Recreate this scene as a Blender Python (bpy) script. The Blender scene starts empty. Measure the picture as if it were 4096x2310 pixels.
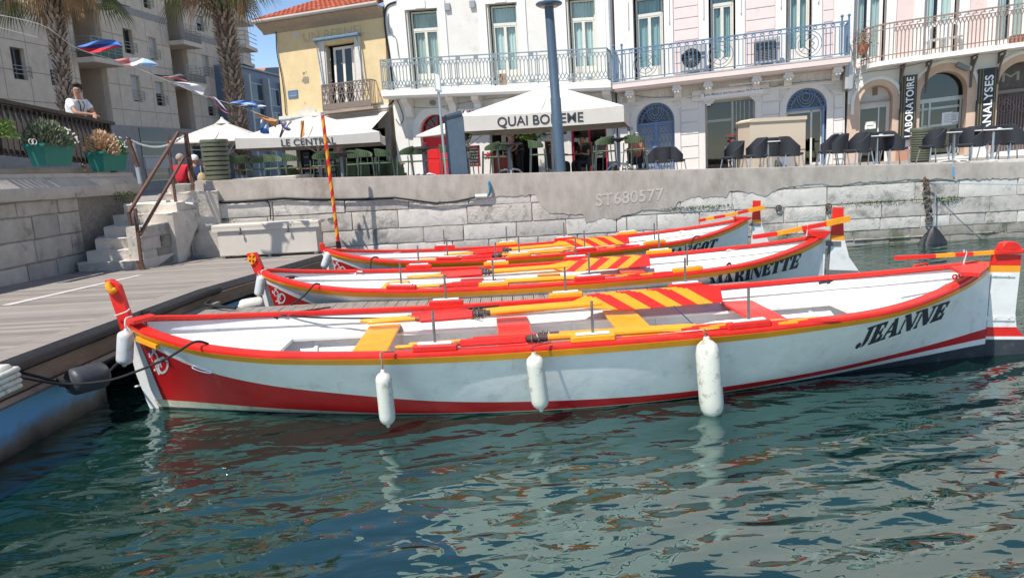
import bpy, bmesh, math, random
from mathutils import Vector, Matrix, noise
from mathutils.geometry import tessellate_polygon
PI=math.pi; rad=math.radians; V=Vector
random.seed(7)
SC=bpy.context.scene; C=SC.collection
# ---------------------------------------------------------------- camera
FPX=2950.0; ROLL=rad(3.0); PITCH=rad(9.9); CH=2.44; W0,H0=4096,2310
fw=V((0,math.cos(PITCH),-math.sin(PITCH))); r0=V((1,0,0)); u0=V((0,math.sin(PITCH),math.cos(PITCH)))
rt=(r0*math.cos(ROLL)-u0*math.sin(ROLL)); up=(u0*math.cos(ROLL)+r0*math.sin(ROLL)); CP=V((0,0,CH))
cd=bpy.data.cameras.new('camera'); cam=bpy.data.objects.new('camera',cd); C.objects.link(cam)
mw=Matrix.Identity(4)
for i in range(3): mw[i][0]=rt[i]; mw[i][1]=up[i]; mw[i][2]=-fw[i]; mw[i][3]=CP[i]
cam.matrix_world=mw; cd.sensor_width=36; cd.lens=36*FPX/W0; cd.clip_start=.1; cd.clip_end=2000
SC.camera=cam
SC.render.resolution_x=1024; SC.render.resolution_y=577
# ---------------------------------------------------------------- light
SUN_EL=rad(57); SUN_AZ=rad(42)      # azimuth to the left of straight behind the camera
sd=V((-math.sin(SUN_AZ)*math.cos(SUN_EL),-math.cos(SUN_AZ)*math.cos(SUN_EL),math.sin(SUN_EL)))  # towards the sun
w=bpy.data.worlds.new('World'); SC.world=w; w.use_nodes=True
nt=w.node_tree; bg=nt.nodes['Background']; sk=nt.nodes.new('ShaderNodeTexSky'); sk.sky_type='NISHITA'
sk.sun_disc=False; sk.sun_elevation=SUN_EL; sk.sun_rotation=math.atan2(sd.x,sd.y); sk.ozone_density=3.2; sk.air_density=.75; sk.dust_density=.0; sk.altitude=1200
tint=nt.nodes.new('ShaderNodeMixRGB'); tint.blend_type='MULTIPLY'; tint.inputs[0].default_value=1; tint.inputs[2].default_value=(1.08,1.0,.90,1)   # camera white balance
nt.links.new(sk.outputs[0],tint.inputs[1]); nt.links.new(tint.outputs[0],bg.inputs[0]); bg.inputs[1].default_value=.15
sl=bpy.data.lights.new('sun','SUN'); sl.energy=4.3; sl.angle=rad(.5); sl.color=(1,.95,.875)
so=bpy.data.objects.new('sun',sl); C.objects.link(so); so.rotation_mode='QUATERNION'; so.rotation_quaternion=sd.to_track_quat('Z','Y'); so.location=(0,0,30)
SC.view_settings.view_transform='Standard'; SC.view_settings.look='None'; SC.view_settings.exposure=.48; SC.view_settings.gamma=1
SC.render.engine='CYCLES'
# ---------------------------------------------------------------- pixel helpers (photo pixels -> points in the place)
def ray(u,v): return fw*FPX+rt*(u-2048)-up*(v-1155)
def pz(u,v,z=0.):
    d=ray(u,v); return CP+d*((z-CH)/d.z)
def py(u,v,y):
    d=ray(u,v); return CP+d*(y/d.y)
def proj(p):
    d=V(p)-CP; k=d.dot(fw); return 2048+FPX*d.dot(rt)/k,1155-FPX*d.dot(up)/k
Z8=1932/1024
def zA(x,y): return (x/Z8,y/Z8)
def zB(x,y): return (900+x/Z8,y/Z8)
def zC(x,y): return (1500+x/Z8,y/Z8)
def zD(x,y): return (2300+x/Z8,y/Z8)
def zE(x,y): return (3072+x/Z8,y/Z8)
def zF(x,y): return (x/Z8,600+y/Z8)
def zG(x,y): return (700+x/Z8,700+y/Z8)
def zH(x,y): return (1700+x/Z8,700+y/Z8)
def zI(x,y): return (2500+x/Z8,700+y/Z8)
def zJ(x,y): return (3072+x/Z8,700+y/Z8)
def zK(x,y): return (300+x/Z8,1000+y/Z8)
def zL(x,y): return (x/Z8,1200+y/Z8)
def zM(x,y): return (3072+x/Z8,900+y/Z8)
# ---------------------------------------------------------------- materials
MT={}
def mat(name,col,rough=.6,var=.12,scale=6.,bump=0.,bscale=None,metal=0.,dirt=None,dscale=1.5,dthr=.55,stretch=None,ior=1.45,coat=0.):
    if name in MT: return MT[name]
    m=bpy.data.materials.new(name); m.use_nodes=True; n=m.node_tree.nodes; l=m.node_tree.links; b=n['Principled BSDF']
    b.inputs['Roughness'].default_value=rough; b.inputs['Metallic'].default_value=metal; b.inputs['IOR'].default_value=ior
    b.inputs['Coat Weight'].default_value=coat
    tc=n.new('ShaderNodeTexCoord'); mp=n.new('ShaderNodeMapping'); l.new(tc.outputs['Object'],mp.inputs[0])
    if stretch: mp.inputs['Scale'].default_value=stretch
    nz=n.new('ShaderNodeTexNoise'); nz.inputs['Scale'].default_value=scale; nz.inputs['Detail'].default_value=6; nz.inputs['Roughness'].default_value=.62
    l.new(mp.outputs[0],nz.inputs['Vector'])
    cr=n.new('ShaderNodeValToRGB'); cr.color_ramp.elements[0].position=.28; cr.color_ramp.elements[1].position=.72
    c0=[max(0,c*(1-var)) for c in col]; c1=[min(1,c*(1+var)) for c in col]
    cr.color_ramp.elements[0].color=(*c0,1); cr.color_ramp.elements[1].color=(*c1,1)
    l.new(nz.outputs['Fac'],cr.inputs[0]); out=cr.outputs[0]
    if dirt:
        n2=n.new('ShaderNodeTexNoise'); n2.inputs['Scale'].default_value=dscale; n2.inputs['Detail'].default_value=8; n2.inputs['Roughness'].default_value=.7
        l.new(mp.outputs[0],n2.inputs['Vector'])
        r2=n.new('ShaderNodeValToRGB'); r2.color_ramp.elements[0].position=dthr; r2.color_ramp.elements[1].position=min(1,dthr+.13)
        r2.color_ramp.elements[0].color=(0,0,0,1); r2.color_ramp.elements[1].color=(1,1,1,1)
        l.new(n2.outputs['Fac'],r2.inputs[0]); mx=n.new('ShaderNodeMixRGB'); l.new(r2.outputs[0],mx.inputs[0]); l.new(out,mx.inputs[1]); mx.inputs[2].default_value=(*dirt,1); out=mx.outputs[0]
    l.new(out,b.inputs['Base Color'])
    if bump:
        bp=n.new('ShaderNodeBump'); bp.inputs['Strength'].default_value=.7; bp.inputs['Distance'].default_value=bump
        n3=n.new('ShaderNodeTexNoise'); n3.inputs['Scale'].default_value=bscale or scale*4; n3.inputs['Detail'].default_value=5
        l.new(mp.outputs[0],n3.inputs['Vector']); l.new(n3.outputs['Fac'],bp.inputs['Height']); l.new(bp.outputs[0],b.inputs['Normal'])
    MT[name]=m; return m
def glass(name,tint=(.8,.9,.9),refl=.28):
    if name in MT: return MT[name]
    m=bpy.data.materials.new(name); m.use_nodes=True; n=m.node_tree.nodes; l=m.node_tree.links
    n.remove(n['Principled BSDF']); o=n['Material Output']; t=n.new('ShaderNodeBsdfTransparent'); t.inputs[0].default_value=(*tint,1)
    g=n.new('ShaderNodeBsdfGlossy'); g.inputs['Roughness'].default_value=.03; fr=n.new('ShaderNodeLayerWeight'); fr.inputs[0].default_value=.35
    mt_=n.new('ShaderNodeMath'); mt_.operation='MULTIPLY_ADD'; mt_.inputs[1].default_value=.32; mt_.inputs[2].default_value=refl*.2
    l.new(fr.outputs['Fresnel'],mt_.inputs[0]); mx=n.new('ShaderNodeMixShader'); l.new(mt_.outputs[0],mx.inputs[0]); l.new(t.outputs[0],mx.inputs[1]); l.new(g.outputs[0],mx.inputs[2]); l.new(mx.outputs[0],o.inputs[0])
    MT[name]=m; return m
RED=mat('red_paint',(.70,.022,.014),.40,.14,7,.003,34,coat=.12,dirt=(.50,.075,.05),dscale=9,dthr=.60)
YEL=mat('yellow_paint',(.84,.34,.015),.42,.12,7,.003,34,coat=.1,dirt=(.58,.25,.04),dscale=9,dthr=.62)
HYEL=mat('stripe_yellow',(.80,.33,.01),.35,.1,4,.001,50,coat=.2)
WHT=mat('boat_white',(.74,.735,.71),.45,.06,5,.004,24,coat=.05,dirt=(.56,.54,.49),dscale=4.5,dthr=.58)
HWHT=mat('hull_white',(.77,.76,.74),.33,.07,5,.004,11,coat=.15,dirt=(.60,.60,.57),dscale=4.5,dthr=.55)
HRED=mat('hull_red',(.52,.012,.014),.32,.12,4,.002,30,coat=.2,dirt=(.42,.02,.02),dscale=5,dthr=.6)
FOUL=mat('antifouling',(.035,.04,.05),.6,.3,6,.003,40,dirt=(.16,.17,.15),dscale=6,dthr=.62)
SCUM=mat('waterline_cream',(.55,.52,.40),.5,.2,8,.002,40,dirt=(.3,.27,.16),dscale=7,dthr=.56)
BLK=mat('black_paint',(.012,.014,.018),.35,.2,10)
BRUB=mat('black_rubber',(.022,.024,.028),.5,.35,8,.004,30,dirt=(.09,.09,.09),dscale=9,dthr=.6)
STL=mat('galvanised',(.42,.46,.48),.35,.15,20,metal=.7)
DSTL=mat('dark_steel',(.16,.15,.15),.35,.3,25,metal=.8)
CHROME=mat('bright_metal',(.75,.76,.77),.18,.05,20,metal=.9)
RUST=mat('rusty_iron',(.10,.055,.035),.8,.5,14,.003,60)
BRN=mat('brown_paint',(.115,.06,.045),.45,.2,14,.001,60)
CANV=mat('canvas',(.60,.56,.51),.85,.05,4,.002,90)
ROPB=mat('black_rope',(.02,.02,.022),.9,.4,60,.003,200)
ROPW=mat('white_rope',(.62,.6,.55),.9,.15,60,.003,200)
INK=mat('dark_ink',(.03,.035,.045),.5,.2,20)
SKIN=mat('skin',(.52,.27,.18),.5,.1,20)
# ---------------------------------------------------------------- mesh builder
WL={}   # world location of each empty built in place
class MB:
    def __init__(s,tf=None): s.v=[];s.f=[];s.m=[];s.tf=tf;s.k=0
    def add(s,p):
        p=V(p); s.v.append(s.tf(p) if s.tf else p); return len(s.v)-1
    def face(s,ids,k=None): s.f.append(tuple(ids)); s.m.append(s.k if k is None else k)
    def pf(s,pts,k=None): s.face([s.add(p) for p in pts],k)
    def box(s,x0,x1,y0,y1,z0,z1,k=None,taper=0):
        a=[s.add((x,y,z)) for x in (x0,x1) for y in (y0,y1) for z in (z0,z1)]
        for q in ((0,1,3,2),(4,6,7,5),(0,4,5,1),(2,3,7,6),(0,2,6,4),(1,5,7,3)): s.face([a[i] for i in q],k)
    def bbox(s,x0,x1,y0,y1,z0,z1,b=.01,k=None):
        # box with chamfered edges: loops in z
        r=[]
        for z,i in ((z0,b),(z0+b,0),(z1-b,0),(z1,b)):
            r.append([s.add(p) for p in ((x0+i,y0+b,z),(x0+b,y0+i,z),(x1-b,y0+i,z),(x1-i,y0+b,z),(x1-i,y1-b,z),(x1-b,y1-i,z),(x0+b,y1-i,z),(x0+i,y1-b,z))])
        for a,c in zip(r,r[1:]):
            for j in range(8): s.face((a[j],a[(j+1)%8],c[(j+1)%8],c[j]),k)
        s.face(r[0][::-1],k); s.face(r[-1],k)
    def obox(s,c,ax,ay,az,k=None):
        c=V(c);ax=V(ax);ay=V(ay);az=V(az)
        a=[s.add(c+ax*i+ay*j+az*l) for i in (-1,1) for j in (-1,1) for l in (-1,1)]
        for q in ((0,1,3,2),(4,6,7,5),(0,4,5,1),(2,3,7,6),(0,2,6,4),(1,5,7,3)): s.face([a[i] for i in q],k)
    def bar(s,a,b,w,h=None,k=None,upv=(0,0,1)):
        a=V(a);b=V(b);d=b-a
        if d.length<1e-6: return
        h=h or w; t=d.normalized(); n=t.cross(V(upv))
        if n.length<1e-3: n=t.cross(V((1,0,0)))
        n.normalize(); q=n.cross(t)
        s.obox((a+b)/2,d/2,n*(w/2),q*(h/2),k)
    def tube(s,pts,r,n=8,k=None,cap=True,closed=False):
        pts=[V(p) for p in pts]; rs=r if isinstance(r,(list,tuple)) else [r]*len(pts); N=len(pts); rings=[]; pn=None
        for i,p in enumerate(pts):
            if closed: d=pts[(i+1)%N]-pts[i-1]
            else: d=pts[min(i+1,N-1)]-pts[max(i-1,0)]
            if d.length<1e-9: d=V((0,0,1))
            d.normalize()
            if pn is None:
                pn=d.cross(V((0,0,1)))
                if pn.length<.05: pn=d.cross(V((1,0,0)))
            pn=(pn-d*pn.dot(d)); pn.normalize(); q=d.cross(pn)
            rings.append([s.add(p+(pn*math.cos(2*PI*j/n)+q*math.sin(2*PI*j/n))*rs[i]) for j in range(n)])
        for a,b in (list(zip(rings,rings[1:]))+([(rings[-1],rings[0])] if closed else [])):
            for j in range(n): s.face((a[j],a[(j+1)%n],b[(j+1)%n],b[j]),k)
        if cap and not closed: s.face(rings[0][::-1],k); s.face(rings[-1],k)
    def lathe(s,prof,n=16,c=(0,0,0),k=None,ax=None):
        c=V(c); M=V((0,0,1)).rotation_difference(V(ax).normalized()).to_matrix() if ax is not None else Matrix.Identity(3)
        R=[[s.add(c+M@V((r*math.cos(2*PI*j/n),r*math.sin(2*PI*j/n),z))) for j in range(n)] for r,z in prof]
        for a,b in zip(R,R[1:]):
            for j in range(n): s.face((a[j],a[(j+1)%n],b[(j+1)%n],b[j]),k)
        s.face(R[0][::-1],k); s.face(R[-1],k)
    def ball(s,c,r,sc=(1,1,1),n=10,k=None):
        m=max(4,n//2+1); c=V(c)
        R=[[s.add(c+V((sc[0]*r*math.sin(PI*i/m)*math.cos(2*PI*j/n),sc[1]*r*math.sin(PI*i/m)*math.sin(2*PI*j/n),sc[2]*r*math.cos(PI*i/m)))) for j in range(n)] for i in range(1,m)]
        t=s.add(c+V((0,0,sc[2]*r)));b=s.add(c-V((0,0,sc[2]*r)))
        for a,d in zip(R,R[1:]):
            for j in range(n): s.face((a[j],d[j],d[(j+1)%n],a[(j+1)%n]),k)
        for j in range(n): s.face((t,R[0][j],R[0][(j+1)%n]),k); s.face((b,R[-1][(j+1)%n],R[-1][j]),k)
    def grid(s,fn,nu,nv,k=None,kf=None):
        I=[[s.add(fn(i/nu,j/nv)) for j in range(nv+1)] for i in range(nu+1)]
        for i in range(nu):
            for j in range(nv): s.face((I[i][j],I[i+1][j],I[i+1][j+1],I[i][j+1]),kf(i,j) if kf else k)
    def prism(s,poly,c0,c1,m=None,holes=(),k=None,ks=None):
        """poly (a,b) outline extruded c0..c1; m maps (a,b,c)->point"""
        m=m or (lambda a,b,c:V((a,c,b)))
        loops=[list(poly)]+[list(h) for h in holes]
        tri=tessellate_polygon([[V((a,b,0)) for a,b in L] for L in loops]); flat=[p for L in loops for p in L]
        for c in (c0,c1):
            ids=[s.add(m(a,b,c)) for a,b in flat]
            for t in tri: s.face([ids[i] for i in t],k)
            if c1==c0: return
        for L in loops:
            A=[s.add(m(a,b,c0)) for a,b in L];B=[s.add(m(a,b,c1)) for a,b in L];n=len(L)
            for i in range(n): s.face((A[i],A[(i+1)%n],B[(i+1)%n],B[i]),k if ks is None else ks)
    def build(s,name,mats,parent=None,smooth=35,rec=True,weld=True):
        if not isinstance(mats,(list,tuple)): mats=[mats]
        off=WL.get(parent.name,V((0,0,0))) if parent is not None else V((0,0,0))
        me=bpy.data.meshes.new(name); me.from_pydata([tuple(p-off) for p in s.v],[],s.f)
        for mm in mats: me.materials.append(mm)
        me.polygons.foreach_set('material_index',[min(x,len(mats)-1) for x in s.m])
        if rec:
            bm=bmesh.new(); bm.from_mesh(me)
            if weld: bmesh.ops.remove_doubles(bm,verts=bm.verts,dist=1e-5)
            bmesh.ops.recalc_face_normals(bm,faces=bm.faces); bm.to_mesh(me); bm.free()
        if smooth:
            me.polygons.foreach_set('use_smooth',[True]*len(me.polygons)); me.set_sharp_from_angle(angle=rad(smooth))
        o=bpy.data.objects.new(name,me); C.objects.link(o)
        if parent is not None:
            o.parent=parent
            WL[o.name]=off          # child origin sits on the parent's origin
        return o
def tag(o,label,cat=None,group=None,kind=None):
    if label: o['label']=label
    if cat: o['category']=cat
    if group: o['group']=group
    if kind: o['kind']=kind
    return o
def thing(name,label,cat,loc=(0,0,0),group=None,rz=0,local=False):
    o=bpy.data.objects.new(name,None); C.objects.link(o); o.empty_display_size=.2; o.location=loc; o.rotation_euler=(0,0,rz)
    if not local: WL[o.name]=V(loc)
    return tag(o,label,cat,group)
KIDS={}
def dup(root,loc,rz,label,group=None,scale=None):
    def kids(o): return [c for c in C.objects if c.parent==o]
    if root.name not in KIDS: KIDS[root.name]=[(c,[(g) for g in kids(c)]) for c in kids(root)]
    r=root.copy(); C.objects.link(r); r.location=loc; r.rotation_euler=(root.rotation_euler[0],root.rotation_euler[1],rz); r['label']=label
    if scale: r.scale=(scale,)*3
    if group: r['group']=group
    for ch,gs in KIDS[root.name]:
        c=ch.copy(); C.objects.link(c); c.parent=r
        for g in gs:
            d=g.copy(); C.objects.link(d); d.parent=c
    return r
def struct(o): o['kind']='structure'; return o
def sag(a,b,drop,n=14):
    a=V(a);b=V(b); return [a.lerp(b,i/n)-V((0,0,drop*4*(i/n)*(1-i/n))) for i in range(n+1)]
def arc(cx,cy,rx,ry,a0,a1,n=16): return [(cx+rx*math.cos(a0+(a1-a0)*i/n),cy+ry*math.sin(a0+(a1-a0)*i/n)) for i in range(n+1)]
def archpoly(s0,s1,t0,ts,tt,n=14):  # arched opening
    cx=(s0+s1)/2; return [(s0,t0),(s1,t0)]+arc(cx,ts,(s1-s0)/2,tt-ts,0,PI,n)
_txt={}
def text2d(string,bold=0.,shear=0.,spacing=1.):
    """flat outline mesh of a word, returned as verts + faces, 1 unit = cap height-ish"""
    cu=bpy.data.curves.new('lettering','FONT'); cu.body=string; cu.size=1; cu.offset=bold; cu.shear=shear; cu.space_character=spacing; cu.resolution_u=3; cu.align_x='CENTER'; cu.align_y='CENTER'
    ob=bpy.data.objects.new('lettering',cu); me=bpy.data.meshes.new_from_object(ob)
    vs=[(v.co.x,v.co.y) for v in me.vertices]; fs=[tuple(p.vertices) for p in me.polygons]
    bpy.data.objects.remove(ob); bpy.data.curves.remove(cu); bpy.data.meshes.remove(me)
    return vs,fs
def put_text(mb,string,fn,w=None,h=None,bold=0.,shear=0.,spacing=1.,k=None):
    """fn(a,b)->point, a,b centred coordinates in metres; scaled to width w and/or height h"""
    vs,fs=text2d(string,bold,shear,spacing)
    x0=min(a for a,b in vs);x1=max(a for a,b in vs);y0=min(b for a,b in vs);y1=max(b for a,b in vs)
    sx=w/(x1-x0) if w else None; sy=h/(y1-y0) if h else sx; sx=sx or sy
    ids=[mb.add(fn((a-(x0+x1)/2)*sx,(b-(y0+y1)/2)*sy)) for a,b in vs]
    for f in fs: mb.face([ids[i] for i in f],k)
# ---------------------------------------------------------------- a facade frame
class Fac:
    def __init__(s,p0,d,o,r,t):
        s.p0=V((p0[0],p0[1],0)); s.d=V((d[0],d[1],0)).normalized(); s.N=V((s.d.y,-s.d.x,0))
        if s.N.dot(CP-s.p0)<0: s.N=-s.N
        O=s.hit(*o); S=s.hit(*r)-O; T=s.hit(*t)-O
        s.O=O; s.S=S/abs(S.dot(s.d)); s.S=s.S if s.S.dot(s.d)>0 else -s.S; s.T=T/T.z
        a,b,c,e=s.S.dot(s.d),s.T.dot(s.d),s.S.z,s.T.z; D=a*e-b*c; s.inv=(e/D,-b/D,-c/D,a/D)
    def hit(s,u,v,n=0):
        d=ray(u,v); q=s.p0+s.N*n; return CP+d*((q-CP).dot(s.N)/d.dot(s.N))
    def L(s,px,n=0):
        q=s.hit(px[0],px[1],n)-s.O-s.N*n; x=q.dot(s.d); z=q.z
        return s.inv[0]*x+s.inv[1]*z, s.inv[2]*x+s.inv[3]*z
    def P(s,a,b,n=0): return s.O+s.S*a+s.T*b+s.N*n
    def R(s,tl,br,n=0):
        a=s.L(tl,n);b=s.L(br,n); return a[0],b[0],b[1],a[1]
    def mb(s): return MB(lambda p:s.P(p.x,p.z,-p.y))   # local x=s, z=t, y = into the wall
# ================================================================ SETTING
def gz(x,y=20):            # level of the quay pavement (it falls gently to the right)
    return max(1.775,2.12-.029*max(-16,min(30,x)))
GND=1.76            # the pavement itself; the wall stands above it as a low kerb towards the left
# ---- water
def water_mat():
    m=bpy.data.materials.new('canal_water'); m.use_nodes=True; n=m.node_tree.nodes; l=m.node_tree.links; b=n['Principled BSDF']
    b.inputs['Roughness'].default_value=.012; b.inputs['IOR'].default_value=2.7; b.inputs['Specular Tint'].default_value=(.72,1,.97,1)
    tc=n.new('ShaderNodeTexCoord')
    nc=n.new('ShaderNodeTexNoise'); nc.inputs['Scale'].default_value=.5; l.new(tc.outputs['Object'],nc.inputs['Vector'])
    cr=n.new('ShaderNodeValToRGB'); cr.color_ramp.elements[0].color=(.003,.0165,.0135,1); cr.color_ramp.elements[1].color=(.006,.031,.025,1); cr.color_ramp.elements[0].position=.35; cr.color_ramp.elements[1].position=.7
    l.new(nc.outputs['Fac'],cr.inputs[0]); l.new(cr.outputs[0],b.inputs['Base Color'])
    prev=None
    def layer(scale,sx,sy,rot,dist,strength,det=2.,dis=.6,mask=None):
        nonlocal prev
        mp=n.new('ShaderNodeMapping'); mp.inputs['Scale'].default_value=(sx,sy,1); mp.inputs['Rotation'].default_value=(0,0,rot); l.new(tc.outputs['Object'],mp.inputs[0])
        t=n.new('ShaderNodeTexNoise'); t.inputs['Scale'].default_value=scale; t.inputs['Detail'].default_value=det; t.inputs['Roughness'].default_value=.42; t.inputs['Distortion'].default_value=dis
        l.new(mp.outputs[0],t.inputs['Vector'])
        bp=n.new('ShaderNodeBump'); bp.inputs['Strength'].default_value=strength; bp.inputs['Distance'].default_value=dist
        l.new(t.outputs['Fac'],bp.inputs['Height'])
        if mask is not None: l.new(mask,bp.inputs['Strength'])
        if prev: l.new(prev,bp.inputs['Normal'])
        prev=bp.outputs[0]
    # calm lee against the boat, livelier water towards the right and the front
    mk=n.new('ShaderNodeTexNoise'); mk.inputs['Scale'].default_value=.45; mk.inputs['Detail'].default_value=1; l.new(tc.outputs['Object'],mk.inputs['Vector'])
    mr=n.new('ShaderNodeMapRange'); mr.inputs[1].default_value=.35; mr.inputs[2].default_value=.62; mr.inputs[3].default_value=.35; mr.inputs[4].default_value=1.; l.new(mk.outputs['Fac'],mr.inputs[0])
    layer(1.2,.7,1.,rad(22),.10,.8,1.0,.4)
    layer(3.7,.55,1.,rad(-10),.056,.85,1.6,.7,mr.outputs[0])
    layer(9.5,.5,1.,rad(6),.012,.8,1.5,.5,mr.outputs[0])
    mp=n.new('ShaderNodeMapping'); mp.inputs['Rotation'].default_value=(0,0,rad(72)); l.new(tc.outputs['Object'],mp.inputs[0])
    wv=n.new('ShaderNodeTexWave'); wv.inputs['Scale'].default_value=.75; wv.inputs['Distortion'].default_value=5.5; wv.inputs['Detail'].default_value=1.2; wv.inputs['Detail Scale'].default_value=.9; l.new(mp.outputs[0],wv.inputs['Vector'])
    sx=n.new('ShaderNodeSeparateXYZ'); l.new(tc.outputs['Object'],sx.inputs[0]); rx=n.new('ShaderNodeMapRange'); rx.inputs[1].default_value=-2.5; rx.inputs[2].default_value=2.5; rx.inputs[3].default_value=.15; rx.inputs[4].default_value=.6; l.new(sx.outputs['X'],rx.inputs[0])
    bw=n.new('ShaderNodeBump'); bw.inputs['Distance'].default_value=.035; l.new(rx.outputs[0],bw.inputs['Strength']); l.new(wv.outputs['Fac'],bw.inputs['Height']); l.new(prev,bw.inputs['Normal']); prev=bw.outputs[0]
    l.new(prev,b.inputs['Normal']); return m
mb=MB(); mb.pf([(-60,-6,0),(60,-6,0),(60,17.9,0),(-60,17.9,0)]); wo=struct(mb.build('water',water_mat(),smooth=0))
wo['label']='dark green rippled canal water'; 
# ---- pavement of the quay, one sheet reaching far back
PAVE=mat('pavement',(.30,.275,.25),.85,.15,3,.006,20,dirt=(.2,.18,.165),dscale=1.2,dthr=.6)
def gzz(x,y):
    if x<-8.6 and y<40:
        k=min(1,(-8.6-x)/1.0); return gz(x)+k*.42+max(0,min(1,(-9.6-x)/6))*.5
    return gz(x)
mb=MB()
xs=[-90,-40,-20,-14,-9.6,-8.6,-4,0,6,12,20,40,120]; ys=[17.62,19,22,26,32,45,80,400]
I=[[mb.add((x,y,GND)) for y in ys] for x in xs]
for i in range(len(xs)-1):
    for j in range(len(ys)-1): mb.face((I[i][j],I[i+1][j],I[i+1][j+1],I[i][j+1]))
gr=struct(mb.build('quay_pavement',PAVE,smooth=0)); gr['label']='pale paved quayside under the café terraces'
# ---- canal bed so the water has a bottom beyond the walls
# ---- the quay wall
STONES=[mat('limestone_a',(.51,.465,.415),.9,.16,4,.022,22,dirt=(.26,.24,.22),dscale=3.2,dthr=.50),mat('limestone_b',(.56,.52,.47),.9,.14,5,.022,22,dirt=(.33,.305,.28),dscale=3.6,dthr=.52),
        mat('limestone_c',(.47,.43,.39),.9,.18,4,.014,16,dirt=(.23,.215,.2),dscale=1.8,dthr=.52),mat('limestone_d',(.60,.56,.51),.9,.12,6,.01,22,dirt=(.40,.37,.34),dscale=4,dthr=.54)]
WETST=mat('wet_limestone',(.29,.265,.23),.7,.25,4,.012,18,dirt=(.12,.125,.085),dscale=2,dthr=.5)
MORT=mat('mortar_joint',(.27,.235,.20),.95,.3,12,.01,40)
CONC=mat('old_concrete',(.41,.365,.32),.92,.2,3.5,.008,60,dirt=(.30,.25,.21),dscale=1.3,dthr=.54,stretch=(1,1,.55))
QW=Fac((0,17.4),(1,.012),(2048,697),(3700,667),(2048,600)); 
QW.O=V((0,17.4,0)); QW.S=QW.d; QW.T=V((0,0,1)); QW.inv=(1,0,0,1)
def stones(mb,s0,s1,rows,lo,hi,rng,gap=.008,depth=.022,mats=4,top=None,rough=.012):
    """irregular coursed blocks with pillowed faces; mb in wall coordinates (s, into wall, t)"""
    for a,b in zip(rows,rows[1:]):
        x=s0-rng.random()*.3
        while x<s1:
            w_=rng.uniform(lo,hi); x2=min(x+w_,s1+.0); xa=max(x,s0)
            if x2-xa>.08:
                k=rng.randrange(mats); d=rng.uniform(-.012,.012); g=gap*rng.uniform(.6,1.3)
                ax,bx,at,bt=xa+g,x2-g,a+g*.8,b-g*.8
                j=lambda:rng.uniform(-rough,rough)
                n=max(2,int((bx-ax)/.22)); m=2
                outer=[];inner=[]
                P=[(ax+(bx-ax)*i/n,at) for i in range(n)]+[(bx,at+(bt-at)*i/m) for i in range(m)]+[(bx-(bx-ax)*i/n,bt) for i in range(n)]+[(ax,bt-(bt-at)*i/m) for i in range(m)]
                cx,ct=(ax+bx)/2,(at+bt)/2
                base=[mb.add((p[0]+j()*.6,depth,p[1]+j()*.6)) for p in P]
                mid=[mb.add((p[0]+(.008 if p[0]<cx else -.008)+j()*.8,-.002+d,p[1]+(.008 if p[1]<ct else -.008)+j()*.7)) for p in P]
                inn=[mb.add((p[0]+(.035 if p[0]<cx else -.035)+j(),-.006+d*.7+j()*.35,p[1]+(.03 if p[1]<ct else -.03)+j())) for p in P]
                N=len(P)
                for q in range(N):
                    mb.face((base[q],base[(q+1)%N],mid[(q+1)%N],mid[q]),k); mb.face((mid[q],mid[(q+1)%N],inn[(q+1)%N],inn[q]),k)
                mb.face(inn,k)
            x=x2
rng=random.Random(3)
qroot=thing('quay_wall','long pale limestone quay wall with a rough concrete top behind the boats','wall',(0,17.4,0))
mb=QW.mb()
rows=[-.5,-.12,.14,.35,.63,1.0,1.43,1.87]
stones(mb,-7.25,30,[.35,.63],.7,1.3,rng); stones(mb,-7.25,30,[.63,1.0],.8,1.5,rng); stones(mb,-7.25,30,[1.0,1.43],1.0,2.3,rng); stones(mb,-7.25,30,[1.43,1.86],1.1,2.2,rng)
mb.build('stone_courses',STONES,qroot,smooth=30,weld=False)
mb=QW.mb(); stones(mb,-7.25,30,[-.5,-.12,.13],.9,1.6,rng,mats=1); 
mb.tf=lambda p:QW.P(p.x,p.z,-p.y+.05 if p.z<.14 else -p.y)
stones(mb,-7.25,30,[.13,.35],.7,1.4,rng,mats=1)
mb.build('wet_lower_courses',WETST,qroot,smooth=30,weld=False)
mb=QW.mb(); mb.box(-7.25,30,.02,.35,-1.5,1.7); mb.build('mortar_backing',MORT,qroot,smooth=0)
# concrete capping: ragged lower edge measured from the photo
low=[zB(-300,1560),zF(1450,400),zG(250,215),zG(700,205),zG(1000,195),zG(1500,190),zG(1932,205),zH(300,190),zH(560,165),zH(830,145),zH(860,205),zH(930,285),zH(1190,290),zH(1215,370),zH(1290,345),zH(1340,320),zH(1430,330),zH(1560,285),zH(1680,262),zH(1880,262),zI(380,235),zI(375,205),zI(500,175),zI(760,155),zI(790,115),zI(940,135),zI(1060,150),zI(1170,100),zI(1280,85),zI(1600,72),zI(1932,45),zJ(900,45),zJ(1200,38),zJ(1932,22)]
pts=[QW.L(p) for p in low]; pts[0]=(-7.27,1.87)
den=[]
for (a,b),(c,d) in zip(pts,pts[1:]):
    n=max(1,int(abs(c-a)/.045))
    for i in range(n):
        t=i/n; x=a+(c-a)*t; y=b+(d-b)*t; den.append((x,y+noise.noise(V((x*3,y*5,0)))*.05+noise.noise(V((x*11,0,3)))*.035+noise.noise(V((x*37,0,9)))*.02))
den.append((pts[-1][0],pts[-1][1])); den.append((30,gz(30)-.35))
den=[p for i,p in enumerate(den)]
mb=QW.mb()
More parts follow.
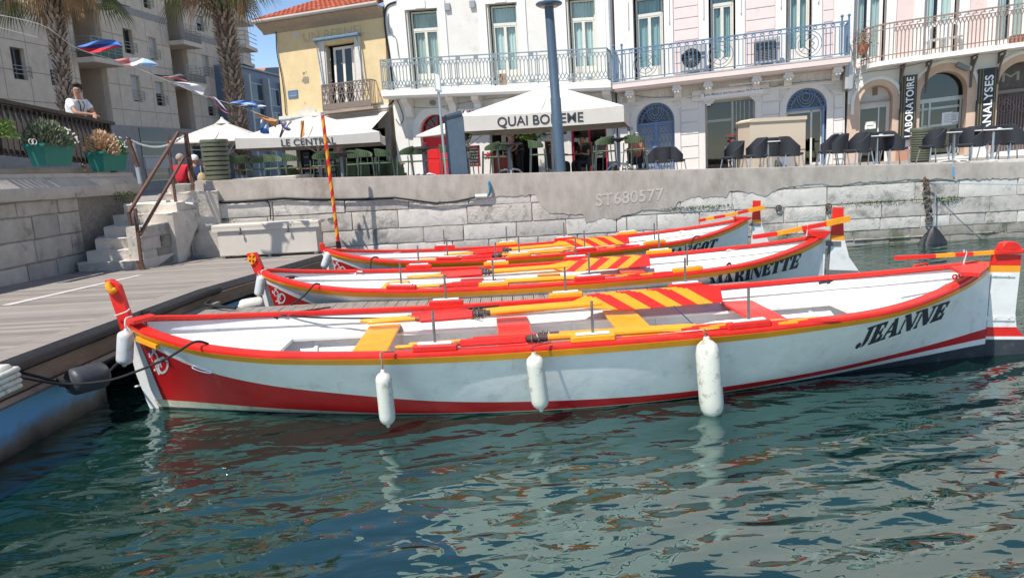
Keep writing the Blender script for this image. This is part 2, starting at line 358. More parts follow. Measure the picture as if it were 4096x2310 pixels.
# strip mesh front (so each column is a quad)
fx=[]; last=-99
for x,y in den:
    if x>last+.012: fx.append((x,y)); last=x
F=[[mb.add((x+0,-.022+.006*noise.noise(V((x*2,t*3,5))),y+(gz(x)+.0-y)*t)) for t in (0,.08,.5,.94)]+[mb.add((x,-.02,gz(x)+.008)),mb.add((x,.42,gz(x)+.012)),mb.add((x,.42,1.0))]+[mb.add((x,.02,y+.01))] for x,y in fx]
for a,b in zip(F,F[1:]):
    for j in range(6): mb.face((a[j],b[j],b[j+1],a[j+1]))
    mb.face((a[7],b[7],b[0],a[0]))
mb.face([F[0][i] for i in (0,1,2,3,4,5,6,7)]); 
mb.build('concrete_capping',CONC,qroot,smooth=40)
# faded stencilled registration on the wall
mb=MB(); o=QW.hit(*zH(1545,165),n=.028); e1=(QW.hit(*zH(1810,140),n=.028)-o).normalized()
put_text(mb,'ST680577',lambda a,b:o+e1*a+V((0,0,1))*b,w=1.62,h=.30,bold=.02)
mb.build('faded_lettering',mat('faded_paint',(.52,.46,.41),.9,.1,8,dirt=(.41,.365,.32),dscale=9,dthr=.5),qroot,smooth=0)
# rectangular electric cable along the wall: a thing of its own
mb=MB()
cab=[zF(1470,412),zG(240,205),zG(480,198),zG(660,185),zG(820,172),zG(1000,180),zG(1250,182),zG(1500,176),zG(1650,170),zG(1800,190),zG(1932,208),zH(100,213),zH(230,200),zH(380,168)]
mb.tube([QW.hit(*p,n=.07) for p in cab],.022,8); mb.tube([QW.hit(p[0],p[1]+5,n=.05) for p in cab[1:9]],.016,6)
mb.tube([QW.hit(*zG(*p),n=.05) for p in ((680,190),(705,205),(718,250),(720,300),(722,335))],.014,6)
tag(mb.build('electric_cable',BLK),'black cable sagging along the quay wall just under the concrete top','cable')
r=thing('conduit_pipe','short blue elbow pipe with a white sleeve coming out of the quay wall top','pipe',QW.hit(*zH(480,60),n=.05))
mb=MB(); mb.tube([QW.hit(*zH(*p),n=q) for p,q in (((483,50),.0),((484,60),.09),((490,90),.1),((492,125),.1),((480,150),.08),((465,155),.07))],.03,10); mb.build('elbow',mat('blue_hose',(.03,.17,.27),.5,.15),r)
mb=MB(); mb.tube([QW.hit(*zH(470,157),n=.08),QW.hit(*zH(380,160),n=.08)],.045,12); mb.build('sleeve',mat('white_sleeve',(.75,.75,.72),.5,.05),r)
# ring, hook and hanging chain
def torus(mb,c,R,r,ax=(0,1,0),n=16): 
    c=V(c); M=V((0,0,1)).rotation_difference(V(ax).normalized()).to_matrix(); mb.tube([c+M@V((R*math.cos(2*PI*i/n),R*math.sin(2*PI*i/n),0)) for i in range(n)],r,6,closed=True)
mb=MB(); torus(mb,QW.hit(*zI(1160,250),n=.05),.065,.016); mb.bar(QW.hit(*zI(1160,235),n=-.02),QW.hit(*zI(1160,235),n=.07),.03)
tag(mb.build('mooring_ring',RUST),'rusty iron ring set in the quay wall between two rudders','mooring ring')
mb=MB(); torus(mb,QW.hit(*zI(1537,235),n=.05),.06,.018,(.4,1,0)); torus(mb,QW.hit(*zI(1535,272),n=.05),.06,.018,(1,.3,0))
tag(mb.build('mooring_shackle',RUST),'rusty iron shackle on the quay wall left of the MARINETTE rudder head','mooring ring')
hk=thing('mooring_hook','big rusty mooring hook near the wall top with a barnacled chain hanging into the water','mooring hook',QW.hit(*zJ(1185,30),n=.06))
mb=MB(); mb.tube([QW.hit(*zJ(*p),n=q) for p,q in (((1183,15),0),((1180,35),.08),((1178,60),.1),((1195,75),.11),((1215,60),.1),((1208,35),.09),((1188,30),.06))],.025,8); mb.build('hook',RUST,hk)
mb=MB()
for i in range(9):
    a=zJ(1192+i*3.2,75+i*33); torus(mb,QW.hit(*a,n=.09),.055+.012*(i%3),.024,(1,.2,0) if i%2 else (.2,1,0),12)
mb.build('chain',mat('crusted_chain',(.12,.10,.085),.95,.6,20,.01,60,dirt=(.4,.38,.34),dscale=16,dthr=.58),hk)
pk=QW.hit(*zJ(1220,60),n=.12)
mb=MB(); mb.tube([QW.hit(*zJ(*p),n=q) for p,q in (((1215,62),.1),((1262,70),.14),((1265,140),.16),((1258,240),.2),((1252,330),.25),((1250,390),.28))],.016,6)
tag(mb.build('hanging_rope',mat('grey_rope',(.2,.23,.27),.9,.2,60)),'grey rope hanging from the hook down to the black bag in the water','rope')
mb=MB(); mb.tube(sag(QW.hit(*zJ(1220,60),n=.12),V((14.2,15.0,1.05))+V((1.5,-1.5,.35)),.10,24),.011,6)
tag(mb.build('mooring_line',mat('blue_line',(.22,.33,.40),.8,.2,60)),'thin pale blue line running right from the rusty hook','rope')
bc=QW.hit(*zJ(1245,500),n=.32); bc.z=0
mb=MB()
def bagf(u,v):
    a=u*2*PI; h=v; r=(.30*(1-h)**.75+.012)*(1+.13*math.sin(3*a+1)+.08*math.sin(5*a+h*4)); return bc+V((r*1.12*math.cos(a),r*.55*math.sin(a),-.10+h*.50-.05*math.sin(2*a)*(1-h)))
mb.grid(bagf,28,10); tag(mb.build('half_sunk_bag',BRUB),'black rubber bag gathered at its neck, floating at the foot of the quay wall','bag')
# blue paint mark on the concrete
mb=MB(); mb.pf([QW.hit(*zE(*p),n=.045) for p in ((1392,1262),(1404,1262),(1404,1300),(1410,1338),(1396,1338),(1394,1300))]); mb.build('blue_paint_mark',mat('blue_mark',(.05,.30,.62),.8,.1),qroot,smooth=0)
# ---- ramp wall on the left (big blocks with a heavy sloping coping)
A_=pz(*zF(0,1075),.6); B_=pz(*zF(510,945),.6)
LW=Fac(A_[:2],(B_-A_)[:2],zF(0,1075),zF(510,945),zF(0,300)); LW.T=V((0,0,1)); LW.S=LW.d; LW.O=V((A_.x,A_.y,0)); LW.inv=(1,0,0,1)
lroot=thing('ramp_wall','weathered grey block wall with a heavy stained coping at the left, beside the steps','wall',(A_.x,A_.y,.0))
mb=LW.mb(); rng=random.Random(11)
endS=LW.L(zF(640,760))[0]
sE=LW.L(zF(1040,300))[0]
stones(mb,-6,endS,[0,.62,.98,1.42,1.86,2.14],.75,1.35,rng,gap=.014,mats=3,rough=.012)
mb.build('block_courses',[mat('grey_block_a',(.44,.40,.35),.9,.16,3,.014,16,dirt=(.21,.195,.17),dscale=1.8,dthr=.55),mat('grey_block_b',(.50,.455,.40),.9,.15,3.5,.014,16,dirt=(.24,.22,.2),dscale=2.2,dthr=.57),mat('grey_block_c',(.38,.345,.31),.9,.18,3,.014,16,dirt=(.36,.34,.31),dscale=2,dthr=.58)],lroot,smooth=30,weld=False)
mb=LW.mb(); mb.box(-6,sE-.1,.02,.5,-.3,2.2); mb.build('mortar_backing',MORT,lroot,smooth=0)
# coping: profile swept, lip, slope and upper step
COP=mat('stained_coping',(.47,.43,.385),.92,.15,3,.01,26,dirt=(.17,.155,.135),dscale=2.6,dthr=.56)
mb=LW.mb()
def capz(s): # the coping drops towards the steps
    t=max(0,min(1,(s+0)/max(.1,sE))); return 2.30+( -.06*t)
prof=[(.05,-.16),(-.10,-.13),(-.13,-.02),(-.11,.10),(.0,.22),(.03,.27),(.06,.29),(.07,.37),(.6,.37),(.6,-.2)]
n=40; R=[]
for i in range(n+1):
    s=-6+(sE+6)*i/n; z=capz(s); R.append([mb.add((s,y-.0+.006*noise.noise(V((s*3,y*5,1))),z+h+.01*noise.noise(V((s*2,h*4,7))))) for y,h in prof])
for a,b in zip(R,R[1:]):
    for j in range(len(prof)): 
        q=(j+1)%len(prof); mb.face((a[j],b[j],b[q],a[q]))
mb.face(R[0]); mb.face(R[-1][::-1]); mb.build('coping',COP,lroot,smooth=25)
mb=LW.mb(); mb.box(-14,sE-.3,.62,14,1.0,2.77); 
tr=mb.build('ramp_pavement',PAVE,smooth=0); struct(tr); tr['label']='raised pavement behind the ramp wall'
# ---- stone steps
sroot=thing('stone_steps','worn pale stone steps climbing from the pontoon to the quay','steps',tuple(pz(*zF(800,930),.6)))
ST=[((585,850),(1040,835)),((650,765),(1080,742)),((715,678),(1180,640)),((780,582),(1240,552)),((850,490),(1300,470)),((930,415),(1330,395)),((975,350),(1440,325)),((1110,262),(1445,250))]
zt=[.82,1.04,1.26,1.48,1.70,1.90,2.10,gz(-7.6)]
SMAT=[mat('step_stone',(.62,.56,.49),.88,.14,4,.014,20,dirt=(.31,.28,.25),dscale=3,dthr=.56)]
for i,((a,b),z) in enumerate(zip(ST,zt)):
    P=pz(*zF(*a),z);Q=pz(*zF(*b),z); zl=.45
    if i>=6: P=V((P.x,max(P.y,17.0+.35*(i-6)),P.z)); Q=V((Q.x,17.15+.35*(i-6),Q.z))
    d=(Q-P); d.z=0; nn=V((-d.y,d.x,0)).normalized()*(1.3 if i<7 else 3); m=MB()
    N=9; rr=[]
    for j in range(N+1):
        p=P+d*(j/N); e=lambda k:V((0,0,noise.noise(V((j*.9,i*3.1,k)))*.018))+nn.normalized()*(noise.noise(V((j*.7,i*2.3,k+9)))*.03)
        rr.append([m.add(p+V((0,0,zl-z))),m.add(p+V((0,0,-.05))+e(0)),m.add(p+V((0,0,-.012))-nn.normalized()*.015+e(1)),m.add(p+nn.normalized()*.03+e(2)),m.add(p+nn+V((0,0,.0)))])
    for x,y in zip(rr,rr[1:]):
        for j in range(4): m.face((x[j],y[j],y[j+1],x[j+1]))
    m.face([rr[0][0],rr[0][1],rr[0][2],rr[0][3],rr[0][4]]); m.face(rr[-1]); 
    m.build('step',SMAT,sroot,smooth=40)
# right flank of the steps (return of the quay wall)
def rowwall(name,P,Q,rows,lo,hi,seed,parent,mats,thick=.3):
    P=V(P);Q=V(Q);d=(Q-P);d.z=0;L=d.length;d.normalize(); N=V((d.y,-d.x,0))
    m=MB(lambda p:V((P.x,P.y,0))+d*p.x-N*p.y+V((0,0,p.z))); stones(m,0,L,rows,lo,hi,random.Random(seed),mats=len(mats),rough=.016); m.box(0,L,.02,thick,rows[0],rows[-1]-.01,k=0)
    return m.build(name,mats,parent,smooth=30,weld=False)
Pq=pz(*zF(1095,905),.6); Qq=V((-7.25,17.4,0))
rowwall('stair_flank',Pq,Qq,[.3,.62,.98,1.25,1.5],.5,.9,5,qroot,[STONES[0],STONES[2],WETST])
rowwall('stair_flank',V((-7.62,17.0,0)),V((-7.25,17.35,0)),[1.4,1.62,1.9,2.3],.5,.9,6,qroot,[STONES[0],STONES[2]])
# weeds in the joints (one object each tuft)
WEED=mat('weed_leaf',(.055,.105,.022),.6,.4,30); 
def tuft(name,c,r,n,label,mt=WEED,seed=1,up_=.5,leaf=.03,flat=False,cat='weeds'):
    rg=random.Random(seed); m=MB(); c=V(c)
    for i in range(n):
        a=rg.uniform(0,2*PI); q=rg.random()**.6; p=c+V((r[0]*q*math.cos(a),r[1]*q*math.sin(a)*.5,r[2]*(rg.random()-.3)))
        d=V((rg.uniform(-1,1),rg.uniform(-1,.4),rg.uniform(-.4,1))).normalized(); e=d.cross(V((rg.uniform(-1,1),rg.uniform(-1,1),rg.uniform(-1,1)))).normalized(); s=leaf*rg.uniform(.6,1.4)
        m.pf([p,p+d*s*.5+e*s*.3,p+d*s,p+d*s*.5-e*s*.3])
    return tag(m.build(name,mt,smooth=0,rec=False),label,cat)
k=0
for px,r,n,lab in ((zF(940,370),(.28,.1,.22),420,'green weed clump in the corner at the head of the steps under the coping'),(zF(720,818),(.12,.08,.08),110,'small weed on the lowest steps left side'),(zF(1480,630),(.08,.06,.2),160,'weed growing in the wall joint above the galvanised post'),(zF(1130,860),(.05,.05,.18),90,'weed at the foot of the brown handrail'),(zF(630,712),(.05,.05,.1),50,'tiny weed at the end of the block wall')):
    k+=1; y=15.9 if px[0]<700 else 17.1
    if k==1: y=16.2
    tuft('weeds',py(px[0],px[1],y),r,n,lab,seed=k)
for px,r,n,lab in ((zG(290,345),(.55,.05,.04),190,'weeds along the joint above the white locker'),(zG(1178,335),(.1,.05,.05),60,'small weed beside the striped pole on the quay wall'),(zI(560,247),(.95,.05,.06),420,'long line of weeds under the concrete patch above the MARGOT stern'),(zJ(900,205),(1.3,.05,.06),420,'long line of weeds on the quay wall left of the hanging chain'),(zJ(1370,195),(.35,.06,.14),260,'weed clump on the quay wall right of the hanging rope')):
    k+=1; tuft('weeds',QW.hit(px[0],px[1],n=.03),r,n,lab,seed=k)
# ================================================================ PONTOON
DECK=mat('grey_decking',(.27,.24,.215),.85,.22,6,.003,50,stretch=(.5,6,1),dirt=(.2,.175,.155),dscale=2.5,dthr=.56)
DARKGAP=mat('deck_gap',(.05,.045,.04),.9,.2)
WOODB=mat('edge_timber',(.28,.20,.14),.8,.25,8,.004,40,stretch=(1,.3,1),dirt=(.16,.12,.085),dscale=3,dthr=.55)
def FLOAT():
    m=mat('blue_float',(.16,.44,.72),.5,.12,3,.003,30); n=m.node_tree.nodes; l=m.node_tree.links; b=n['Principled BSDF']
    tc=n.new('ShaderNodeTexCoord'); sp=n.new('ShaderNodeSeparateXYZ'); l.new(tc.outputs['Object'],sp.inputs[0]); nz=n.new('ShaderNodeTexNoise'); nz.inputs['Scale'].default_value=3; nz.inputs['Detail'].default_value=6; l.new(tc.outputs['Object'],nz.inputs['Vector'])
    ma=n.new('ShaderNodeMath'); ma.operation='MULTIPLY_ADD'; ma.inputs[1].default_value=.3; l.new(nz.outputs['Fac'],ma.inputs[0]); l.new(sp.outputs['Z'],ma.inputs[2])
    cr=n.new('ShaderNodeValToRGB'); e=cr.color_ramp.elements; e[0].position=.12; e[0].color=(.03,.025,.02,1); e[1].position=.40; e[1].color=(.18,.46,.72,1); q=cr.color_ramp.elements.new(.27); q.color=(.20,.18,.15,1)
    l.new(ma.outputs[0],cr.inputs[0]); l.new(cr.outputs[0],b.inputs['Base Color']); return m
def zdk(y): return .9-(y-6.4)*.031
def pdk(px):
    p=pz(*px,.7)
    for _ in range(20): p=pz(*px,zdk(p.y))
    return p
pe=[(p.x,p.y) for p in (pdk(q) for q in ((-200,1530),(0,1455),(500,1270),(800,1160),(1290,1020)))]
pe.insert(0,(pe[0][0]-.25,3.4)); print('edge',pe)
def edge(y):
    for (a,b),(c,d) in zip(pe,pe[1:]):
        if y<=d: return a+(c-a)*(y-b)/(d-b)
    return pe[-1][0]+(y-pe[-1][1])*.24
E0=V((-5.72,4.6,0)); 
proot=thing('main_pontoon','wide grey planked pontoon along the left with a dark rubber edge','pontoon',(-7,10,0))
mb=MB(); y=4.0; rg=random.Random(4)
def inner(y):
    # left limit: ramp wall, then the foot of the steps
    t=(y-A_.y)/(B_.y-A_.y); x=A_.x+(B_.x-A_.x)*t
    return min(x-.05,-7) if y<15.4 else -9.5+0*(y)
dirx=V((1,.03,0))
while y<17.3:
    w_=.138; xr=min(edge(y),-3.1)-.03; xl=-11
    yb=y; h=rg.uniform(-.002,.002); g=.011
    L=xr-xl
    mb.box(xl,xr,yb+g,yb+w_-g,zdk(yb)-.04,zdk(yb)+h,k=rg.randrange(3)); y+=w_
mb.build('deck_boards',[DECK,mat('grey_decking_b',(.22,.195,.175),.85,.22,6,.003,50,stretch=(.5,6,1),dirt=(.2,.175,.155),dscale=2.5,dthr=.56),mat('grey_decking_c',(.31,.275,.245),.85,.22,6,.003,50,stretch=(.5,6,1),dirt=(.25,.22,.19),dscale=2.5,dthr=.56)],proot,smooth=0)
mb=MB()
for k in range(13): mb.box(-16,edge(4+k)-.25,4+k,5+k,.3,zdk(5+k)-.045)
mb.build('deck_frame',DARKGAP,proot,smooth=0)
def edgestrip(prof,name,mt,y0,y1,n=24,sm=30,gaps=()):
    m=MB(); R=[]
    for i in range(n+1):
        yy=y0+(y1-y0)*i/n; x=edge(yy); R.append([m.add((x+a,yy,b-.6+zdk(yy))) for a,b in prof])
    for a,b in zip(R,R[1:]):
        for j in range(len(prof)): m.face((a[j],b[j],b[(j+1)%len(prof)],a[(j+1)%len(prof)]))
    m.face(R[0]); m.face(R[-1][::-1]); return m.build(name,mt,proot,smooth=sm)
edgestrip([(-.32,.50),(-.32,.612),(-.03,.612),(-.03,.50)],'edge_timber',DECK,3.6,16.2)
edgestrip([(-.02,.5),(-.02,.60),(.02,.615),(.07,.60),(.10,.56),(.10,.51),(.06,.48)],'rubber_edge',BRUB,3.6,8.55,sm=50)
edgestrip([(-.02,.5),(-.02,.60),(.02,.615),(.07,.60),(.10,.56),(.10,.51),(.06,.48)],'rubber_edge',BRUB,9.1,11.4,sm=50)
edgestrip([(-.1,.30),(-.1,.49),(.03,.49),(.03,.30)],'timber_fascia',WOODB,3.6,16.2)
edgestrip([(-.1,.22),(-.1,.29),(.06,.29),(.08,.25),(.06,.22)],'steel_rail',mat('worn_steel',(.25,.22,.2),.5,.2,8,metal=.3,dirt=(.14,.09,.07),dscale=4,dthr=.56),3.6,10.3)
def fl(y0,y1):
    mb=MB()
    a=[mb.add(p) for p in ((edge(y0)-.02,y0,zdk(y0)-.36),(edge(y1)-.02,y1,zdk(y1)-.36),(edge(y1)-.02,y1,-.4),(edge(y0)-.02,y0,-.4),(edge(y0)-1.9,y0,zdk(y0)-.36),(edge(y1)-1.9,y1,zdk(y1)-.36),(edge(y1)-1.9,y1,-.4),(edge(y0)-1.9,y0,-.4))]
    for q in ((0,1,2,3),(4,5,6,7),(0,1,5,4),(3,2,6,7),(0,3,7,4),(1,2,6,5)): mb.face([a[i] for i in q])
    mb.build('float',FM,proot,smooth=0)
FM=FLOAT(); fl(3.4,8.02); fl(10.6,12.6); fl(14.0,16.6)
# white marker strip lying on the deck
mb=MB(); P=[zF(*p) for p in ((0,1175),(80,1172),(1075,945),(1040,945))]; q=[pdk(p)+V((0,0,.008)) for p in P]; mb.pf(q)
tag(mb.build('marker_strip',mat('pale_strip',(.55,.52,.50),.8,.1)),'pale strip running across the pontoon decking to the foot of the handrail','strip')
# finger pontoons
def finger(name,label,y0,y1,x0,x1,z,seed,slope=.0):
    r=thing(name,label,'pontoon',(x0,(y0+y1)/2,0),group='finger pontoons between the boats'); m=MB(); rg=random.Random(seed); x=x0
    while x<x1:
        for i in range(5): m.box(x+i*.028+.004*0,x+i*.028+.022,y0+.05,y1-.05,z-.03,z+rg.uniform(-.0005,.0005)) if 0 else None
        h=rg.uniform(-.0015,.0015); m.box(x+.006,x+.139,y0+.04,y1-.04,z-.03,z+h)
        for i in range(1,5): m.box(x+i*.029-.0015,x+i*.029+.0015,y0+.05,y1-.05,z+h,z+h+.0012,k=1)
        x+=.145
    m.build('deck_boards',[mat('ribbed_decking',(.32,.28,.24),.85,.22,5,.003,50,stretch=(5,.5,1),dirt=(.15,.135,.12),dscale=2,dthr=.55),DARKGAP],r,smooth=0)
    m=MB(); m.box(x0,x1,y0,y0+.06,z-.18,z-.004); m.box(x0,x1,y1-.06,y1,z-.18,z-.004); m.box(x0,x1,y0+.06,y1-.06,z-.2,z-.06); m.build('side_beams',STL if 0 else mat('worn_aluminium',(.38,.38,.37),.5,.12,8,metal=.4),r,smooth=0)
    for xx in (x0+1,(x0+x1)/2,x1-1.2): m=MB(); m.box(xx-.5,xx+.5,y0+.1,y1-.1,-.3,z-.2); m.build('float',BRUB,r,smooth=0)
finger('finger_pontoon','narrow ribbed plank pontoon between the front boat and the middle boat',9.05,10.30,-4.35,3.2,.58,1)
finger('finger_pontoon','narrow ribbed plank pontoon between the middle boat and the rear boat',12.2,13.0,-3.9,2.6,.56,2)
finger('finger_pontoon','narrow ribbed plank pontoon against the quay wall behind the rear boat',15.25,16.9,-3.3,1.6,.5,3)
# brace between main and front finger pontoon
mb=MB(); mb.bar(pz(*zG(-60,1110),.53),pz(*zG(330,965),.53),.06,.05); tag(mb.build('pontoon_brace',mat('worn_aluminium',(.38,.38,.37))),'grey metal brace joining the front finger pontoon to the main pontoon','brace')
# ---- locker box
lk=thing('storage_locker','long cream storage locker with a lid, standing on the pontoon against the quay wall','locker',(-5.6,16.6,.6))
CRM=mat('cream_board',(.60,.55,.48),.6,.06,3,.001,30,dirt=(.48,.42,.35),dscale=3,dthr=.68)
x0=pz(*zG(325,632),.62).x; x1=pz(*zG(1098,575),.62).x; y0=16.45; y1=16.95; zt_=py(*zG(290,405),y=16.45).z
print('locker',x0,x1,zt_)
mb=MB(); mb.bbox(x0-.02,x1+.02,y0,y1,.65,zt_,.01); mb.build('body',CRM,lk,smooth=20)
mb=MB(); mb.bbox(x0-.12,x1+.1,y0-.05,y1+.03,zt_,zt_+.07,.012); mb.box(x0-.12,x1+.1,y0-.05,y0-.03,zt_-.07,zt_+.003); mb.build('lid',CRM,lk,smooth=20)
for xx in (x0+.05,(x0+x1)/2,x1-.05):
    mb=MB(); mb.box(xx-.03,xx+.03,y0+.03,y1-.03,.6,.65); mb.build('foot',CRM,lk,smooth=0)
for t in (.24,.73):
    mb=MB(); xx=x0+(x1-x0)*t; mb.box(xx-.012,xx+.012,y0-.062,y0-.05,zt_-.10,zt_-.0); mb.bbox(xx-.022,xx+.022,y0-.09,y0-.06,zt_-.16,zt_-.09,.005); mb.build('padlock',DSTL,lk)
# ---- galvanised post bolted to the wall corner
mb=MB(); a=py(*zF(1375,415),y=16.9); b=pz(*zF(1440,810),.62); b.y=16.9; mb.bar(a,b,.13,.09,upv=(0,1,0)); mb.bar(b+V((-.22,0,-.0)),b+V((.32,0,.0)),.05,.07); mb.bar(a+V((-.02,.0,.05)),a+V((.4,0,.08)),.05,.06)
tag(mb.build('guide_post',STL),'galvanised steel guide post beside the steps','post')
mb=MB(); mb.tube([py(*zF(940,412),y=16.75),py(*zF(1310,385),y=16.75),py(*zF(1455,408),y=16.85)],.025,8)
tag(mb.build('white_pipe',mat('white_sleeve',(.75,.75,.72))),'white pipe lying across the upper steps','pipe')
# ---- brown handrail of the steps
hr=thing('handrail','brown steel handrail rising beside the stone steps','handrail',tuple(pz(*zF(1080,915),.6)))
def hp(z8,x,y,d): return py(*z8(x,y),y=d)
f0=pz(*zF(1080,915),.6).y
P1=hp(zF,1075,915,f0+.0); P2=hp(zF,1018,440,f0+.05); P3=hp(zF,970,475,f0-.05); P4=hp(zF,985,560,f0-.05); P4b=hp(zF,1025,560,f0); T1=hp(zA,1345,1000,16.9); T2=hp(zA,1395,1010,16.95); 
mb=MB(); mb.bar(P1,P2,.055,.055,upv=(0,1,0)); mb.build('lower_post',BRN,hr,smooth=20)
mb=MB(); mb.bar(P3,T1,.055,.055); mb.bar(P3,P4,.05,.05,upv=(0,1,0)); mb.bar(P4,P4b,.05,.05); mb.bar(T1,T2,.055,.055); mb.build('top_rail',BRN,hr,smooth=20)
mb=MB(); mb.bar(hp(zF,1055,640,f0+.02),hp(zA,1385,1190,16.9),.05,.05); mb.bar(hp(zA,1385,1190,16.9),hp(zA,1440,1195,16.95),.05,.05); mb.build('mid_rail',BRN,hr,smooth=20)
mb=MB(); mb.bar(hp(zA,1262,1030,16.75),hp(zF,1345,540,16.75),.05,.05,upv=(0,1,0)); mb.box(-7.42,-7.2,16.7,16.74,1.35,1.75) if 0 else None; mb.build('upper_post',BRN,hr,smooth=20)
mb=MB(); mb.bar(hp(zF,1050,830,f0-.06),hp(zF,1085,925,f0-.06),.11,.05,upv=(0,1,0)); mb.build('base_plate',BRN,hr,smooth=0)
mb=MB(); mb.bar(hp(zA,1400,1000,16.98),hp(zA,1455,1375,17.02),.08,.08,upv=(0,1,0)); mb.bar(hp(zA,1455,1375,17.3),hp(zF,1455,385,17.3),.06,.06,upv=(0,1,0))
mb.build('tall_post',RUST,hr,smooth=0)
# ================================================================ BOATS
from mathutils.bvhtree import BVHTree
def herm(tab):
    xs=[a for a,b in tab]; ys=[b for a,b in tab]; n=len(xs)
    m=[0]*n
    for i in range(n):
        if i==0: m[i]=(ys[1]-ys[0])/(xs[1]-xs[0])
        elif i==n-1: m[i]=(ys[-1]-ys[-2])/(xs[-1]-xs[-2])
        else: m[i]=(ys[i+1]-ys[i-1])/(xs[i+1]-xs[i-1])
    def f(x):
        x=max(xs[0],min(xs[-1],x)); i=0
        while i<n-2 and x>xs[i+1]: i+=1
        h=xs[i+1]-xs[i]; t=(x-xs[i])/h
        return (2*t**3-3*t*t+1)*ys[i]+(t**3-2*t*t+t)*h*m[i]+(-2*t**3+3*t*t)*ys[i+1]+(t**3-t*t)*h*m[i+1]
    return f
SS=[0,.02,.05,.1,.15,.2,.3,.4,.5,.6,.7,.8,.85,.9,.95,.98,1.]
fW=herm(list(zip(SS,[.05,.26,.47,.755,.935,1.047,1.14,1.165,1.17,1.16,1.13,1.04,.92,.70,.42,.21,.05])))
fZ=herm(list(zip(SS,[.97,.935,.88,.814,.769,.739,.706,.693,.700,.716,.742,.787,.826,.88,.955,1.01,1.055])))
fWl=herm([(0,.02),(.02,.06),(.05,.13),(.1,.26),(.15,.39),(.2,.51),(.3,.73),(.4,.865),(.5,.91),(.6,.83),(.7,.615),(.8,.36),(.85,.245),(.9,.16),(.95,.085),(.98,.045),(1,.03)])
fB=herm([(0,.02),(.1,.015),(.2,.004),(.3,.003),(.65,.003),(.78,.02),(.9,.09),(1,.145)])
fWh=herm([(0,.105),(.03,.1),(.1,.09),(.2,.055),(.3,.022),(.5,.014),(.65,.018),(.78,.055),(.9,.15),(1,.21)])
fR=herm([(0,.86),(.03,.77),(.1,.54),(.17,.395),(.26,.275),(.36,.165),(.5,.11),(.65,.092),(.78,.12),(.9,.22),(1,.32)])
CELL={'J':(.78,[[(.30,1),(.78,1),(.78,.95),(.68,.93),(.66,.28),(.55,.08),(.36,0),(.40,.06),(.43,.2),(.44,.93),(.30,.95)],[(0,.2),(.12,.28),(.26,.22),(.26,.08),(.1,.02),(0,.1)]]),
'E':(.74,[[(0,0),(0,.05),(.08,.07),(.08,.93),(0,.95),(0,1),(.35,1),(.35,0)],[(.39,1),(.72,1),(.72,.70),(.67,.70),(.60,.9),(.39,.94)],[(.39,.54),(.5,.56),(.55,.66),(.6,.66),(.6,.36),(.55,.36),(.5,.46),(.39,.48)],[(.39,0),(.74,0),(.74,.32),(.69,.32),(.62,.1),(.39,.06)]]),
'A':(.98,[[(.38,.98),(.56,1),(.90,.07),(.98,.05),(.98,0),(.54,0),(.54,.05),(.61,.08)],[(.33,.84),(.38,.76),(.15,.07),(.25,.05),(.25,0),(0,0),(0,.05),(.08,.08)],[(.26,.36),(.49,.36),(.51,.30),(.24,.30)]]),
'N':(.98,[[(0,0),(0,.05),(.07,.07),(.07,.78),(.12,.70),(.12,.07),(.2,.05),(.2,0)],[(0,1),(.32,1),(.84,.16),(.84,0),(.64,0),(.12,.88),(0,.95)],[(.70,1),(.98,1),(.98,.95),(.90,.93),(.90,.14),(.85,.22),(.85,.93),(.70,.95)]]),
'M':(1.1,[[(0,0),(0,.05),(.06,.07),(.06,.8),(.11,.7),(.11,.07),(.18,.05),(.18,0)],[(0,1),(.28,1),(.53,.24),(.46,.02),(.42,.02),(.12,.86),(0,.95)],[(.56,.3),(.52,.14),(.74,.78),(.74,.9)],[(.78,1),(1.1,1),(1.1,.95),(1.04,.93),(1.04,.07),(1.1,.05),(1.1,0),(.70,0),(.70,.05),(.78,.07)]]),
'R':(.92,[[(0,0),(0,.05),(.07,.07),(.07,.93),(0,.95),(0,1),(.35,1),(.35,0)],[(.39,1),(.62,.97),(.80,.82),(.80,.66),(.64,.52),(.39,.48),(.39,.54),(.50,.6),(.53,.76),(.49,.92),(.39,.95)],[(.39,.44),(.58,.46),(.76,.3),(.80,.08),(.92,.06),(.9,0),(.66,0),(.54,.1),(.50,.34),(.39,.40)]]),
'I':(.44,[[(0,0),(0,.05),(.07,.07),(.07,.93),(0,.95),(0,1),(.44,1),(.44,.95),(.37,.93),(.37,.07),(.44,.05),(.44,0)]]),
'T':(.82,[[(.26,1),(.56,1),(.56,.07),(.64,.05),(.64,0),(.18,0),(.18,.05),(.26,.07)],[(.22,1),(.22,.94),(.1,.88),(.05,.68),(0,.68),(0,1)],[(.6,1),(.6,.94),(.72,.88),(.77,.68),(.82,.68),(.82,1)]]),
'G':(.86,[[(.36,1),(.15,.92),(0,.7),(0,.3),(.15,.08),(.36,0),(.36,.07),(.3,.3),(.3,.7),(.36,.93)],[(.40,1),(.6,.92),(.66,1),(.72,1),(.72,.66),(.66,.66),(.58,.86),(.40,.94)],[(.40,0),(.62,.06),(.80,.1),(.80,.42),(.86,.44),(.86,.48),(.46,.48),(.46,.44),(.54,.42),(.54,.14),(.40,.07)]]),
'O':(.76,[[(.36,1),(.15,.92),(0,.7),(0,.3),(.15,.08),(.36,0),(.36,.07),(.3,.3),(.3,.7),(.36,.93)],[(.40,1),(.61,.92),(.76,.7),(.76,.3),(.61,.08),(.40,0),(.40,.07),(.46,.3),(.46,.7),(.40,.93)]])}
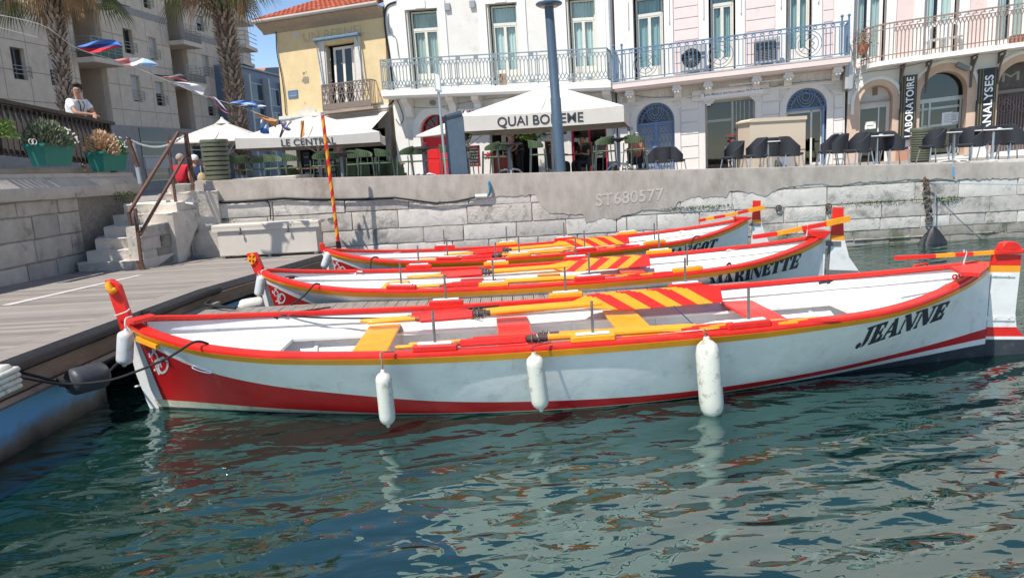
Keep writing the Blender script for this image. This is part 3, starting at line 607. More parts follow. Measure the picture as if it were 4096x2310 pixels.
def word_polys(word,gap=.1):
    x=0; out=[]
    for ch in word:
        w_,ps=CELL[ch]; out+=[[(x+a,b) for a,b in p] for p in ps]; x+=w_+gap
    W_=x-gap; return [[(a/W_,b) for a,b in p] for p in out]
def quad(TL,TR,BR,BL):
    def f(a,b):
        t=((TL[0]*(1-a)+TR[0]*a),(TL[1]*(1-a)+TR[1]*a)); q=((BL[0]*(1-a)+BR[0]*a),(BL[1]*(1-a)+BR[1]*a)); return (q[0]+(t[0]-q[0])*b,q[1]+(t[1]-q[1])*b)
    return f
def stroke(pl,w_,closed=False):
    """polyline with width -> list of quads (2d)"""
    out=[]
    for (a,b),(c,d) in zip(pl,pl[1:]):
        L=math.hypot(c-a,d-b) or 1; nx,ny=-(d-b)/L*w_/2,(c-a)/L*w_/2; ex,ey=(c-a)/L*w_*.25,(d-b)/L*w_*.25
        out.append([(a+nx-ex,b+ny-ey),(c+nx+ex,d+ny+ey),(c-nx+ex,d-ny+ey),(a-nx-ex,b-ny-ey)])
    return out
def smooth2(pl,n=5):
    o=[]
    for i in range(len(pl)-1):
        p0=pl[max(i-1,0)];p1=pl[i];p2=pl[i+1];p3=pl[min(i+2,len(pl)-1)]
        for k in range(n):
            t=k/n; o.append(tuple(.5*((2*p1[j])+(-p0[j]+p2[j])*t+(2*p0[j]-5*p1[j]+4*p2[j]-p3[j])*t*t+(-p0[j]+3*p1[j]-3*p2[j]+p3[j])*t**3) for j in range(len(p1))))
    o.append(tuple(pl[-1])); return o
INKL=mat('letter_ink',(.03,.035,.045),.45,.2,20,dirt=(.10,.10,.10),dscale=8,dthr=.62)
EMBW=mat('emblem_white',(.72,.70,.70),.5,.05)
class Boat:
    def __init__(s,x0,y0,th,L,ws,dz,label):
        s.d=V((math.cos(th),math.sin(th),0)); s.n=V((-s.d.y,s.d.x,0)); s.o=V((x0,y0,0)); s.L=L; s.ws=ws; s.dz=dz
        s.root=thing('rowing_boat',label,'rowing boat',(x0,y0,0),group='red and yellow trimmed white rowing boats moored side by side',rz=th,local=True)
    def w(s,p): return s.o+s.d*p[0]+s.n*p[1]+V((0,0,p[2]))
    def loc(s,P): q=V(P)-s.o; return V((q.dot(s.d),q.dot(s.n),q.z))
    def cpl(s,px,y=0):    # pixel onto the boat's centreline plane (offset y)
        dd=ray(*px); q=s.o+s.n*y; t=(q-CP).dot(s.n)/dd.dot(s.n); return s.loc(CP+dd*t)
    def W(s,t): return fW(t)*s.ws
    def Z(s,t): return fZ(t)+s.dz
    def out(s,t,z,side=-1,inset=0.):
        Zt=s.Z(t); W=fW(t)*s.ws; wl=fWl(t)*s.ws
        if z>=0: q=(z/Zt); y=wl+(W-wl)*(q**(.8+.35*abs(2*t-1)**3))
        else: y=wl*math.sqrt(max(0,1-(z/-.32)**2))
        rake=.16*(1-min(1,max(z,-.3)/Zt))*(max(0,1-t/.25)**2); st=.0
        return V((t*s.L+rake,side*max(.004,y-inset),z))
    def hull(s):
        mb=MB(); cols=[0,.006,.012,.018]+[.018+(.05-.018)*i/4 for i in range(1,5)]+[.05+i*.95/66 for i in range(1,62)]+[.93+.07*i/10 for i in range(1,11)]
        cols=sorted(set(round(c,5) for c in cols))
        for side in (-1,1):
            G=[]
            for t in cols:
                Zt=s.Z(t); br=[-.3,-.15,0,fB(t),fWh(t)]; r=min(fR(t),Zt-.14); br+=[fWh(t)+(r-fWh(t))*.5,r]; yb=Zt-.085; br+=[r+(yb-r)*i/4 for i in range(1,5)]; br+=[Zt-.03,Zt]
                G.append([mb.add(s.out(t,z,side)) for z in br])
            for i in range(len(cols)-1):
                for j in range(len(G[0])-1):
                    tm=(cols[i]+cols[i+1])/2
                    k=4 if j<3 else (3 if (j==3 and tm<.72) else 0 if j==3 else (1 if j in (4,5) else (2 if j==10 else 0)))
                    if tm<.018: k=0 if j>3 else k
                    mb.face((G[i][j],G[i+1][j],G[i+1][j+1],G[i][j+1]),k)
        s.bv=BVHTree.FromPolygons([s.w(v) for v in mb.v],mb.f)
        h=mb.build('hull',[HWHT,HRED,HYEL,SCUM,FOUL],s.root,smooth=40)
        # yellow rubbing strake, proud of the planking
        mb=MB()
        for side in (-1,1):
            G=[]
            for i in range(61):
                t=.012+.976*i/60; Zt=s.Z(t); hb=.088-.036*max(0,(t-.7)/.3)-.04*max(0,(.12-t)/.12); p=[s.out(t,Zt-hb,side),s.out(t,Zt-.018,side)]
                o=V((0,side*.026,0)); G.append([mb.add(p[0]),mb.add(p[0]+o+V((0,0,.006))),mb.add(p[1]+o),mb.add(p[1])])
            for a,b in zip(G,G[1:]):
                for j in range(4): mb.face((a[j],b[j],b[(j+1)%4],a[(j+1)%4]))
        mb.build('rubbing_strake',HYEL,s.root,smooth=30)
        # lining, floor
        mb=MB()
        for side in (-1,1):
            G=[]
            for i in range(61):
                t=.015+.97*i/60; Zt=s.Z(t); zb=.12; r=[]
                for z in (zb,zb+(Zt-zb)*.35,Zt-.17,Zt-.165,Zt-.12,Zt-.115,Zt-.02):
                    ins=.075 if z<Zt-.168 else (.045 if z<Zt-.118 else .075)
                    q=s.out(t,z,side,ins); r.append(mb.add(q))
                G.append(r)
            for a,b in zip(G,G[1:]):
                for j in range(6): mb.face((a[j],b[j],b[j+1],a[j+1]))
        mb.build('inner_lining',WHT,s.root,smooth=30)
        mb=MB()
        for i in range(60):
            t0=.015+.97*i/60; t1=.015+.97*(i+1)/60; a=abs(s.out(t0,.12,1,.07).y); b=abs(s.out(t1,.12,1,.07).y)
            mb.pf([(t0*s.L,-a,.125),(t1*s.L,-b,.125),(t1*s.L,b,.125),(t0*s.L,a,.125)])
        for k in range(-3,4): # floor board ribs
            mb.box(.16*s.L,.84*s.L,k*.11-.045,k*.11+.045,.127,.142)
        mb.build('floor',WHT,s.root,smooth=0)
        # side shelves and end platforms
        for side in (-1,1):
            mb=MB(); G=[]
            for i in range(41):
                t=.14+.70*i/40; z=s.Z(t)-.235; y=abs(s.out(t,z,1,.07).y); G.append([mb.add((t*s.L,side*y,z)),mb.add((t*s.L,side*(y-.13),z)),mb.add((t*s.L,side*(y-.13),z-.03)),mb.add((t*s.L,side*y,z-.03))])
            for a,b in zip(G,G[1:]):
                for j in range(4): mb.face((a[j],b[j],b[(j+1)%4],a[(j+1)%4]))
            mb.face(G[0]); mb.face(G[-1]); mb.build('side_shelf',WHT,s.root,smooth=30)
        for nm,ta,tb in (('fore_platform',.02,.165),('stern_platform',.84,.975)):
            mb=MB(); G=[]; N=14
            for i in range(N+1):
                t=ta+(tb-ta)*i/N; z=s.Z(t)-.20-.03; y=abs(s.out(t,z,1,.07).y)
                G.append([[mb.add((t*s.L,y*(2*j/6-1),z-(0 if q else .035)-.0)) for j in range(7)] for q in (1,0)])
            for a,b in zip(G,G[1:]):
                for q in (0,1):
                    for j in range(6): mb.face((a[q][j],b[q][j],b[q][j+1],a[q][j+1]))
            e=G[-1] if nm[0]=='f' else G[0]
            for j in range(6): mb.face((e[0][j],e[0][j+1],e[1][j+1],e[1][j]))
            mb.build(nm,WHT,s.root,smooth=30)
        # knees / frames
        for t in (.19,.30,.41,.52,.63,.74,.82):
            mb=MB()
            for side in (-1,1):
                p=[s.out(t,z,side,.07) for z in (.13,.3,s.Z(t)-.26)]; 
                for a,b in zip(p,p[1:]): mb.bar(a,b,.05,.04,upv=(1,0,0))
            mb.build('frame',WHT,s.root,smooth=0)
    def cap(s,w_in=.105):
        prof=[(.010,-.016),(.016,.010),(.008,.028),(-.02,.034),(-w_in+.015,.034),(-w_in,.026),(-w_in,-.012)]
        for side in (-1,1):
            mb=MB(); G=[]; N=90
            for i in range(N+1):
                t=.004+.992*i/N; e=.004; p=s.out(t,s.Z(t),side); a=s.out(max(0,t-e),s.Z(max(0,t-e)),side);b=s.out(min(1,t+e),s.Z(min(1,t+e)),side)
                tg=(b-a); tg.z=0; tg.normalize(); nn=V((tg.y,-tg.x,0)); 
                if nn.y*side<0: nn=-nn
                r=[]
                for u,z in prof:
                    q=p+nn*u; q.z=p.z+z
                    if q.y*side<0.0: q.y=0.0
                    r.append(mb.add(q))
                G.append(r)
            for a,b in zip(G,G[1:]):
                for j in range(7): mb.face((a[j],b[j],b[(j+1)%7],a[(j+1)%7]))
            mb.face(G[0]); mb.face(G[-1][::-1]); mb.build('gunwale',RED,s.root,smooth=50,weld=False)
    def plank(s,name,t,half,mt,z=None,w2=None,th=.036):
        z=z if z is not None else s.Z(t)-.155
        y0=abs(s.out(t,z,1,.06).y); mb=MB()
        mb.bbox(t*s.L-half,t*s.L+half,-y0,y0,z-th,z,.008); return mb.build(name,mt,s.root,smooth=30)
    def thole(s,t,side,mt,L_=.42):
        z=s.Z(t)+.03; p=s.out(t,s.Z(t),side); e=.01; a=s.out(t-e,s.Z(t-e),side); b=s.out(t+e,s.Z(t+e),side); ang=math.atan2(b.y-a.y,b.x-a.x); sl=(b.z-a.z)/(b.x-a.x)
        c=p+V((0,-side*.045,.032)); M=lambda q:V((c.x+q.x*math.cos(ang)-q.y*math.sin(ang),c.y+q.x*math.sin(ang)+q.y*math.cos(ang),c.z+q.z+q.x*sl))
        mb=MB(M); mb.bbox(-L_/2,L_/2,-.045,.045,-.004,.060,.012); o=mb.build('thole_block',mt,s.root,smooth=30)
        mb=MB(M); mb.bbox(-L_*.38,L_*.38,-.034,.034,.061,.080,.006); mb.build('wear_plate',mat('thole_plate',(.74,.74,.74),.35,.1),o,smooth=30)
        mb=MB(M); mb.tube([(0,0,.07),(0,0,.38)],.0135,10); mb.build('thole_pin',mat('pin_steel',(.27,.26,.26),.35,.3,25,metal=.7),o)
    def poly(s,name,px,mt,th=.1,fn=None,y=0,bev=None,mats=None,sub=None):
        P=[s.cpl(q,y) for q in px]; mb=MB(); mb.prism([(p.x,p.z) for p in P],y-th/2,y+th/2,m=lambda a,b,c:V((a,c,b)))
        o=mb.build(name,mt,s.root,smooth=30)
        if bev: m=o.modifiers.new('bevel','BEVEL'); m.width=bev; m.segments=2; m.limit_method='ANGLE'
        return o
    def inner(s,px,dz=-.08,side=1):
        best=None
        for k in range(120):
            z=.35+k*.006; p=s.loc(pz(*px,z)); t=p.x/s.L
            if 0<t<1:
                e=abs(p.z-(s.Z(t)+dz))+abs(p.y-side*(s.W(t)-.07)); 
                if best is None or e<best[0]: best=(e,p)
        return best[1]
    def decal(s,name,polys,qf,mt,parent=None,off=.004,cuts=2,growby=0,asp=.3):
        def grow(p,g):
            n=len(p); A=sum(p[i][0]*p[(i+1)%n][1]-p[(i+1)%n][0]*p[i][1] for i in range(n)); sg=1 if A>0 else -1; o=[]
            for i in range(n):
                a,b,c=p[i-1],p[i],p[(i+1)%n]; e1=(b[0]-a[0],(b[1]-a[1])*asp); e2=(c[0]-b[0],(c[1]-b[1])*asp); l1=math.hypot(*e1) or 1; l2=math.hypot(*e2) or 1
                nx=(e1[1]/l1+e2[1]/l2)*sg; ny=-(e1[0]/l1+e2[0]/l2)*sg; q=math.hypot(nx,ny) or 1; o.append((b[0]+nx/q*g,b[1]+ny/q*g/asp))
            return o
        if growby: polys=[grow(p,growby) for p in polys]
        bm=bmesh.new()
        for p in polys:
            vs=[bm.verts.new((a,b,0)) for a,b in p]; bm.faces.new(vs)
        bmesh.ops.triangulate(bm,faces=bm.faces); bmesh.ops.subdivide_edges(bm,edges=bm.edges,cuts=cuts,use_grid_fill=True)
        mb=MB(); ids={}
        for v in bm.verts:
            u_,v_=qf(v.co.x,v.co.y); h=s.bv.ray_cast(CP,ray(u_,v_).normalized())
            if h[0] is None: ids[v.index]=None; continue
            n=h[1] if h[1].y<0 else -h[1]; ids[v.index]=mb.add(s.loc(h[0]+n*off))
        bm.verts.index_update()
        idx={}; mb=MB()
        for v in bm.verts:
            u_,v_=qf(v.co.x,v.co.y); h=s.bv.ray_cast(CP,ray(u_,v_).normalized())
            if h[0] is not None:
                n=h[1] if h[1].y<0 else -h[1]; idx[v.index]=mb.add(s.loc(h[0]+n*off))
        for f in bm.faces:
            if all(v.index in idx for v in f.verts): mb.face([idx[v.index] for v in f.verts])
        bm.free(); return mb.build(name,mt,parent or s.root,smooth=0,rec=False)
    def cleat(s,P,ang,mt,scale=1.,name='cleat'):
        M=lambda q:V(P)+V((q.x*math.cos(ang)-q.y*math.sin(ang),q.x*math.sin(ang)+q.y*math.cos(ang),q.z))*scale
        mb=MB(M); mb.tube([(-.14,0,.035),(-.07,0,.045),(0,0,.045),(.07,0,.045),(.14,0,.035)],[.008,.014,.016,.014,.008],8); mb.bbox(-.06,.06,-.02,.02,0,.04,.006); return mb.build(name,mt,s.root)
def cross_polys():
    o=[]
    for pl,w_ in (([(.38,0),(.27,.1),(.15,.25),(.05,.32)],.07),([(.27,.12),(.40,.28),(.5,.43),(.66,.38)],.085),([(.12,.3),(.22,.52),(.36,.5),(.5,.43)],.075),([(.5,.45),(.43,.62),(.36,.7),(.42,.85),(.52,1)],.075),([(.6,.44),(.5,.62),(.52,.86),(.66,.97),(.86,.9),(.97,.7),(.93,.52),(.72,.36)],.1),([(.66,.42),(.6,.6),(.66,.75)],.05)):
        o+=stroke(smooth2(pl,4),w_)
    for x,y in ((.38,0),(.05,.32),(.2,.08),(.52,1),(.3,.86),(.02,.22)): o.append(arc(x,y,.055,.055,0,2*PI,8)[:-1])
    return o
def common(b,tholes,thwarts,plates=()):
    b.hull(); b.cap()
    for t,mt in thwarts: b.plank('thwart',t,.19,mt)
    for t,mt in tholes:
        for sd_ in (-1,1): b.thole(t,sd_,mt)
    # foot stretchers
    for t in (thwarts[0][0]+.055,thwarts[1][0]+.055,thwarts[2][0]+.055):
        mb=MB(); x=t*b.L+.25; mb.obox((x,-.25,.30),(.07,0,-.12),(0,.16,0),(.012,0,.007)); mb.bar((x-.25,-.12,.36),(x,-.12,.34),.03); mb.build('foot_stretcher',mat('worn_aluminium',(.38,.38,.37)),b.root,smooth=0)
# ---- JEANNE
J=Boat(-4.103,7.699,.033,9.361,1.0,0,'front rowing boat lettered JEANNE, white with red gunwale and yellow stripe')
common(J,((.355,RED),(.513,YEL),(.672,RED)),((.275,YEL),(.44,RED),(.58,YEL),(.735,RED)))
J.poly('prow_post',[zK(*p) for p in ((232,225),(283,218),(345,262),(416,470),(432,520),(440,545),(425,600),(355,600),(318,480))],RED,.085,bev=.012)
J.poly('stem',[zK(*p) for p in ((355,596),(432,596),(520,800),(690,1160),(700,1260),(610,1260),(560,1160),(470,930),(405,690))],[WHT],.07,bev=.01)
for y in (-.07,.07):
    mb=MB(); P=[J.cpl(zK(*p),y) for p in ((250,238),(250,262),(262,290),(285,308),(312,298))]; 
    mb.tube([V((p.x,y,p.z)) for p in P],[.02,.034,.042,.04,.022],10); mb.build('prow_ornament',YEL,J.root)
J.decal('hull_emblem',cross_polys(),quad(zK(560,738),zK(700,738),zK(705,925),zK(560,925)) if 0 else (lambda a,b:zK(560+145*a,738+190*b)),EMBW)
J.decal('name_lettering',word_polys('JEANNE',.09),quad(zM(722,785),zM(1372,572),zM(1305,705),zM(655,935)),INKL,growby=.007,asp=.21)
# little breasthook plate on the bow, chocks
mb=MB(); P=[J.loc(pz(*zK(*p),z=1.02)) for p in ((385,530),(565,487),(600,495),(590,510),(440,548))]; mb.prism([(p.x,p.y) for p in P],.0,.035,m=lambda a,b,c:V((a,b,1.0+c))); mb.build('breasthook',RED,J.root,smooth=0)
mb=MB(); P=[J.loc(pz(*p,z=1.10)) for p in (zJ(1375,690),zJ(1665,655),zJ(1670,690),zJ(1600,745),zJ(1460,735))]; mb.prism([(p.x,p.y) for p in P],.0,.035,m=lambda a,b,c:V((a,b,1.07+c))); mb.build('stern_deck_plate',RED,J.root,smooth=0)
mb=MB(); q=J.out(.032,J.Z(.032)-.10); mb.bar(J.out(.022,J.Z(.022)-.1)+V((0,-.03,0)),J.out(.052,J.Z(.052)-.1)+V((0,-.03,0)),.05,.045); mb.build('bow_chock',YEL,J.root,smooth=0)
mb=MB(); a=J.out(.088,.57)+V((0,-.015,0)); b=J.out(.113,.525)+V((0,-.015,0)); torus(mb,(0,0,0),1,.1) if 0 else mb.tube([a+(b-a)*(.5-.5*math.cos(x))+V((0,0,.022*math.sin(x))) for x in [i*2*PI/14 for i in range(14)]],.007,6,closed=True); mb.build('hull_handle',CHROME,J.root)
# rudder, in bands, hung on the stern
def rudder(b,bands,th=.045):
    r=None
    for nm,px,mt in bands:
        P=[b.cpl(q) for q in px]; mb=MB(); mb.prism([(p.x,p.z) for p in P],-th/2,th/2); o=mb.build(nm,mt,r or b.root,smooth=20); r=r or o
    return r
def bnd(y0,y1,xl,xr,z8): return [z8(xl(y0),y0),z8(xr(y0),y0)]+[z8(xr(y0+(y1-y0)*k/4),y0+(y1-y0)*k/4) for k in (1,2,3)]+[z8(xr(y1),y1),z8(xl(y1),y1)]
xl=herm([(220,1695),(400,1672),(780,1640),(860,1632),(1010,1620),(1100,1612)]); xr=herm([(220,1903),(355,1890),(700,1853),(760,1862),(845,1925),(980,1975),(1100,2000)])
rd=rudder(J,[('rudder_blade',bnd(352,765,xl,xr,zM),WHT),('red_head',bnd(222,303,xl,xr,zM),RED),('yellow_band',bnd(303,352,xl,xr,zM),YEL),('red_band',bnd(765,835,xl,xr,zM),RED),('white_band',bnd(835,858,xl,xr,zM),WHT),('black_foot',bnd(858,1100,xl,xr,zM),FOUL)])
for yy in (375,695):
    mb=MB(); a=J.cpl(zM(1640 if yy>500 else 1665,yy)); c=J.cpl(zM(1850,yy+6)); mb.bar(V((a.x-.03,-.03,a.z)),V((c.x,-.03,c.z)),.006,.05 if yy>500 else .02); 
    for q in (1700,1800): e=J.cpl(zM(q,yy)); mb.ball((e.x,-.035,e.z),.009,n=6)
    mb.build('gudgeon_strap',WHT,rd,smooth=20)
mb=MB(); a=J.cpl(zM(1665,380));c=J.cpl(zM(1622,770)); mb.tube([a,c],.012,8); mb.build('pintle_rod',DSTL,rd)
def striped_bar(b,name,pts,cols,hw,hh,parent,y=0,px=True,mats=(RED,YEL)):
    o=None
    for (p,q),k in zip(zip(pts,pts[1:]),cols):
        P=b.cpl(p,y);Q=b.cpl(q,y); mb=MB(); mb.bar(P,Q,hw,hh); oo=mb.build(name if o is None else 'paint_band',mats[k],parent if o is None else o,smooth=20); o=o or oo
    return o
til=striped_bar(J,'tiller',[zM(960,247),zM(1258,232),zM(1403,223),zM(1540,216),zM(1697,206),zM(1790,198)],[0,1,0,1,0],.05,.04,J.root)
J.poly('tiller_yoke',[zM(*p) for p in ((1697,190),(1830,186),(1900,180),(1925,175),(1925,198),(1900,208),(1697,222))],RED,.12,bev=.008)
J.poly('rudder_cap',[zM(*p) for p in ((1735,190),(1745,160),(1765,132),(1800,122),(1850,122),(1880,140),(1895,180))],RED,.10,bev=.015)
mb=MB(); mb.tube([J.cpl(zM(1480,186),0),J.cpl(zM(1478,300),.0)],.008,8); mb.tube([J.cpl(zM(*p),-.035) for p in ((1497,195),(1500,210),(1480,280),(1462,350))],.006,6); mb.build('tiller_lashing',ROPW,J.root)
ang=.033
J.cleat(J.inner(zG(735,1092)),-.05,BRUB,1.25); J.cleat(J.inner(zJ(485,835)),-.12,BRUB,1.15)
mb=MB(); P=J.loc(pz(*zM(1430,410),z=.985)); torus(mb,P+V((-.03,0,.03)),.022,.009,(0,1,0)); torus(mb,P+V((.05,.02,.04)),.022,.009,(0,1,0)); mb.build('chock',RED,J.root)
mb=MB(); a=J.loc(pz(*zM(1090,330),z=.95)); mb.tube([a,a+V((.03,0,.04)),a+V((.16,.0,.055)),a+V((.2,0,.015))],.012,6); mb.build('fairlead',RED,J.root)
mb=MB(); a=J.cpl(zK(455,1030)); mb.tube([a,J.cpl(zK(500,1015))],.012,8); mb.build('stem_peg',WHT,J.root)
# ---- MARINETTE
A2=lambda x,y:(950+x/3.22,950+y/3.22)
A3=lambda x,y:(2450+x/2.576,800+y/2.576)
Q=Boat(-3.854,11.184,-.006,8.594,.937,.0,'middle rowing boat lettered MARINETTE, white with red gunwale and yellow stripe')
common(Q,((.27,RED),(.42,YEL),(.575,RED),(.735,YEL)),((.23,YEL),(.372,RED),(.52,YEL),(.675,RED)))
Q.poly('prow_post',[A2(*p) for p in ((120,205),(238,186),(255,205),(338,385),(330,400),(345,470),(240,470),(222,435))],RED,.09,bev=.012)
Q.poly('stem',[A2(*p) for p in ((240,455),(330,455),(400,600),(480,890),(500,1150),(430,1150),(365,890),(300,650))],WHT,.06,bev=.01)
def occ(fn,off):
    o=[]
    for k in range(4):
        a=k*PI/2; R=lambda x,y:(x*math.cos(a)-y*math.sin(a),x*math.sin(a)+y*math.cos(a))
        o.append([fn(*R(*p)) for p in ((-.07,0),(-.10,.34),(-.36,.42),(-.18,.5),(-.14,.62),(0,.56),(.14,.62),(.18,.5),(.36,.42),(.10,.34),(.07,0))])
    return o
P=Q.cpl(A2(190,272),-.05); mb=MB()
for pl in occ(lambda a,b:(P.x+(a*.95+b*.25)*.11,P.z+(b-.12*a)*.14),0): mb.prism(pl,-.072,-.05)
mb.build('prow_cross',YEL,Q.root,smooth=0)
Q.decal('hull_emblem',cross_polys(),(lambda a,b:A2(452+165*a,645+200*b)),EMBW)
Q.decal('name_lettering',word_polys('MARINETTE',.05),quad(A3(1000,800),A3(1950,548),A3(1900,695),A3(1010,915)),INKL,growby=.003,asp=.14)
xl=herm([(75,2275),(180,2262),(360,2252),(480,2247),(700,2232),(900,2215),(1100,2200)]); xr=herm([(75,2378),(200,2374),(360,2378),(415,2388),(500,2400),(620,2450),(780,2570),(900,2660),(1100,2760)])
rd=rudder(Q,[('rudder_blade',bnd(412,1100,xl,xr,A3),WHT),('red_head',bnd(75,362,xl,xr,A3),RED),('yellow_band',bnd(362,412,xl,xr,A3),YEL)])
for yy,x2,h in ((445,2345,.07),(735,2525,.07)):
    mb=MB(); a=Q.cpl(A3(2230,yy)); c=Q.cpl(A3(x2,yy+(12 if yy>500 else 0))); mb.bar(V((a.x-.05,-.03,a.z)),V((c.x,-.03,c.z)),.006,h); mb.bar(V((a.x-.05,.03,a.z)),V((c.x,.03,c.z)),.006,h)
    mb.build('gudgeon_strap',mat('strap_grey',(.16,.16,.16),.5,.15,12),rd,smooth=0)
mb=MB(); mb.tube([Q.cpl(A3(2237,420)),Q.cpl(A3(2205,800))],.02,8); mb.build('pintle_rod',mat('strap_grey',(.16,.16,.16)),rd)
striped_bar(Q,'tiller',[A3(1450,380),A3(1590,360),A3(1690,345),A3(1945,292),A3(2200,245)],[0,0,1,0],.075,.06,Q.root,y=-.05)
striped_bar(Q,'tiller_yoke',[A3(2200,245),A3(2270,225),A3(2440,190)],[1,1],.06,.085,Q.root,y=-.09)
Q.poly('stern_block',[A3(*p) for p in ((1985,310),(2210,310),(2200,335),(2130,400),(2020,360))],RED,.30,bev=.01)
Q.poly('sternpost',[A3(*p) for p in ((2130,345),(2197,345),(2165,870),(2140,1100),(2090,1100))],WHT,.05)
mb=MB(); mb.tube([Q.cpl(A3(*p),-.08) for p in ((2012,240),(2008,300),(2000,370))],.008,6); mb.build('tiller_lashing',ROPW,Q.root)
Q.cleat(Q.inner(A2(1480,480)),0,WHT,1.2); Q.cleat(Q.inner(A3(1285,540)),-.05,WHT,1.2); Q.cleat(Q.loc(pz(*A2(700,530),z=.84)),-.3,BLK,.8,'chock')
# ---- MARGOT
G_=Boat(-3.515,13.883,.111,8.352,.892,-.018,'rear rowing boat lettered MARGOT, white with red gunwale and yellow stripe')
common(G_,((.275,RED),(.43,YEL),(.575,RED),(.735,YEL)),((.23,YEL),(.38,RED),(.53,YEL),(.67,RED)))
G_.poly('prow_post',[A2(*p) for p in ((1052,85),(1070,68),(1108,66),(1120,90),(1135,130),(1160,145),(1190,150),(1190,185),(1085,185),(1070,160),(1065,120))],RED,.09,bev=.02)
G_.poly('stem',[A2(*p) for p in ((1088,180),(1190,180),(1200,230),(1250,425),(1290,560),(1210,560),(1150,400))],WHT,.06,bev=.01)
G_.decal('hull_emblem',cross_polys(),(lambda a,b:A2(1245+148*a,305+180*b)),EMBW)
G_.decal('name_lettering',word_polys('MARGOT',.06),quad(A3(535,525),A3(1090,395),A3(1050,495),A3(530,630)),INKL,growby=.0045,asp=.2)
xl=herm([(5,1450),(200,1440),(480,1435),(700,1425)]); xr=herm([(5,1523),(150,1520),(240,1530),(300,1545),(380,1580),(440,1612),(520,1665),(700,1760)])
rd=rudder(G_,[('rudder_blade',bnd(237,700,xl,xr,A3),WHT),('red_head',bnd(5,202,xl,xr,A3),RED),('yellow_band',bnd(202,237,xl,xr,A3),YEL)])
mb=MB(); a=G_.cpl(A3(1415,248)); c=G_.cpl(A3(1520,250)); mb.bar(V((a.x,-.03,a.z)),V((c.x,-.03,c.z)),.006,.06); mb.build('gudgeon_strap',mat('strap_grey',(.16,.16,.16)),rd,smooth=0)
striped_bar(G_,'tiller',[A3(890,212),A3(955,198),A3(1040,182),A3(1155,162),A3(1285,135),A3(1400,108)],[0,1,0,1,0],.07,.055,G_.root,y=-.05)
striped_bar(G_,'tiller_yoke',[A3(1400,108),A3(1563,75)],[1],.06,.08,G_.root,y=-.09)
G_.poly('stern_block',[A3(*p) for p in ((1252,172),(1410,172),(1405,190),(1340,215),(1285,200))],RED,.26,bev=.01)
G_.poly('sternpost',[A3(*p) for p in ((1340,195),(1398,195),(1385,475),(1375,650),(1330,650))],WHT,.05)
G_.cleat(G_.inner(A2(2005,220)),.1,WHT,1.1); G_.cleat(G_.inner(A3(755,345)),0,WHT,1.2); G_.cleat(G_.loc(pz(*A2(1365,182),z=.84)),-.2,BLK,.7,'chock')
# ================================================================ OARS
def make_oar(k0=0):
    r=thing('oar','','oar',local=True)
    # local x along, total 4.2 m: handle tips at 0
    mb=MB(); mb.tube([(0,0,0),(.02,0,0),(.25,0,0),(.55,0,0)],[.012,.02,.019,.021],10); mb.build('handle',YEL,r)
    mb=MB(); mb.tube([(.548,0,0),(.60,0,0)],.024,10); mb.build('collar',mat('collar_brown',(.28,.09,.05),.5,.2),r)
    mb=MB(); mb.bbox(.60,1.22,-.034,.034,-.05,.05,.012); mb.build('loom',RED,r,smooth=30)
    mb=MB(); mb.tube([(1.22,0,0),(1.42,0,0)],[.036,.036],12); mb.build('leather',mat('oar_leather',(.07,.045,.035),.6,.35,20,.002,60),r)
    mb=MB(); mb.tube([(1.41,0,0),(2.2,0,0),(2.58,0,0),(2.72,0,0)],[.034,.032,.03,.024],10); mb.build('shaft',YEL,r)
    mb=MB(); sl=.16
    def hx(x): return .028+(.102-.028)*min(1,max(0,(x-2.5)/.34)) 
    xs=[2.5,2.58,2.66,2.74,2.84]+[2.84+.165*i for i in range(1,9)]
    # slanted bands
    X0=2.5; X1=4.15; n=9; step=.175
    fr=[[],[]]
    cuts=[X0]+[2.78+.185*i for i in range(0,7)]+[X1]
    for q in range(len(cuts)-1):
        a,b=cuts[q],cuts[q+1]; k=q%2
        def X(x,z,last): 
            if x<=X0 or x>=X1-1e-6: return x
            return x-z/.102*.14
        A=[(X(a,-hx(a),0),-hx(a)),(X(a,hx(a),0),hx(a))]; B=[(X(b,-hx(b),0),-hx(b)),(X(b,hx(b),0),hx(b))]
        for y in (-.012,.012): mb.pf([(A[0][0],y,A[0][1]),(B[0][0],y,B[0][1]),(B[1][0],y,B[1][1]),(A[1][0],y,A[1][1])],k)
        for e in (0,1): mb.pf([(A[e][0],-.012,A[e][1]),(B[e][0],-.012,B[e][1]),(B[e][0],.012,B[e][1]),(A[e][0],.012,A[e][1])],k)
    mb.pf([(X1,-.012,-.088),(X1,.012,-.088),(X1,.012,.088),(X1,-.012,.088)],(len(cuts))%2)
    mb.build('blade',[YEL,RED],r,smooth=0)
    mb=MB(); torus(mb,(1.27,0,0),.05,.009,(1,0,0),10); torus(mb,(1.33,0,0),.05,.008,(1,.3,0),10)
    for i in range(6): torus(mb,(1.24+.025*i,-.05,-.04-.055*math.sin(PI*i/5)),.014,.004,(0,1,0) if i%2 else (1,0,0),7)
    mb.build('chain',mat('chain_grey',(.2,.18,.18),.5,.3,metal=.6),r)
    return r
OAR=make_oar(); first=True
def put_oar(b,xh,yh,zh,yaw,roll,sc,label,group,pitch=0.):
    global first
    o=OAR if first else dup(OAR,(0,0,0),0,label); first=False
    o['label']=label; o['group']=group; o.scale=(sc,)*3
    o.rotation_mode='XYZ'; o.rotation_euler=(roll,pitch,yaw+math.atan2(b.d.y,b.d.x)); o.location=b.w((xh,yh,zh)); return o
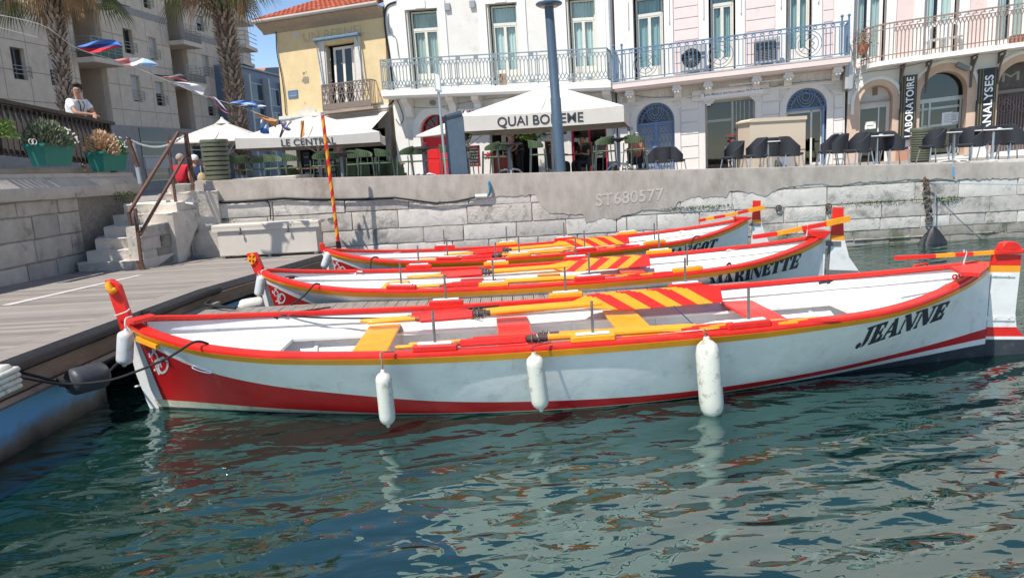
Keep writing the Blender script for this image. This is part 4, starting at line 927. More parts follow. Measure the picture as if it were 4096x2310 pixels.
def bundle(b,nm,sc,xn,xf,flip=1):
    g='oars stowed in the '+nm+' boat'
    zt=b.Z(.5)-.155
    for i in range(3):
        w_=('front','middle','back')[i]
        yb=b.W(.5)-.48+.055*i*sc
        put_oar(b,xf+.05*(2-i)-.06,yb,zt+.105+.002*i,.022,(-.5 if flip>0 else PI-.5)+.03*i,sc,'striped oar of the %s bundle on the far side, %s one of three'%(nm,w_),g,pitch=-.018)
    for i in range(2):
        w_=('outer','inner')[i]
        put_oar(b,xn+.12*i,-b.W(.5)+.175+.085*i,b.Z(.45)+.055,-.004-.006*i,PI/2-.15,sc,'striped oar lying along the near gunwale of %s, %s of two'%(nm,w_),g,pitch=-.006)
bundle(J,'JEANNE',1.02,J.loc(pz(*zH(-200,1290),z=.7)).x,J.loc(pz(1462,1278,.66)).x)
bundle(Q,'MARINETTE',.93,Q.loc(pz(1760,1150,.7)).x-.5,Q.loc(pz(*A2(2210,520),z=.66)).x,flip=-1)
bundle(G_,'MARGOT',.90,G_.loc(pz(1790,1030,.7)).x-.3,G_.loc(pz(*zH(165,600),z=.66)).x)
# ================================================================ FENDERS AND ROPES
FEND=mat('fender_white',(.68,.67,.59),.42,.08,8,.002,30,dirt=(.36,.34,.25),dscale=8,dthr=.52)
FENG=mat('fender_grey',(.56,.58,.58),.42,.1,8,.001,40,dirt=(.33,.33,.32),dscale=6,dthr=.52)
def fender(top,bot,r,label,mt=FEND,line=None,group='fenders hung round the boats',tail=True,lmt=None,droop=1.):
    top=V(top);bot=V(bot);ax=top-bot;L=ax.length; rr=thing('fender',label,'fender',tuple(bot),group=group)
    e=.13*L
    pr=[(.0,0),(r*.18,.002),(r*.26,e*.25),(r*.3,e*.42),(r*.62,e*.62),(r*.86,e*.9),(r*.98,e*1.3),(r,e*1.8),(r*1.0,L*.5),(r,L-e*1.8),(r*.98,L-e*1.3),(r*.86,L-e*.9),(r*.6,L-e*.62),(r*.3,L-e*.42),(r*.26,L-e*.22),(r*.2,L-.004),(0,L)] if tail else [(0,0),(r*.4,.01),(r*.75,e*.35),(r*.93,e*.8),(r,e*1.5),(r,L*.5),(r*.98,L-e*1.6),(r*.82,L-e*.8),(r*.5,L-e*.45),(r*.28,L-e*.3),(r*.24,L-.004),(0,L)]
    m=MB(); m.lathe(pr,20,bot,ax=ax); m.build('body',mt,rr,smooth=60)
    if line:
        m=MB(); m.tube([V(p) for p in smooth2([tuple(q) for q in line],4)],.009,6); m.build('lanyard',lmt or ROPW,rr)
    return rr
def nearhull(b,px,gap=.0):   # point on a boat's near side under a pixel
    h=b.bv.ray_cast(CP,ray(*px).normalized()); return h[0]+V((0,-gap,0))
rope_br=mat('brown_cord',(.30,.18,.13),.9,.2,50)
a=py(1530,1475,6.50); b_=py(1554,1708,6.55); fender(a,b_,.075,'long white fender hanging nearest the bow of the front boat, left of three',line=[J.w(J.out(.315,J.Z(.315)+.055,-1)),py(1524,1410,6.53),py(1527,1445,6.5),a],lmt=rope_br)
a=py(2134,1405,6.50); b_=py(2166,1645,6.56); fender(a,b_,.082,'long white fender hanging at the middle of the front boat',line=[J.w(J.out(.47,J.Z(.47)+.06,-1)),py(2128,1385,6.5),a],lmt=mat('red_cord',(.5,.05,.03),.8,.2))
a=py(2825,1345,6.60); b_=py(2850,1665,6.62); fender(a,b_,.112,'largest white fender, hanging towards the stern of the front boat',line=[J.w(J.out(.625,J.Z(.625)+.06,-1)),py(2815,1320,6.6),py(2822,1340,6.6),a],tail=False,lmt=rope_br)
a=J.w(V((-.0,-.16,.93))); a=py(*zK(385,590),y=7.45); b_=py(*zK(372,878),y=7.42); fender(a,b_,.082,'teardrop white fender hanging from the prow of the front boat',FENG,line=[py(*zK(430,500),y=7.55),py(*zK(385,515),y=7.48),py(*zK(378,560),y=7.45),a])
y=11.0; a=py(*A2(315,475),y=y); b_=py(*A2(268,768),y=y-.05); fender(a,b_,.070,'pale grey fender hanging from the prow of the middle boat',FENG,line=[py(*A2(370,405),y=y+.1),py(*A2(310,430),y=y),a])
y=13.75; a=py(*A2(1185,170),y=y); b_=py(*A2(1105,405),y=y-.05); fender(a,b_,.07,'pale grey fender hanging slanted from the prow of the rear boat',FENG,line=[py(*A2(1210,150),y=y+.1),a])
a=pz(*A2(20,860),z=.42); a=py(*A2(5,890),y=10.75); b_=py(*A2(345,835),y=10.9); fender(a,b_,.10,'fat pale fender lying between the middle boat prow and the pontoon',FEND,tail=False)
a=py(*A2(1805,650),y=10.35); b_=a+V((.02,-.02,-.62)); fender(a,b_,.08,'white fender between the middle boat and the finger pontoon, left one',FEND,tail=False)
a=py(*A3(190,860),y=10.38); b_=a+V((.02,-.02,-.55)); fender(a,b_,.08,'round topped pale fender right behind the front boat oars',FEND,tail=False,line=[py(*A3(185,800),y=10.4),a+V((0,0,.02)),a],lmt=ROPB)
a=V((edge(6.6)+.25,0,0)); 
a=py(*zL(495,630),y=6.95); b_=py(*zL(820,550),y=7.35); fender(a,b_,.135,'dark grey fender tied along the blue pontoon float beside the front boat bow',mat('fender_dark',(.055,.06,.068),.45,.3,8,.003,30,dirt=(.14,.15,.16),dscale=5,dthr=.55))
# stack of white plastic at the frame edge
m=MB(); c=py(*zL(0,600),y=6.05)
for i,(r,z) in enumerate(((.16,.0),(.2,.05),(.18,.1),(.2,.15))): m.bbox(c.x-.5,c.x+.04+r*.1,c.y-.2,c.y+.2,c.z-.13+z,c.z-.085+z,.015)
m.bbox(c.x-.5,c.x+.03,c.y-.17,c.y+.17,c.z-.11,c.z+.1,.03); tag(m.build('ribbed_fender',FEND,smooth=40),'white ribbed plastic fender block at the left edge of the photo','fender')
# ropes
def rope(name,pts,r,label,mt=ROPB,n=5):
    m=MB(); m.tube([V(p) for p in smooth2([tuple(q) for q in pts],n)],r,7); return tag(m.build(name,mt),label,'rope')
g=lambda t,dz=.06,ins=0.:J.w(J.out(t,J.Z(t)+dz,-1,ins))
p0=py(*zK(1000,702),y=6.78)
rope('mooring_rope',[py(*zK(1005,706),y=7.0),py(*zK(940,688),y=6.92),py(*zK(870,706),y=6.83),py(*zK(700,812),y=6.8),py(*zK(470,912),y=6.8),py(*zK(240,985),y=6.75),py(*zL(510,632),y=6.7),py(*zL(250,600),y=6.45),py(*zL(-60,530),y=6.2)],.012,'black rope running from the front boat gunwale down to the left edge')
rope('mooring_rope',[py(*zL(100,530),y=6.5),py(*zL(300,580),y=6.65),py(*zL(440,620),y=6.8),py(*zL(500,640),y=6.82),py(*zL(515,690),y=6.8)],.014,'short black rope from the pontoon edge to the black fender')
rope('mooring_rope',[py(*zL(815,550),y=7.32),py(*zL(850,510),y=7.4),py(*zL(890,470),y=7.6)],.013,'black rope end tying the black fender to the pontoon beside the bow')
m=MB()
for i in range(5): torus(m,py(*zL(455+10*i,612+6*(i%3)),y=6.8),.04,.014,(.5+.2*i,1,.3*i),9)
tag(m.build('rope_knot',ROPB),'black knot where the ropes meet at the black fender','knot')
rope('mooring_rope',[pz(*zG(265,945),z=.62),pz(*zG(230,975),z=.60),pz(*zG(330,990),z=.64),pz(*zG(460,1003),z=.62)],.022,'black rope made fast at the corner of the front finger pontoon')
rope('mooring_rope',[py(*A2(1060,600),y=10.35),py(*A2(1010,592),y=10.3),py(*A2(970,620),y=10.25),py(*A2(860,745),y=10.1),py(*A2(690,868),y=10.05)],.012,'thin dark rope over the middle boat gunwale running down to the finger pontoon')
rope('mooring_rope',[py(*A2(1815,258),y=13.1),py(*A2(1760,250),y=13.05),py(*A2(1722,290),y=13.0),py(*A2(1715,400),y=12.9)],.014,'dark rope dropping over the rear boat gunwale near its bow')
rope('mooring_rope',[py(*A3(900,372),y=12.95),py(*A3(845,378),y=12.85),py(*A3(815,450),y=12.8),py(*A3(790,545),y=12.7)],.014,'dark rope dropping across the MARGOT lettering')
rope('mooring_rope',[py(*A3(1180,672),y=10.5),py(*A3(1205,648),y=10.45),py(*A3(1222,680),y=10.4),py(*A3(1222,760),y=10.35),py(*A3(1195,895),y=10.2)],.016,'black rope dropping across the MARINETTE lettering')
rope('mooring_rope',[J.w(J.out(.205,J.Z(.205)+.055,1,.02)),py(*zG(850,1052),y=8.62),py(*zG(1200,1078),y=8.6),py(*zH(-100,1070),y=8.6),py(*zH(300,1010),y=8.62),py(*zH(560,985),y=8.68)],.011,'black rope running inside the far gunwale of the front boat past the oar handles')
rope('mooring_rope',[py(*zH(900,975),y=9.0),py(*zH(1250,915),y=9.02),py(*zH(1500,905),y=9.05),py(*zH(1800,895),y=9.05)],.01,'black rope lying along the far gunwale of the front boat amidships')
rope('mooring_rope',[py(*zJ(120,815),y=8.95),py(*zJ(260,812),y=8.93),py(*zJ(400,822),y=8.85),py(*zJ(470,835),y=8.8)],.013,'black rope made fast to the cleat near the stern of the front boat')
rope('mooring_rope',[py(*A3(1030,520),y=12.1),py(*A3(1180,492),y=12.1),py(*A3(1290,525),y=12.0)],.014,'black rope over the far gunwale of the middle boat near its stern')
m=MB(); 
rope('elastic_cord',[py(*zI(368,985),y=8.2),py(*zI(450,1065),y=7.9),py(*zI(535,1143),y=7.7)],.006,'thin dark blue cord stretched across the front boat behind the yellow thwart',mat('blue_cord',(.02,.05,.11),.6,.1),2)
rope('prow_rope',[py(*zK(300,495),y=7.62),py(*zK(340,482),y=7.6),py(*zK(390,462),y=7.6),py(*zK(412,442),y=7.63)],.008,'thin white cord wrapped round the red prow of the front boat',ROPW,3)
# ================================================================ striped pole, bunting
pb=pz(*zA(0,0),z=1) if 0 else V(pz(1355,985,.5)); 
pb=py(1355,985,16.6); ptop=py(1290,462,16.5)
def stripe_pole():
    r=thing('jousting_pole','tall pole with red and yellow spiral stripes standing behind the rear boat','pole',tuple(pb))
    d=(ptop-pb); L=d.length; M=V((0,0,1)).rotation_difference(d.normalized()).to_matrix(); m=MB(); N=16; rows=int(L/.035); pitch=.34; R=[]
    for i in range(rows+1):
        z=L*i/rows; tw=2*PI*z/pitch; R.append([m.add(pb+M@V((.04*math.cos(2*PI*j/N+tw),.04*math.sin(2*PI*j/N+tw),z))) for j in range(N)])
    for a,b in zip(R,R[1:]):
        for j in range(N): m.face((a[j],a[(j+1)%N],b[(j+1)%N],b[j]),0 if j<N/2 else 1)
    m.build('shaft',[RED,YEL],r,smooth=60,rec=True)
    m=MB(); m.tube([ptop-d.normalized()*.01,ptop+d.normalized()*.07],.035,10); m.build('cap',STL,r)
    m=MB(); m.tube([pb-V((0,0,.4)),pb+M@V((0,0,.12))],.055,10); m.build('foot',BLK,r)
stripe_pole()
line=[(-120,40),(160,98),(300,190),(455,240),(590,290),(800,378),(905,410),(1010,445),(1110,480),(1200,466),(1290,462)]
ld=[13.0,13.4,13.8,14.2,14.6,15.1,15.4,15.7,16.0,16.25,16.5]
lp=[py(*p,y=d) for p,d in zip(line,ld)]
m=MB(); m.tube([V(q) for q in smooth2([tuple(p) for p in lp],5)],.0045,5); tag(m.build('bunting_string',ROPW),'white string of flags slung from the left edge to the striped pole','string')
m=MB(); m.tube(sag(py(-80,90,13.2),py(150,150,13.6),.0),.003,4); tag(m.build('bunting_string',ROPW),'thin second string just under the first at the left edge','string')
BLU=mat('flag_blue',(.07,.18,.52),.8,.15,8); DBL=mat('flag_navy',(.03,.05,.16),.8,.15,8); FRD=mat('flag_red',(.55,.02,.03),.8,.15,8); FWH=mat('flag_white',(.62,.60,.62),.8,.08,8); FLB=mat('flag_pale_blue',(.33,.48,.68),.8,.12,8); FPK=mat('flag_pale_red',(.50,.18,.17),.8,.15,8); FGR=mat('flag_grey',(.10,.10,.12),.8,.2,8); FOR=mat('flag_orange',(.50,.24,.08),.8,.2,8)
def flag(pts_top,pts_bot,mts,d0,d1,label,bands=3,along=False,amp=.05,seed=1):
    """cloth between two pixel edges, striped across (or along)"""
    a=[(p[0]/Z8,p[1]/Z8) for p in smooth2(pts_top,6)]; b=[(p[0]/Z8,p[1]/Z8) for p in smooth2(pts_bot,6)]
    n=24; m=MB()
    def at(pl,t): 
        x=t*(len(pl)-1); i=min(int(x),len(pl)-2); f=x-i; return (pl[i][0]*(1-f)+pl[i+1][0]*f,pl[i][1]*(1-f)+pl[i+1][1]*f)
    def fn(u,v):
        A=at(a,u);B=at(b,u); px=(A[0]*(1-v)+B[0]*v,A[1]*(1-v)+B[1]*v); return py(px[0],px[1],d0+(d1-d0)*u+amp*math.sin(u*9+v*5+seed)-.12*v)
    m.grid(fn,n,9,kf=(lambda i,j:min(len(mts)-1,int(i*len(mts)/n))) if along else (lambda i,j:min(len(mts)-1,int(j*len(mts)/9))))
    return tag(m.build('flag',mts,smooth=60,rec=False),label,'flag','flags on the bunting string')
flag([(575,352),(640,335),(740,305),(840,300),(890,315),(930,355)],[(575,352),(640,382),(690,398),(760,392),(850,368),(930,357)],[BLU,DBL,FRD],14.0,14.3,'flag with light blue, navy and red bands streaming above the man')
flag([(860,452),(940,440),(1040,437),(1110,447),(1200,487)],[(862,460),(940,490),(1010,497),(1050,492),(1110,510),(1200,487)],[FPK,FWH,FLB],14.5,14.8,'flag with faded red, white and pale blue panels, second from the left',along=True,seed=2)
flag([(1120,550),(1220,568),(1300,568),(1370,560),(1410,600)],[(1120,552),(1190,578),(1270,590),(1340,600),(1410,612)],[FGR,FPK],14.9,15.1,'dark flag folded thin between the pale flag and the long white flag',seed=3)
flag([(1190,570),(1300,612),(1420,625),(1500,640),(1553,665)],[(1192,575),(1310,622),(1400,668),(1480,692),(1528,728)],[FWH],15.0,15.3,'long plain white flag drooping before the apartment block',seed=4)
flag([(1565,716),(1625,735),(1680,790),(1720,840),(1782,872)],[(1563,720),(1600,745),(1640,800),(1700,850),(1750,855)],[FWH,DBL,FPK],15.3,15.4,'thin twisted white and navy flag with a reddish tip',seed=5)
flag([(1735,772),(1800,760),(1860,757),(1932,780)],[(1738,776),(1800,784),(1870,785),(1932,800)],[BLU,FLB],15.5,15.6,'blue flag flat in the wind left of the pale one before the second palm',seed=6)
flag([(1800,798),(1870,788),(1960,790),(2010,800)],[(1800,800),(1880,808),(1950,812),(2010,805)],[FWH,BLU],15.6,15.7,'small white and blue flag just below the blue one',seed=7)
B_o=lambda pts:[(p[0]+900*Z8,p[1]) for p in pts]
flag(B_o([(210,842),(290,870),(350,890),(395,905)]),B_o([(215,848),(280,890),(340,930),(385,965)]),[FOR],15.9,16.0,'plain orange brown flag hanging left of the LE CENTRAL parasol',seed=8)
flag(B_o([(270,900),(300,880),(320,900),(330,960)]),B_o([(265,1000),(290,1010),(310,1010),(335,1010)]),[FWH,FLB,BLU],15.9,16.0,'limp white flag with blue lower part, leftmost of the hanging three',seed=9)
flag(B_o([(395,900),(440,930),(480,960),(500,975)]),B_o([(420,915),(430,960),(465,985),(490,988)]),[FWH,BLU,FPK],16.1,16.2,'small crumpled white and blue flag before the LE CENTRAL parasol',seed=10)
flag(B_o([(445,915),(480,912),(510,920)]),B_o([(408,1035),(425,1035),(420,1000)]),[FWH,FGR],16.1,16.2,'grey and white flag curled downwards before the left corner of the parasol',seed=11)
flag(B_o([(572,912),(585,910),(597,912)]),B_o([(568,1035),(580,1040),(600,1020)]),[FOR],16.3,16.35,'narrow orange brown flag hanging straight above the L of LE CENTRAL',seed=12,amp=.01)
# ================================================================ BUILDINGS ON THE QUAY
FD=(1,-.3)
LEAN=.0
def mkfac(o,r,t,p0=(0,28),d=FD): return Fac(p0,d,o,r,t)
PLW=mat('plaster_white',(.68,.66,.62),.9,.05,2,.002,60,dirt=(.55,.54,.51),dscale=1.6,dthr=.57)
TRW=mat('trim_white',(.76,.74,.70),.8,.04,5,.001,40,dirt=(.66,.65,.63),dscale=3,dthr=.66)
FRM=mat('joinery_cream',(.66,.64,.57),.6,.06,8)
PNK=mat('plaster_pink',(.74,.62,.595),.9,.05,3,.002,60,dirt=(.66,.52,.48),dscale=1.5,dthr=.6)
CRW=mat('plaster_cream',(.74,.70,.655),.9,.05,3,.002,50,dirt=(.62,.58,.54),dscale=2,dthr=.62)
TAN=mat('plaster_tan',(.60,.44,.33),.9,.07,3,.002,50)
YPL=mat('plaster_yellow',(.70,.55,.32),.9,.10,2.2,.004,30,dirt=(.62,.49,.31),dscale=1.8,dthr=.54)
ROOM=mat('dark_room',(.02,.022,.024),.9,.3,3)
CURT=mat('curtain',(.66,.70,.66),.9,.06,6,stretch=(6,6,.3)); CURG=mat('curtain_green',(.44,.56,.54),.9,.1,6,stretch=(6,6,.3))
GL=glass('window_glass'); GLD=glass('shop_glass',(.32,.38,.38),.3)
IRONG=mat('iron_grey',(.22,.27,.30),.5,.12,20); IRONB=mat('iron_blue',(.12,.19,.28),.5,.12,12); IRONN=mat('iron_brown',(.27,.20,.17),.6,.2,16); IRONR=mat('iron_rust',(.13,.10,.09),.7,.3,16)
def shell(F,root,s0,s1,top,depth=10,mt=PLW,roof=None,base=-1.2):
    m=F.mb(); m.box(s0,s0+.2,.345,depth,base,top); m.box(s1-.2,s1,.345,depth,base,top); m.box(s0+.2,s1-.2,depth-.2,depth,base,top); m.box(s0+.2,s1-.2,.345,depth-.2,top-.2,top); m.build('rear_walls',mt,root,smooth=0)
def wall(F,root,outer,holes,depth,mt,name='wall',backs=True,front=0.):
    m=F.mb(); m.prism(outer,front,depth,m=lambda a,b,c:V((a,c,b)),holes=holes,k=0)
    if backs:
        for h in holes:
            m.prism(h,depth-.004,depth-.003,m=lambda a,b,c:V((a,c,b)),k=1) if 0 else None
    o=m.build(name,[mt,ROOM],root,smooth=30,weld=False)
    return o
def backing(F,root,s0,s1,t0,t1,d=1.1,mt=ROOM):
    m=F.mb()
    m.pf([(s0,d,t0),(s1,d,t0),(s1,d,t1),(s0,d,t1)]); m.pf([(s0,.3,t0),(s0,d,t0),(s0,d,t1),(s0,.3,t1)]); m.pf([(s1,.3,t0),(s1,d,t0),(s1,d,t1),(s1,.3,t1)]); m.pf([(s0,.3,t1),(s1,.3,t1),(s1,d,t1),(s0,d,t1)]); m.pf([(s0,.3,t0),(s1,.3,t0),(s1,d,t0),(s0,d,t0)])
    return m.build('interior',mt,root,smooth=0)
def frenchwin(F,root,s0,s1,t0,t1,y=.28,transom=.78,mt=FRM,curt=CURT,panel=.22,split=.5,fw_=.055,name='window',half=None):
    m=F.mb(); W=s1-s0; tt=t0+(t1-t0)*transom
    m.box(s0,s0+fw_,y,y+.06,t0,t1); m.box(s1-fw_,s1,y,y+.06,t0,t1); m.box(s0+fw_,s1-fw_,y,y+.06,t1-fw_,t1); m.box(s0+fw_,s1-fw_,y,y+.06,t0,t0+.05)
    if transom<1: m.box(s0+fw_,s1-fw_,y-.02,y+.06,tt-.06,tt+.04)
    sm=s0+W*split; top=tt-.06 if transom<1 else t1-fw_
    for a,b in ((s0+fw_,sm),(sm,s1-fw_)):
        q=.05; m.box(a,a+q,y-.01,y+.05,t0+.05,top); m.box(b-q,b,y-.01,y+.05,t0+.05,top); m.box(a+q,b-q,y-.01,y+.05,top-q,top)
        if panel: m.box(a+q,b-q,y+.005,y+.04,t0+.05,t0+(t1-t0)*panel); m.box(a+q+.03,b-q-.03,y-.008,y+.005,t0+.12,t0+(t1-t0)*panel-.06)
    o=m.build(name,mt,root,smooth=0)
    m=F.mb(); m.pf([(s0+.03,y+.03,t0+.05),(s1-.03,y+.03,t0+.05),(s1-.03,y+.03,t1-.03),(s0+.03,y+.03,t1-.03)]); m.build('pane',GL,o,smooth=0)
    if curt:
        m=F.mb(); n=70; sg=[(s0+.05,s1-.05)] if half is None else half
        for a,b in sg: m.grid(lambda u,v:V((a+(b-a)*u,y+.14+.025*math.sin(u*(b-a)*46+1.5*math.sin(u*9)),t0+.06+(t1-t0-.12)*v)),n,2)
        m.build('curtain',curt,o,smooth=60,rec=False)
    return o
def shutters(F,root,s0,s1,t0,t1,mt,y0=.02,y1=.26,w_=.05):
    for s in (s0,s1):
        m=F.mb(); m.box(s-w_/2,s+w_/2,y0,y1,t0,t1)
        m.build('folded_shutter',mt,root,smooth=0)
def rail(F,root,s0,s1,t0,t1,y,mt,kind,name='railing',ends=True):
    m=F.mb(); H=t1-t0; r=.013
    def bar(a,b,w_=r*2): m.bar((a[0],y if len(a)<3 else a[2],a[1]),(b[0],y if len(b)<3 else b[2],b[1]),w_)
    bar((s0,t1),(s1,t1),.045); bar((s0,t0+.05),(s1,t0+.05),.03)
    if kind=='hex':
        bar((s0,t1-.12*H),(s1,t1-.12*H)); n=int((s1-s0)/.135); p=(s1-s0)/n; q=p/2
        for i in range(n):
            c=s0+p*(i+.5); a=t0+.05+.06*H; b=t1-.14*H
            bar((c,a+.20*H),(c,b-.14*H)); 
            bar((c,b-.14*H),(c-q,b)); bar((c,b-.14*H),(c+q,b)); bar((c,a+.20*H),(c-q,a+.08*H)); bar((c,a+.20*H),(c+q,a+.08*H)); bar((c-q,a+.08*H),(c,a-.03)); bar((c+q,a+.08*H),(c,a-.03))
            if i%5==2: m.bbox(c-.08,c+.08,y-.02,y+.02,t1-.11*H,t1-.02*H,.01); m.bbox(c-.09,c+.09,y-.02,y+.02,t0+.06,t0+.15,.01)
            if i%11==0: bar((c-q,t0),(c-q,t1),.035)
    elif kind=='ring':
        bar((s0,t1-.13*H),(s1,t1-.13*H)); n=int((s1-s0)/.13); p=(s1-s0)/n
        rings=[s0+(s1-s0)*x for x in (.145,.475,.84)] if s1-s0>6 else []
        for i in range(n+1):
            c=s0+p*i
            if not any(abs(c-x)<.45 for x in rings): bar((c,t0+.05),(c,t1-.13*H))
            if i<n:
                if i%2==0: bar((c,t1-.065*H),(c+p*.5,t1-.02)); bar((c+p*.5,t1-.02),(c+p,t1-.065*H)); bar((c,t1-.065*H),(c+p*.5,t1-.12*H)); bar((c+p*.5,t1-.12*H),(c+p,t1-.065*H))
        for x in rings:
            cz=t0+.46*H
            for rr in (.40*H,.30*H): 
                P=arc(x,cz,rr,rr,0,2*PI,18)
                for a,b in zip(P,P[1:]): bar(a,b,.02)
            for k in range(4):
                a=PI/4+k*PI/2; bar((x,cz+.18*H*(1 if k<2 else -1)),(x+.18*H*(1 if k in(0,3) else -1),cz)); bar((x+.3*H*math.cos(a),cz+.3*H*math.sin(a)),(x+.12*H*math.cos(a),cz+.12*H*math.sin(a)))
            for dx in (-.44,.44): bar((x+dx,t0+.05),(x+dx,t1-.13*H),.024)
            bar((x,t0+.05),(x,cz-.18*H)); bar((x,cz+.18*H),(x,t1-.13*H))
        for x in (s0,s0+.28,s1-.2,s1) : m.tube([(x,y,t0),(x,y,t1+.12)],.03,8); m.ball((x,y,t1+.17),.05,n=8)
    elif kind=='arch':
        bar((s0,t1-.15*H),(s1,t1-.15*H)); n=int((s1-s0)/.105); p=(s1-s0)/n
        for i in range(n+1):
            c=s0+p*i; bar((c,t0-.08),(c,t1-.30*H)); 
            if i<n:
                for k in range(3):
                    a0,a1=k/3,(k+1)/3; bar((c+p*.5*(a0**.6),t1-.30*H+.15*H*a0),(c+p*.5*(a1**.6),t1-.30*H+.15*H*a1)); bar((c+p-p*.5*(a0**.6),t1-.30*H+.15*H*a0),(c+p-p*.5*(a1**.6),t1-.30*H+.15*H*a1))
                if i%2==0: bar((c,t1-.075*H),(c+p*1.2,t1-.075*H)); bar((c,t1-.15*H),(c,t1-.075*H)); bar((c+p*.8,t1-.075*H),(c+p*.8,t1))
    elif kind=='lattice':
        bar((s0,t1-.16*H),(s1,t1-.16*H)); n=int((s1-s0)/.15); p=(s1-s0)/n
        for i in range(n):
            c=s0+p*i; a=t0+.26*H; b=t1-.16*H; bar((c,a),(c+p,b)); bar((c+p,a),(c,b)); bar((c,t1-.16*H),(c+p/2,t1-.01)); bar((c+p/2,t1-.01),(c+p,t1-.16*H)); bar((c,b-.24*H),(c+p,b-.24*H))
        m.box(s0,s1,y-.01,y+.01,t0,t0+.26*H)
        bar((s0,t0),(s0,t1),.04); bar((s1,t0),(s1,t1),.04)
    o=m.build(name,mt,root,smooth=0)
    if ends:
        for s in (s0,s1): 
            m=F.mb(); m.bar((s,y,t1),(s,.0,t1),.03); m.bar((s,y,t0+.05),(s,0,t0+.05),.025)
            n=max(2,int(abs(y)/.13))
            for i in range(n): m.bar((s,y+(0-y)*i/n,t0+.05),(s,y+(0-y)*i/n,t1),.02)
            m.build('railing_return',mt,o,smooth=0)
    return o
# ---------------------------------------------------------------- white building
FWb=mkfac((1600,700),zC(1800,1310),zC(75,60)); 
W_=FWb; L=W_.L
sL=0; sR=L(zC(1812,700))[0]; bt=L(zC(1000,660))[1]; topT=L(zC(500,-700))[1]+8
rw=thing('white_building','tall white rendered house with a long grey balcony above a bistro','building',tuple(W_.P(0,0)))
def opx(F,tl,br): a,b,c,d=F.R(tl,br); return a,b,c,d
wins=[W_.R(zC(228,95),zC(520,672)),W_.R(zC(835,38),zC(1110,632)),W_.R(zC(1435,-30),zC(1695,590))]
# level everything on the balcony floor
wins=[(a,b,bt+.02,t) for a,b,c,t in wins]; tw=sum(w[3] for w in wins)/3; wins=[(a,b,c,tw) for a,b,c,t in wins]
door=W_.R(zC(332,868),zC(545,1345)); arch2=W_.R(zC(905,755),zC(1190,1335)); ent=W_.R(zC(860,985),zC(1240,1335)); rwin=W_.R(zC(1475,960),zC(1755,1215))
door=(door[0],door[0]+1.32,-.6,door[3])
holes=[[(a,c),(b,c),(b,t),(a,t)] for a,b,c,t in wins]+[archpoly(door[0],door[1],door[2],door[3]-.62,door[3])]
H2=3.9
for a,b,c,t in list(wins): holes.append([(a,t+1.2),(b,t+1.2),(b,t+3.4),(a,t+3.4)]); 
ent=(ent[0],ent[1],-.6,ent[3]+.0); holes.append([(ent[0],ent[2]),(ent[1],ent[2]),(ent[1],ent[3]),(ent[0],ent[3])]); holes.append([(rwin[0],rwin[2]-.9),(rwin[1],rwin[2]-.9),(rwin[1],rwin[3]),(rwin[0],rwin[3])])
wall(W_,rw,[(0,-1.5),(sR,-1.5),(sR,topT),(0,topT)],holes,.34,PLW); shell(W_,rw,0,sR,topT)
for a,b,c,t in wins:
    backing(W_,rw,a-.1,b+.1,c,t); frenchwin(W_,rw,a+.10,b-.10,c,t-.04); shutters(W_,rw,a+.04,b-.04,c,t,FRM)
    m=W_.mb(); m.box(a-.30,a,-.05,.34,c,t+.28); m.box(b,b+.30,-.05,.34,c,t+.28); m.box(a,b,-.05,.34,t,t+.28); m.box((a+b)/2-.2,(a+b)/2+.2,-.09,-.05,t+.02,t+.3); m.build('window_surround',TRW,rw,smooth=0)
    backing(W_,rw,a-.1,b+.1,t+1.2,t+3.4); frenchwin(W_,rw,a+.1,b-.1,t+1.2,t+3.36)
m=W_.mb(); m.box(-.02,.5,-.03,.0,.0,topT-.2); m.box(sR-.52,sR-.08,-.03,0,bt,topT-.2); m.build('corner_pilasters',TRW,rw,smooth=0)
# balcony
bd=.95
m=W_.mb(); m.box(-.02,sR+.0,-bd,-.002,bt-.22,bt); m.box(-.0,sR-.02,-bd+.06,-.002,bt-.30,bt-.22); m.build('balcony_slab',TRW,rw,smooth=0)
y_=-bd+.05; s0b=W_.L(zC(185,690),bd)[0]; s1b=W_.L(zC(1815,560),bd)[0]
rail(W_,rw,.03,sR-.1,bt+.02,bt+1.08,y_,IRONG,'hex')
for x in (265,600,790,1230,1420,1765):
    s=L(zC(x,750))[0]; m=W_.mb(); P=[(-.02,bt-.30),(-.62,bt-.30),(-.60,bt-.42),(-.34,bt-.58),(-.22,bt-.95),(-.02,bt-1.0)]; m.prism([(a,b) for a,b in P],s-.14,s+.14,m=lambda a,b,c:V((c,a,b))); m.build('bracket',TRW,rw,smooth=30)
# arched door and its surround
def archband(F,root,s0,s1,t0,ts,tt,w_,y0,y1,mt,name='arch_surround',n=18):
    m=F.mb(); inn=archpoly(s0,s1,t0,ts,tt,n); out=archpoly(s0-w_,s1+w_,t0,ts,tt+w_,n)
    I=inn[2:]; O=out[2:]; I=[inn[1]]+I+[inn[0]]; O=[out[1]]+O+[out[0]]
    R=[]
    for a,b in zip(I,O): R.append([m.add((a[0],y0,a[1])),m.add((b[0],y0,b[1])),m.add((b[0],y1,b[1])),m.add((a[0],y1,a[1]))])
    for a,b in zip(R,R[1:]):
        for j in range(4): m.face((a[j],b[j],b[(j+1)%4],a[(j+1)%4]))
    return m.build(name,mt,root,smooth=40)
archband(W_,rw,door[0],door[1],-.6,door[3]-.62,door[3],.30,-.05,.0,TRW)
REDD=mat('door_red',(.62,.018,.02),.45,.08,8)
ds=door; ts=ds[3]-.62; m=W_.mb(); m.box(ds[0],ds[1],.2,.25,-.6,ts)
for a in (ds[0]+.1,(ds[0]+ds[1])/2+.05):
    b=a+.5
    for q0,q1 in ((-.3,.5),(.62,1.1),(1.2,ts-.15)): m.bbox(a,b,.185,.2,q0,q1,.004)
